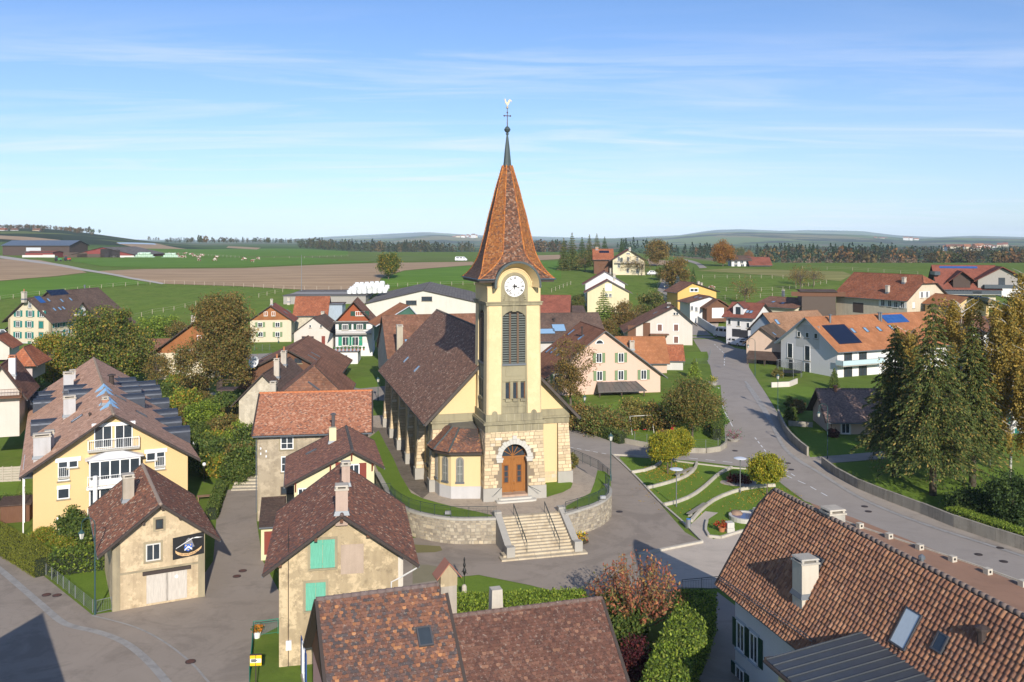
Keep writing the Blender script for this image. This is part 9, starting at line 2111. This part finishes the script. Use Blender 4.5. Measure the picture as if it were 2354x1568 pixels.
CARP = [(0,.08),(.0,.42),(.03,.50),(.10,.56),(.22,.98),(.30,1.0),(.62,.98),(.74,.60),(.95,.50),(1.0,.38),(1.0,.08)]
CARW = [[(.17,.60),(.25,.92),(.42,.93),(.42,.60)],[(.44,.60),(.44,.93),(.60,.91),(.70,.60)]]
VANP = [(0,.05),(0,.5),(.01,.93),(.04,1.0),(.74,1.0),(.80,.95),(.90,.58),(.98,.46),(1.0,.35),(1.0,.05)]
VANW = [[(.70,.56),(.70,.86),(.78,.86),(.86,.58)],[(.40,.60),(.40,.86),(.62,.86),(.62,.60)],[(.10,.60),(.10,.86),(.34,.86),(.34,.60)]]
def caps(o,f,tap,z0=.62,z1=.92,xr=.0,xf=.0,L=4,H=1.5,rear=True):
 y = tap(.7) * .85
 MB().prism([(f(.005,z0)[0] - .03,-y,f(0,z0)[1]),(f(.005,z0)[0] - .03,y,f(0,z0)[1]),(f(.01,z1)[0] - .015,y * .95,f(0,z1)[1]),(f(.01,z1)[0] - .015,-y * .95,f(0,z1)[1])],(-.012,0,0)).build('rear_window',car_glass,o)
 for s_ in (-1,1): MB().box(f(0,.4)[0] - .04,f(0,.4)[0] + .02,*sorted((s_ * y * .8,s_ * y * 1.12)),f(0,.30)[1],f(0,.46)[1]).build('tail_light',lamp_r,o); MB().box(f(1,.4)[0] - .03,f(1,.4)[0] + .03,*sorted((s_ * y * .6,s_ * y * 1.1)),f(0,.32)[1],f(0,.44)[1]).build('headlight',lamp_w,o)
wp = plain('white_car_paint',(.72,.72,.72),.25,.5,var=.02); bp_ = plain('dark_car_paint',(.02,.022,.03),.2,.6,var=.1)
for args in (('camper_van','white camper van parked below the maroon roofed house',gp(('R3',1715,862)),R(118),6.0,2.1,2.75,VANP,VANW,wp,'van'),('delivery_van','small white van parked behind the camper van',gp(('R3',1815,925)),R(125),4.4,1.8,1.85,VANP,VANW[:2],wp,'van'),('parked_car','white car half hidden beside the tan gable house',gp(('R3',1885,935)),R(125),4.2,1.75,1.5,CARP,CARW,wp,'car'),
   ('parked_car','dark car parked at the left edge beside the teal shuttered farmhouse',gp(('R1',20,1030)),R(20),4.5,1.8,1.6,CARP,CARW,bp_,'car'),('parked_car','white car in the yard of the cream farmhouse',gp(('R3',1105,326)),R(5),4.5,1.8,1.6,CARP,CARW,wp,'car'),('pickup_truck','white van driving on the far field road',gp(('U1',300,272)),R(-4),6.5,2.2,2.4,VANP,VANW,wp,'van')):
 o,f_,tap_ = vehicle(*args,wr=.36); caps(o,f_,tap_)
def tractor(p,label,mm):
 o = empty('tractor',gp(p),.4,label,'tractor'); MB().box(-.4,1.7,-.4,.4,.8,1.6).build('bonnet',mm,o); MB().frustum((-.9,0),.7,.75,.6,.65,1.0,2.7).build('cab',car_glass,o); MB().box(-1.6,-.2,-.75,.75,2.7,2.85).build('cab_roof',mm,o)
 for x,r_,w_ in ((-1.0,.85,.45),(1.2,.5,.3)):
  for s_ in (-1,1): t_ = MB().lathe([(.1,-w_/2),(r_,-w_/2.2),(r_,w_/2.2),(.1,w_/2)],16).build('wheel',tyre_m,o,False,(x,s_ * .85,r_)); t_.rotation_euler = (R(90),0,0)
tractor(('R1',495,398),'green and yellow tractor at the red farm shed',plain('tractor_green',(.03,.25,.08))); tractor(('R1',575,395),'small red tractor beside the cattle barn',plain('tractor_red',(.4,.04,.03)))
# ------------------------------------------------------------------ fields: fences, bales, cows
for i,(pts,lb) in enumerate((([(0,690),(60,682),(150,672),(260,660),(345,654)],'pale post fence along the meadow track, left part'),([(378,653),(470,656),(560,660),(700,667),(868,667)],'post fence along the lower edge of the ploughed field'),([(300,735),(350,722),(400,714),(450,702)],'short row of posts rising through the meadow behind the farmhouse'),([(595,684),(650,672)],'posts in the meadow above the orange shingled gable'),([(868,661),(960,658),(1090,655)],'posts behind the bale stack'),([(300,578),(420,585),(560,594),(700,594),(800,590)],'posts of the cattle pasture'),([(1268,672),(1312,655)],'posts on the slope right of the spire'),
 ([(1610,665),(1700,672),(1800,668),(1900,652)],'paddock fence above the maroon roofs, upper line'),([(1640,690),(1720,686),(1830,680),(1890,676)],'paddock fence above the maroon roofs, lower line'),([(1845,618),(1960,622),(2110,632)],'post fence along the crest behind the big red roof'),([(1615,640),(1700,640),(1800,640)],'row of vineyard posts on the slope'),([(1470,632),(1525,640),(1512,660)],'garden fence before the cream farmhouse'))):
 wire_fence('field_fence',lb,pts,1.35,post_w,4.0 if i not in (5,9) else 9.0,wires=2,pr=.07)
bale_w,bale_g = plain('bale_white',(.74,.76,.74),.35,.4),plain('bale_green',(.42,.56,.44),.4,.4)
def bales(p0,p1,d,n,m,rows,lbl,grp,r_=.75):
 me = MB().lathe([(r_ * .85,-.62),(r_,-.5),(r_,.5),(r_ * .85,.62)],12).mesh('bale',m); A,B = P(p0,d),P(p1,d); up = Vector((0,0,r_ * 1.75))
 for k in range(rows):
  cnt = max(1,int(n * (1 - k * .16)))
  for j in range(cnt):
   c = A.lerp(B,(j + .5 + (n - cnt) * .5) / n) + up * k; c.z = A.z + (B.z - A.z) * (j / n) + r_ * 1.75 * k + r_
   o = link('bale',me,None,c + Vector((0,random.uniform(-.3,.3),0))); o.rotation_euler = (random.uniform(-.1,.1),R(90) if k % 2 else 0,random.uniform(-.3,.3)); tag(o,lbl,'bale',grp)
for k in range(3): bales((797 + k * 3,677 - k * 4),(890 + k * 3,674 - k * 5),290 + k * 4,8,bale_w,2,'white wrapped silage bale in the stack behind the long hall','white bales behind the hall')
for k in range(2): bales((300 + k * 4,600 - k),(362 + k,600 - k),596 + k * 4,13,bale_g,4,'pale green wrapped bale in the larger stack by the cattle barn','green bales by the cattle barn'); bales((366,601),(418,600),594 + k * 4,11,bale_g,3 + k,'pale green wrapped bale in the lower stack by the pasture','green bales by the pasture')
cow_m = NT('cow_hide'); oi = cow_m.n.new('ShaderNodeObjectInfo'); tcc = cow_m.n.new('ShaderNodeTexCoord'); va = cow_m.n.new('ShaderNodeVectorMath'); va.operation = 'ADD'; cow_m.l.new(tcc.outputs['Object'],va.inputs[0]); cow_m.l.new(oi.outputs['Location'],va.inputs[1])
cow_mat = cow_m.fin(cow_m.mix(cow_m.ramp(cow_m.noise(1.3,2,.5,vec=va.outputs[0]),((.47,0.0),(.50,1.0))),(.66,.60,.52),(.20,.075,.035)),.9)
def cow_mesh(head_down):
 bm = bpy.data.meshes.new('cow_skin'); V = [(-.95,0,1.05),(-.5,0,1.08),(.0,0,1.02),(.5,0,1.08),(.75,0,1.15),(1.15,0,.75 if head_down else 1.45),(1.45,0,.25 if head_down else 1.40),(1.62,0,.10 if head_down else 1.30)]; E_ = [(i,i+1) for i in range(7)]; Rr_ = [.30,.38,.40,.36,.28,.17,.16,.10]
 for x,s_,root in ((-.80,-1,0),(-.80,1,0),(.62,-1,3),(.62,1,3)):
  k = len(V); back = root == 0
  V += [(x,s_*.22,.78),(x + (.10 if back else .0),s_*.23,.52),(x - (.06 if back else 0),s_*.23,.30),(x,s_*.23,.03)]; Rr_ += [.17,.10,.07,.08]; E_ += [(root,k),(k,k+1),(k+1,k+2),(k+2,k+3)]
 k = len(V); V += [(-1.16,0,1.0),(-1.2,0,.45)]; Rr_ += [.05,.05]; E_ += [(0,k),(k,k+1)]
 hd = 6
 for s_ in (-1,1): k = len(V); h0 = V[hd]; V += [(h0[0]-.12,s_*.26,h0[2]+.12)]; Rr_ += [.05]; E_ += [(hd,k)]
 bm.from_pydata(V,E_,[]); ob = bpy.data.objects.new('cow_skin',bm); col.objects.link(ob); mod = ob.modifiers.new('s','SKIN'); sub = ob.modifiers.new('u','SUBSURF'); sub.levels = 1
 for i,sv in enumerate(bm.skin_vertices[0].data): sv.radius = (Rr_[i],Rr_[i]); sv.use_root = i == 2
 dgx = bpy.context.evaluated_depsgraph_get(); me = bpy.data.meshes.new_from_object(ob.evaluated_get(dgx)); me.name = 'cow'; bpy.data.objects.remove(ob); me.materials.clear(); me.materials.append(cow_mat); return me
cowm = [cow_mesh(True),cow_mesh(False)]
for i,(x,y) in enumerate(((1165,318),(1215,315),(1075,308),(1440,335),(1495,345),(1505,358),(1525,362),(1545,365),(1570,365),(1575,335),(1625,342),(1640,340),(1655,358),(1685,368),(1692,392),(1700,365),(1715,352),(1722,350),(1830,390),(1842,368),(2078,385),(2148,402),(2195,380),(1470,340),(1515,340))):
 o = link('cow',cowm[i % 2],None,gp(('R1',x,y + 6))); o.rotation_euler = (0,0,random.uniform(0,6.28)); o.scale = (1.15,) * 3; tag(o,'brown and white cow grazing on the far pasture','cow','cows on the pasture')
# grazing cow near the ochre house
o = link('cow',cowm[0],None,gp(('R3',1610,452))); o.rotation_euler = (0,0,2.6); tag(o,'black and white cow in the paddock above the ochre house','cow')
# house outside the picture whose shade falls on the lane at the lower left
h = house_xyz('house','neighbouring house just outside the lower left corner that shades the lane',Vector((-33.6,29.0,-2.3)),0,8.0,15.0,6.6,11.0,oe=.6,og=.6,wall=W_cream,roof=R_brown)
# ------------------------------------------------------------------ haze
hzm = bpy.data.materials.new('haze'); hzm.use_nodes = True; hn = hzm.node_tree.nodes; hn.clear(); pv = hn.new('ShaderNodeVolumePrincipled'); pv.inputs['Color'].default_value = (.66,.83,1.0,1); pv.inputs['Density'].default_value = 5.5e-5; pv.inputs['Anisotropy'].default_value = -.3
ho_ = hn.new('ShaderNodeOutputMaterial'); hzm.node_tree.links.new(pv.outputs[0],ho_.inputs['Volume'])
zmin = -22.0; hb_ = MB().box(-16000,16000,-70,15800,zmin,190.0).build('haze',hzm); tag(hb_,kind='stuff')
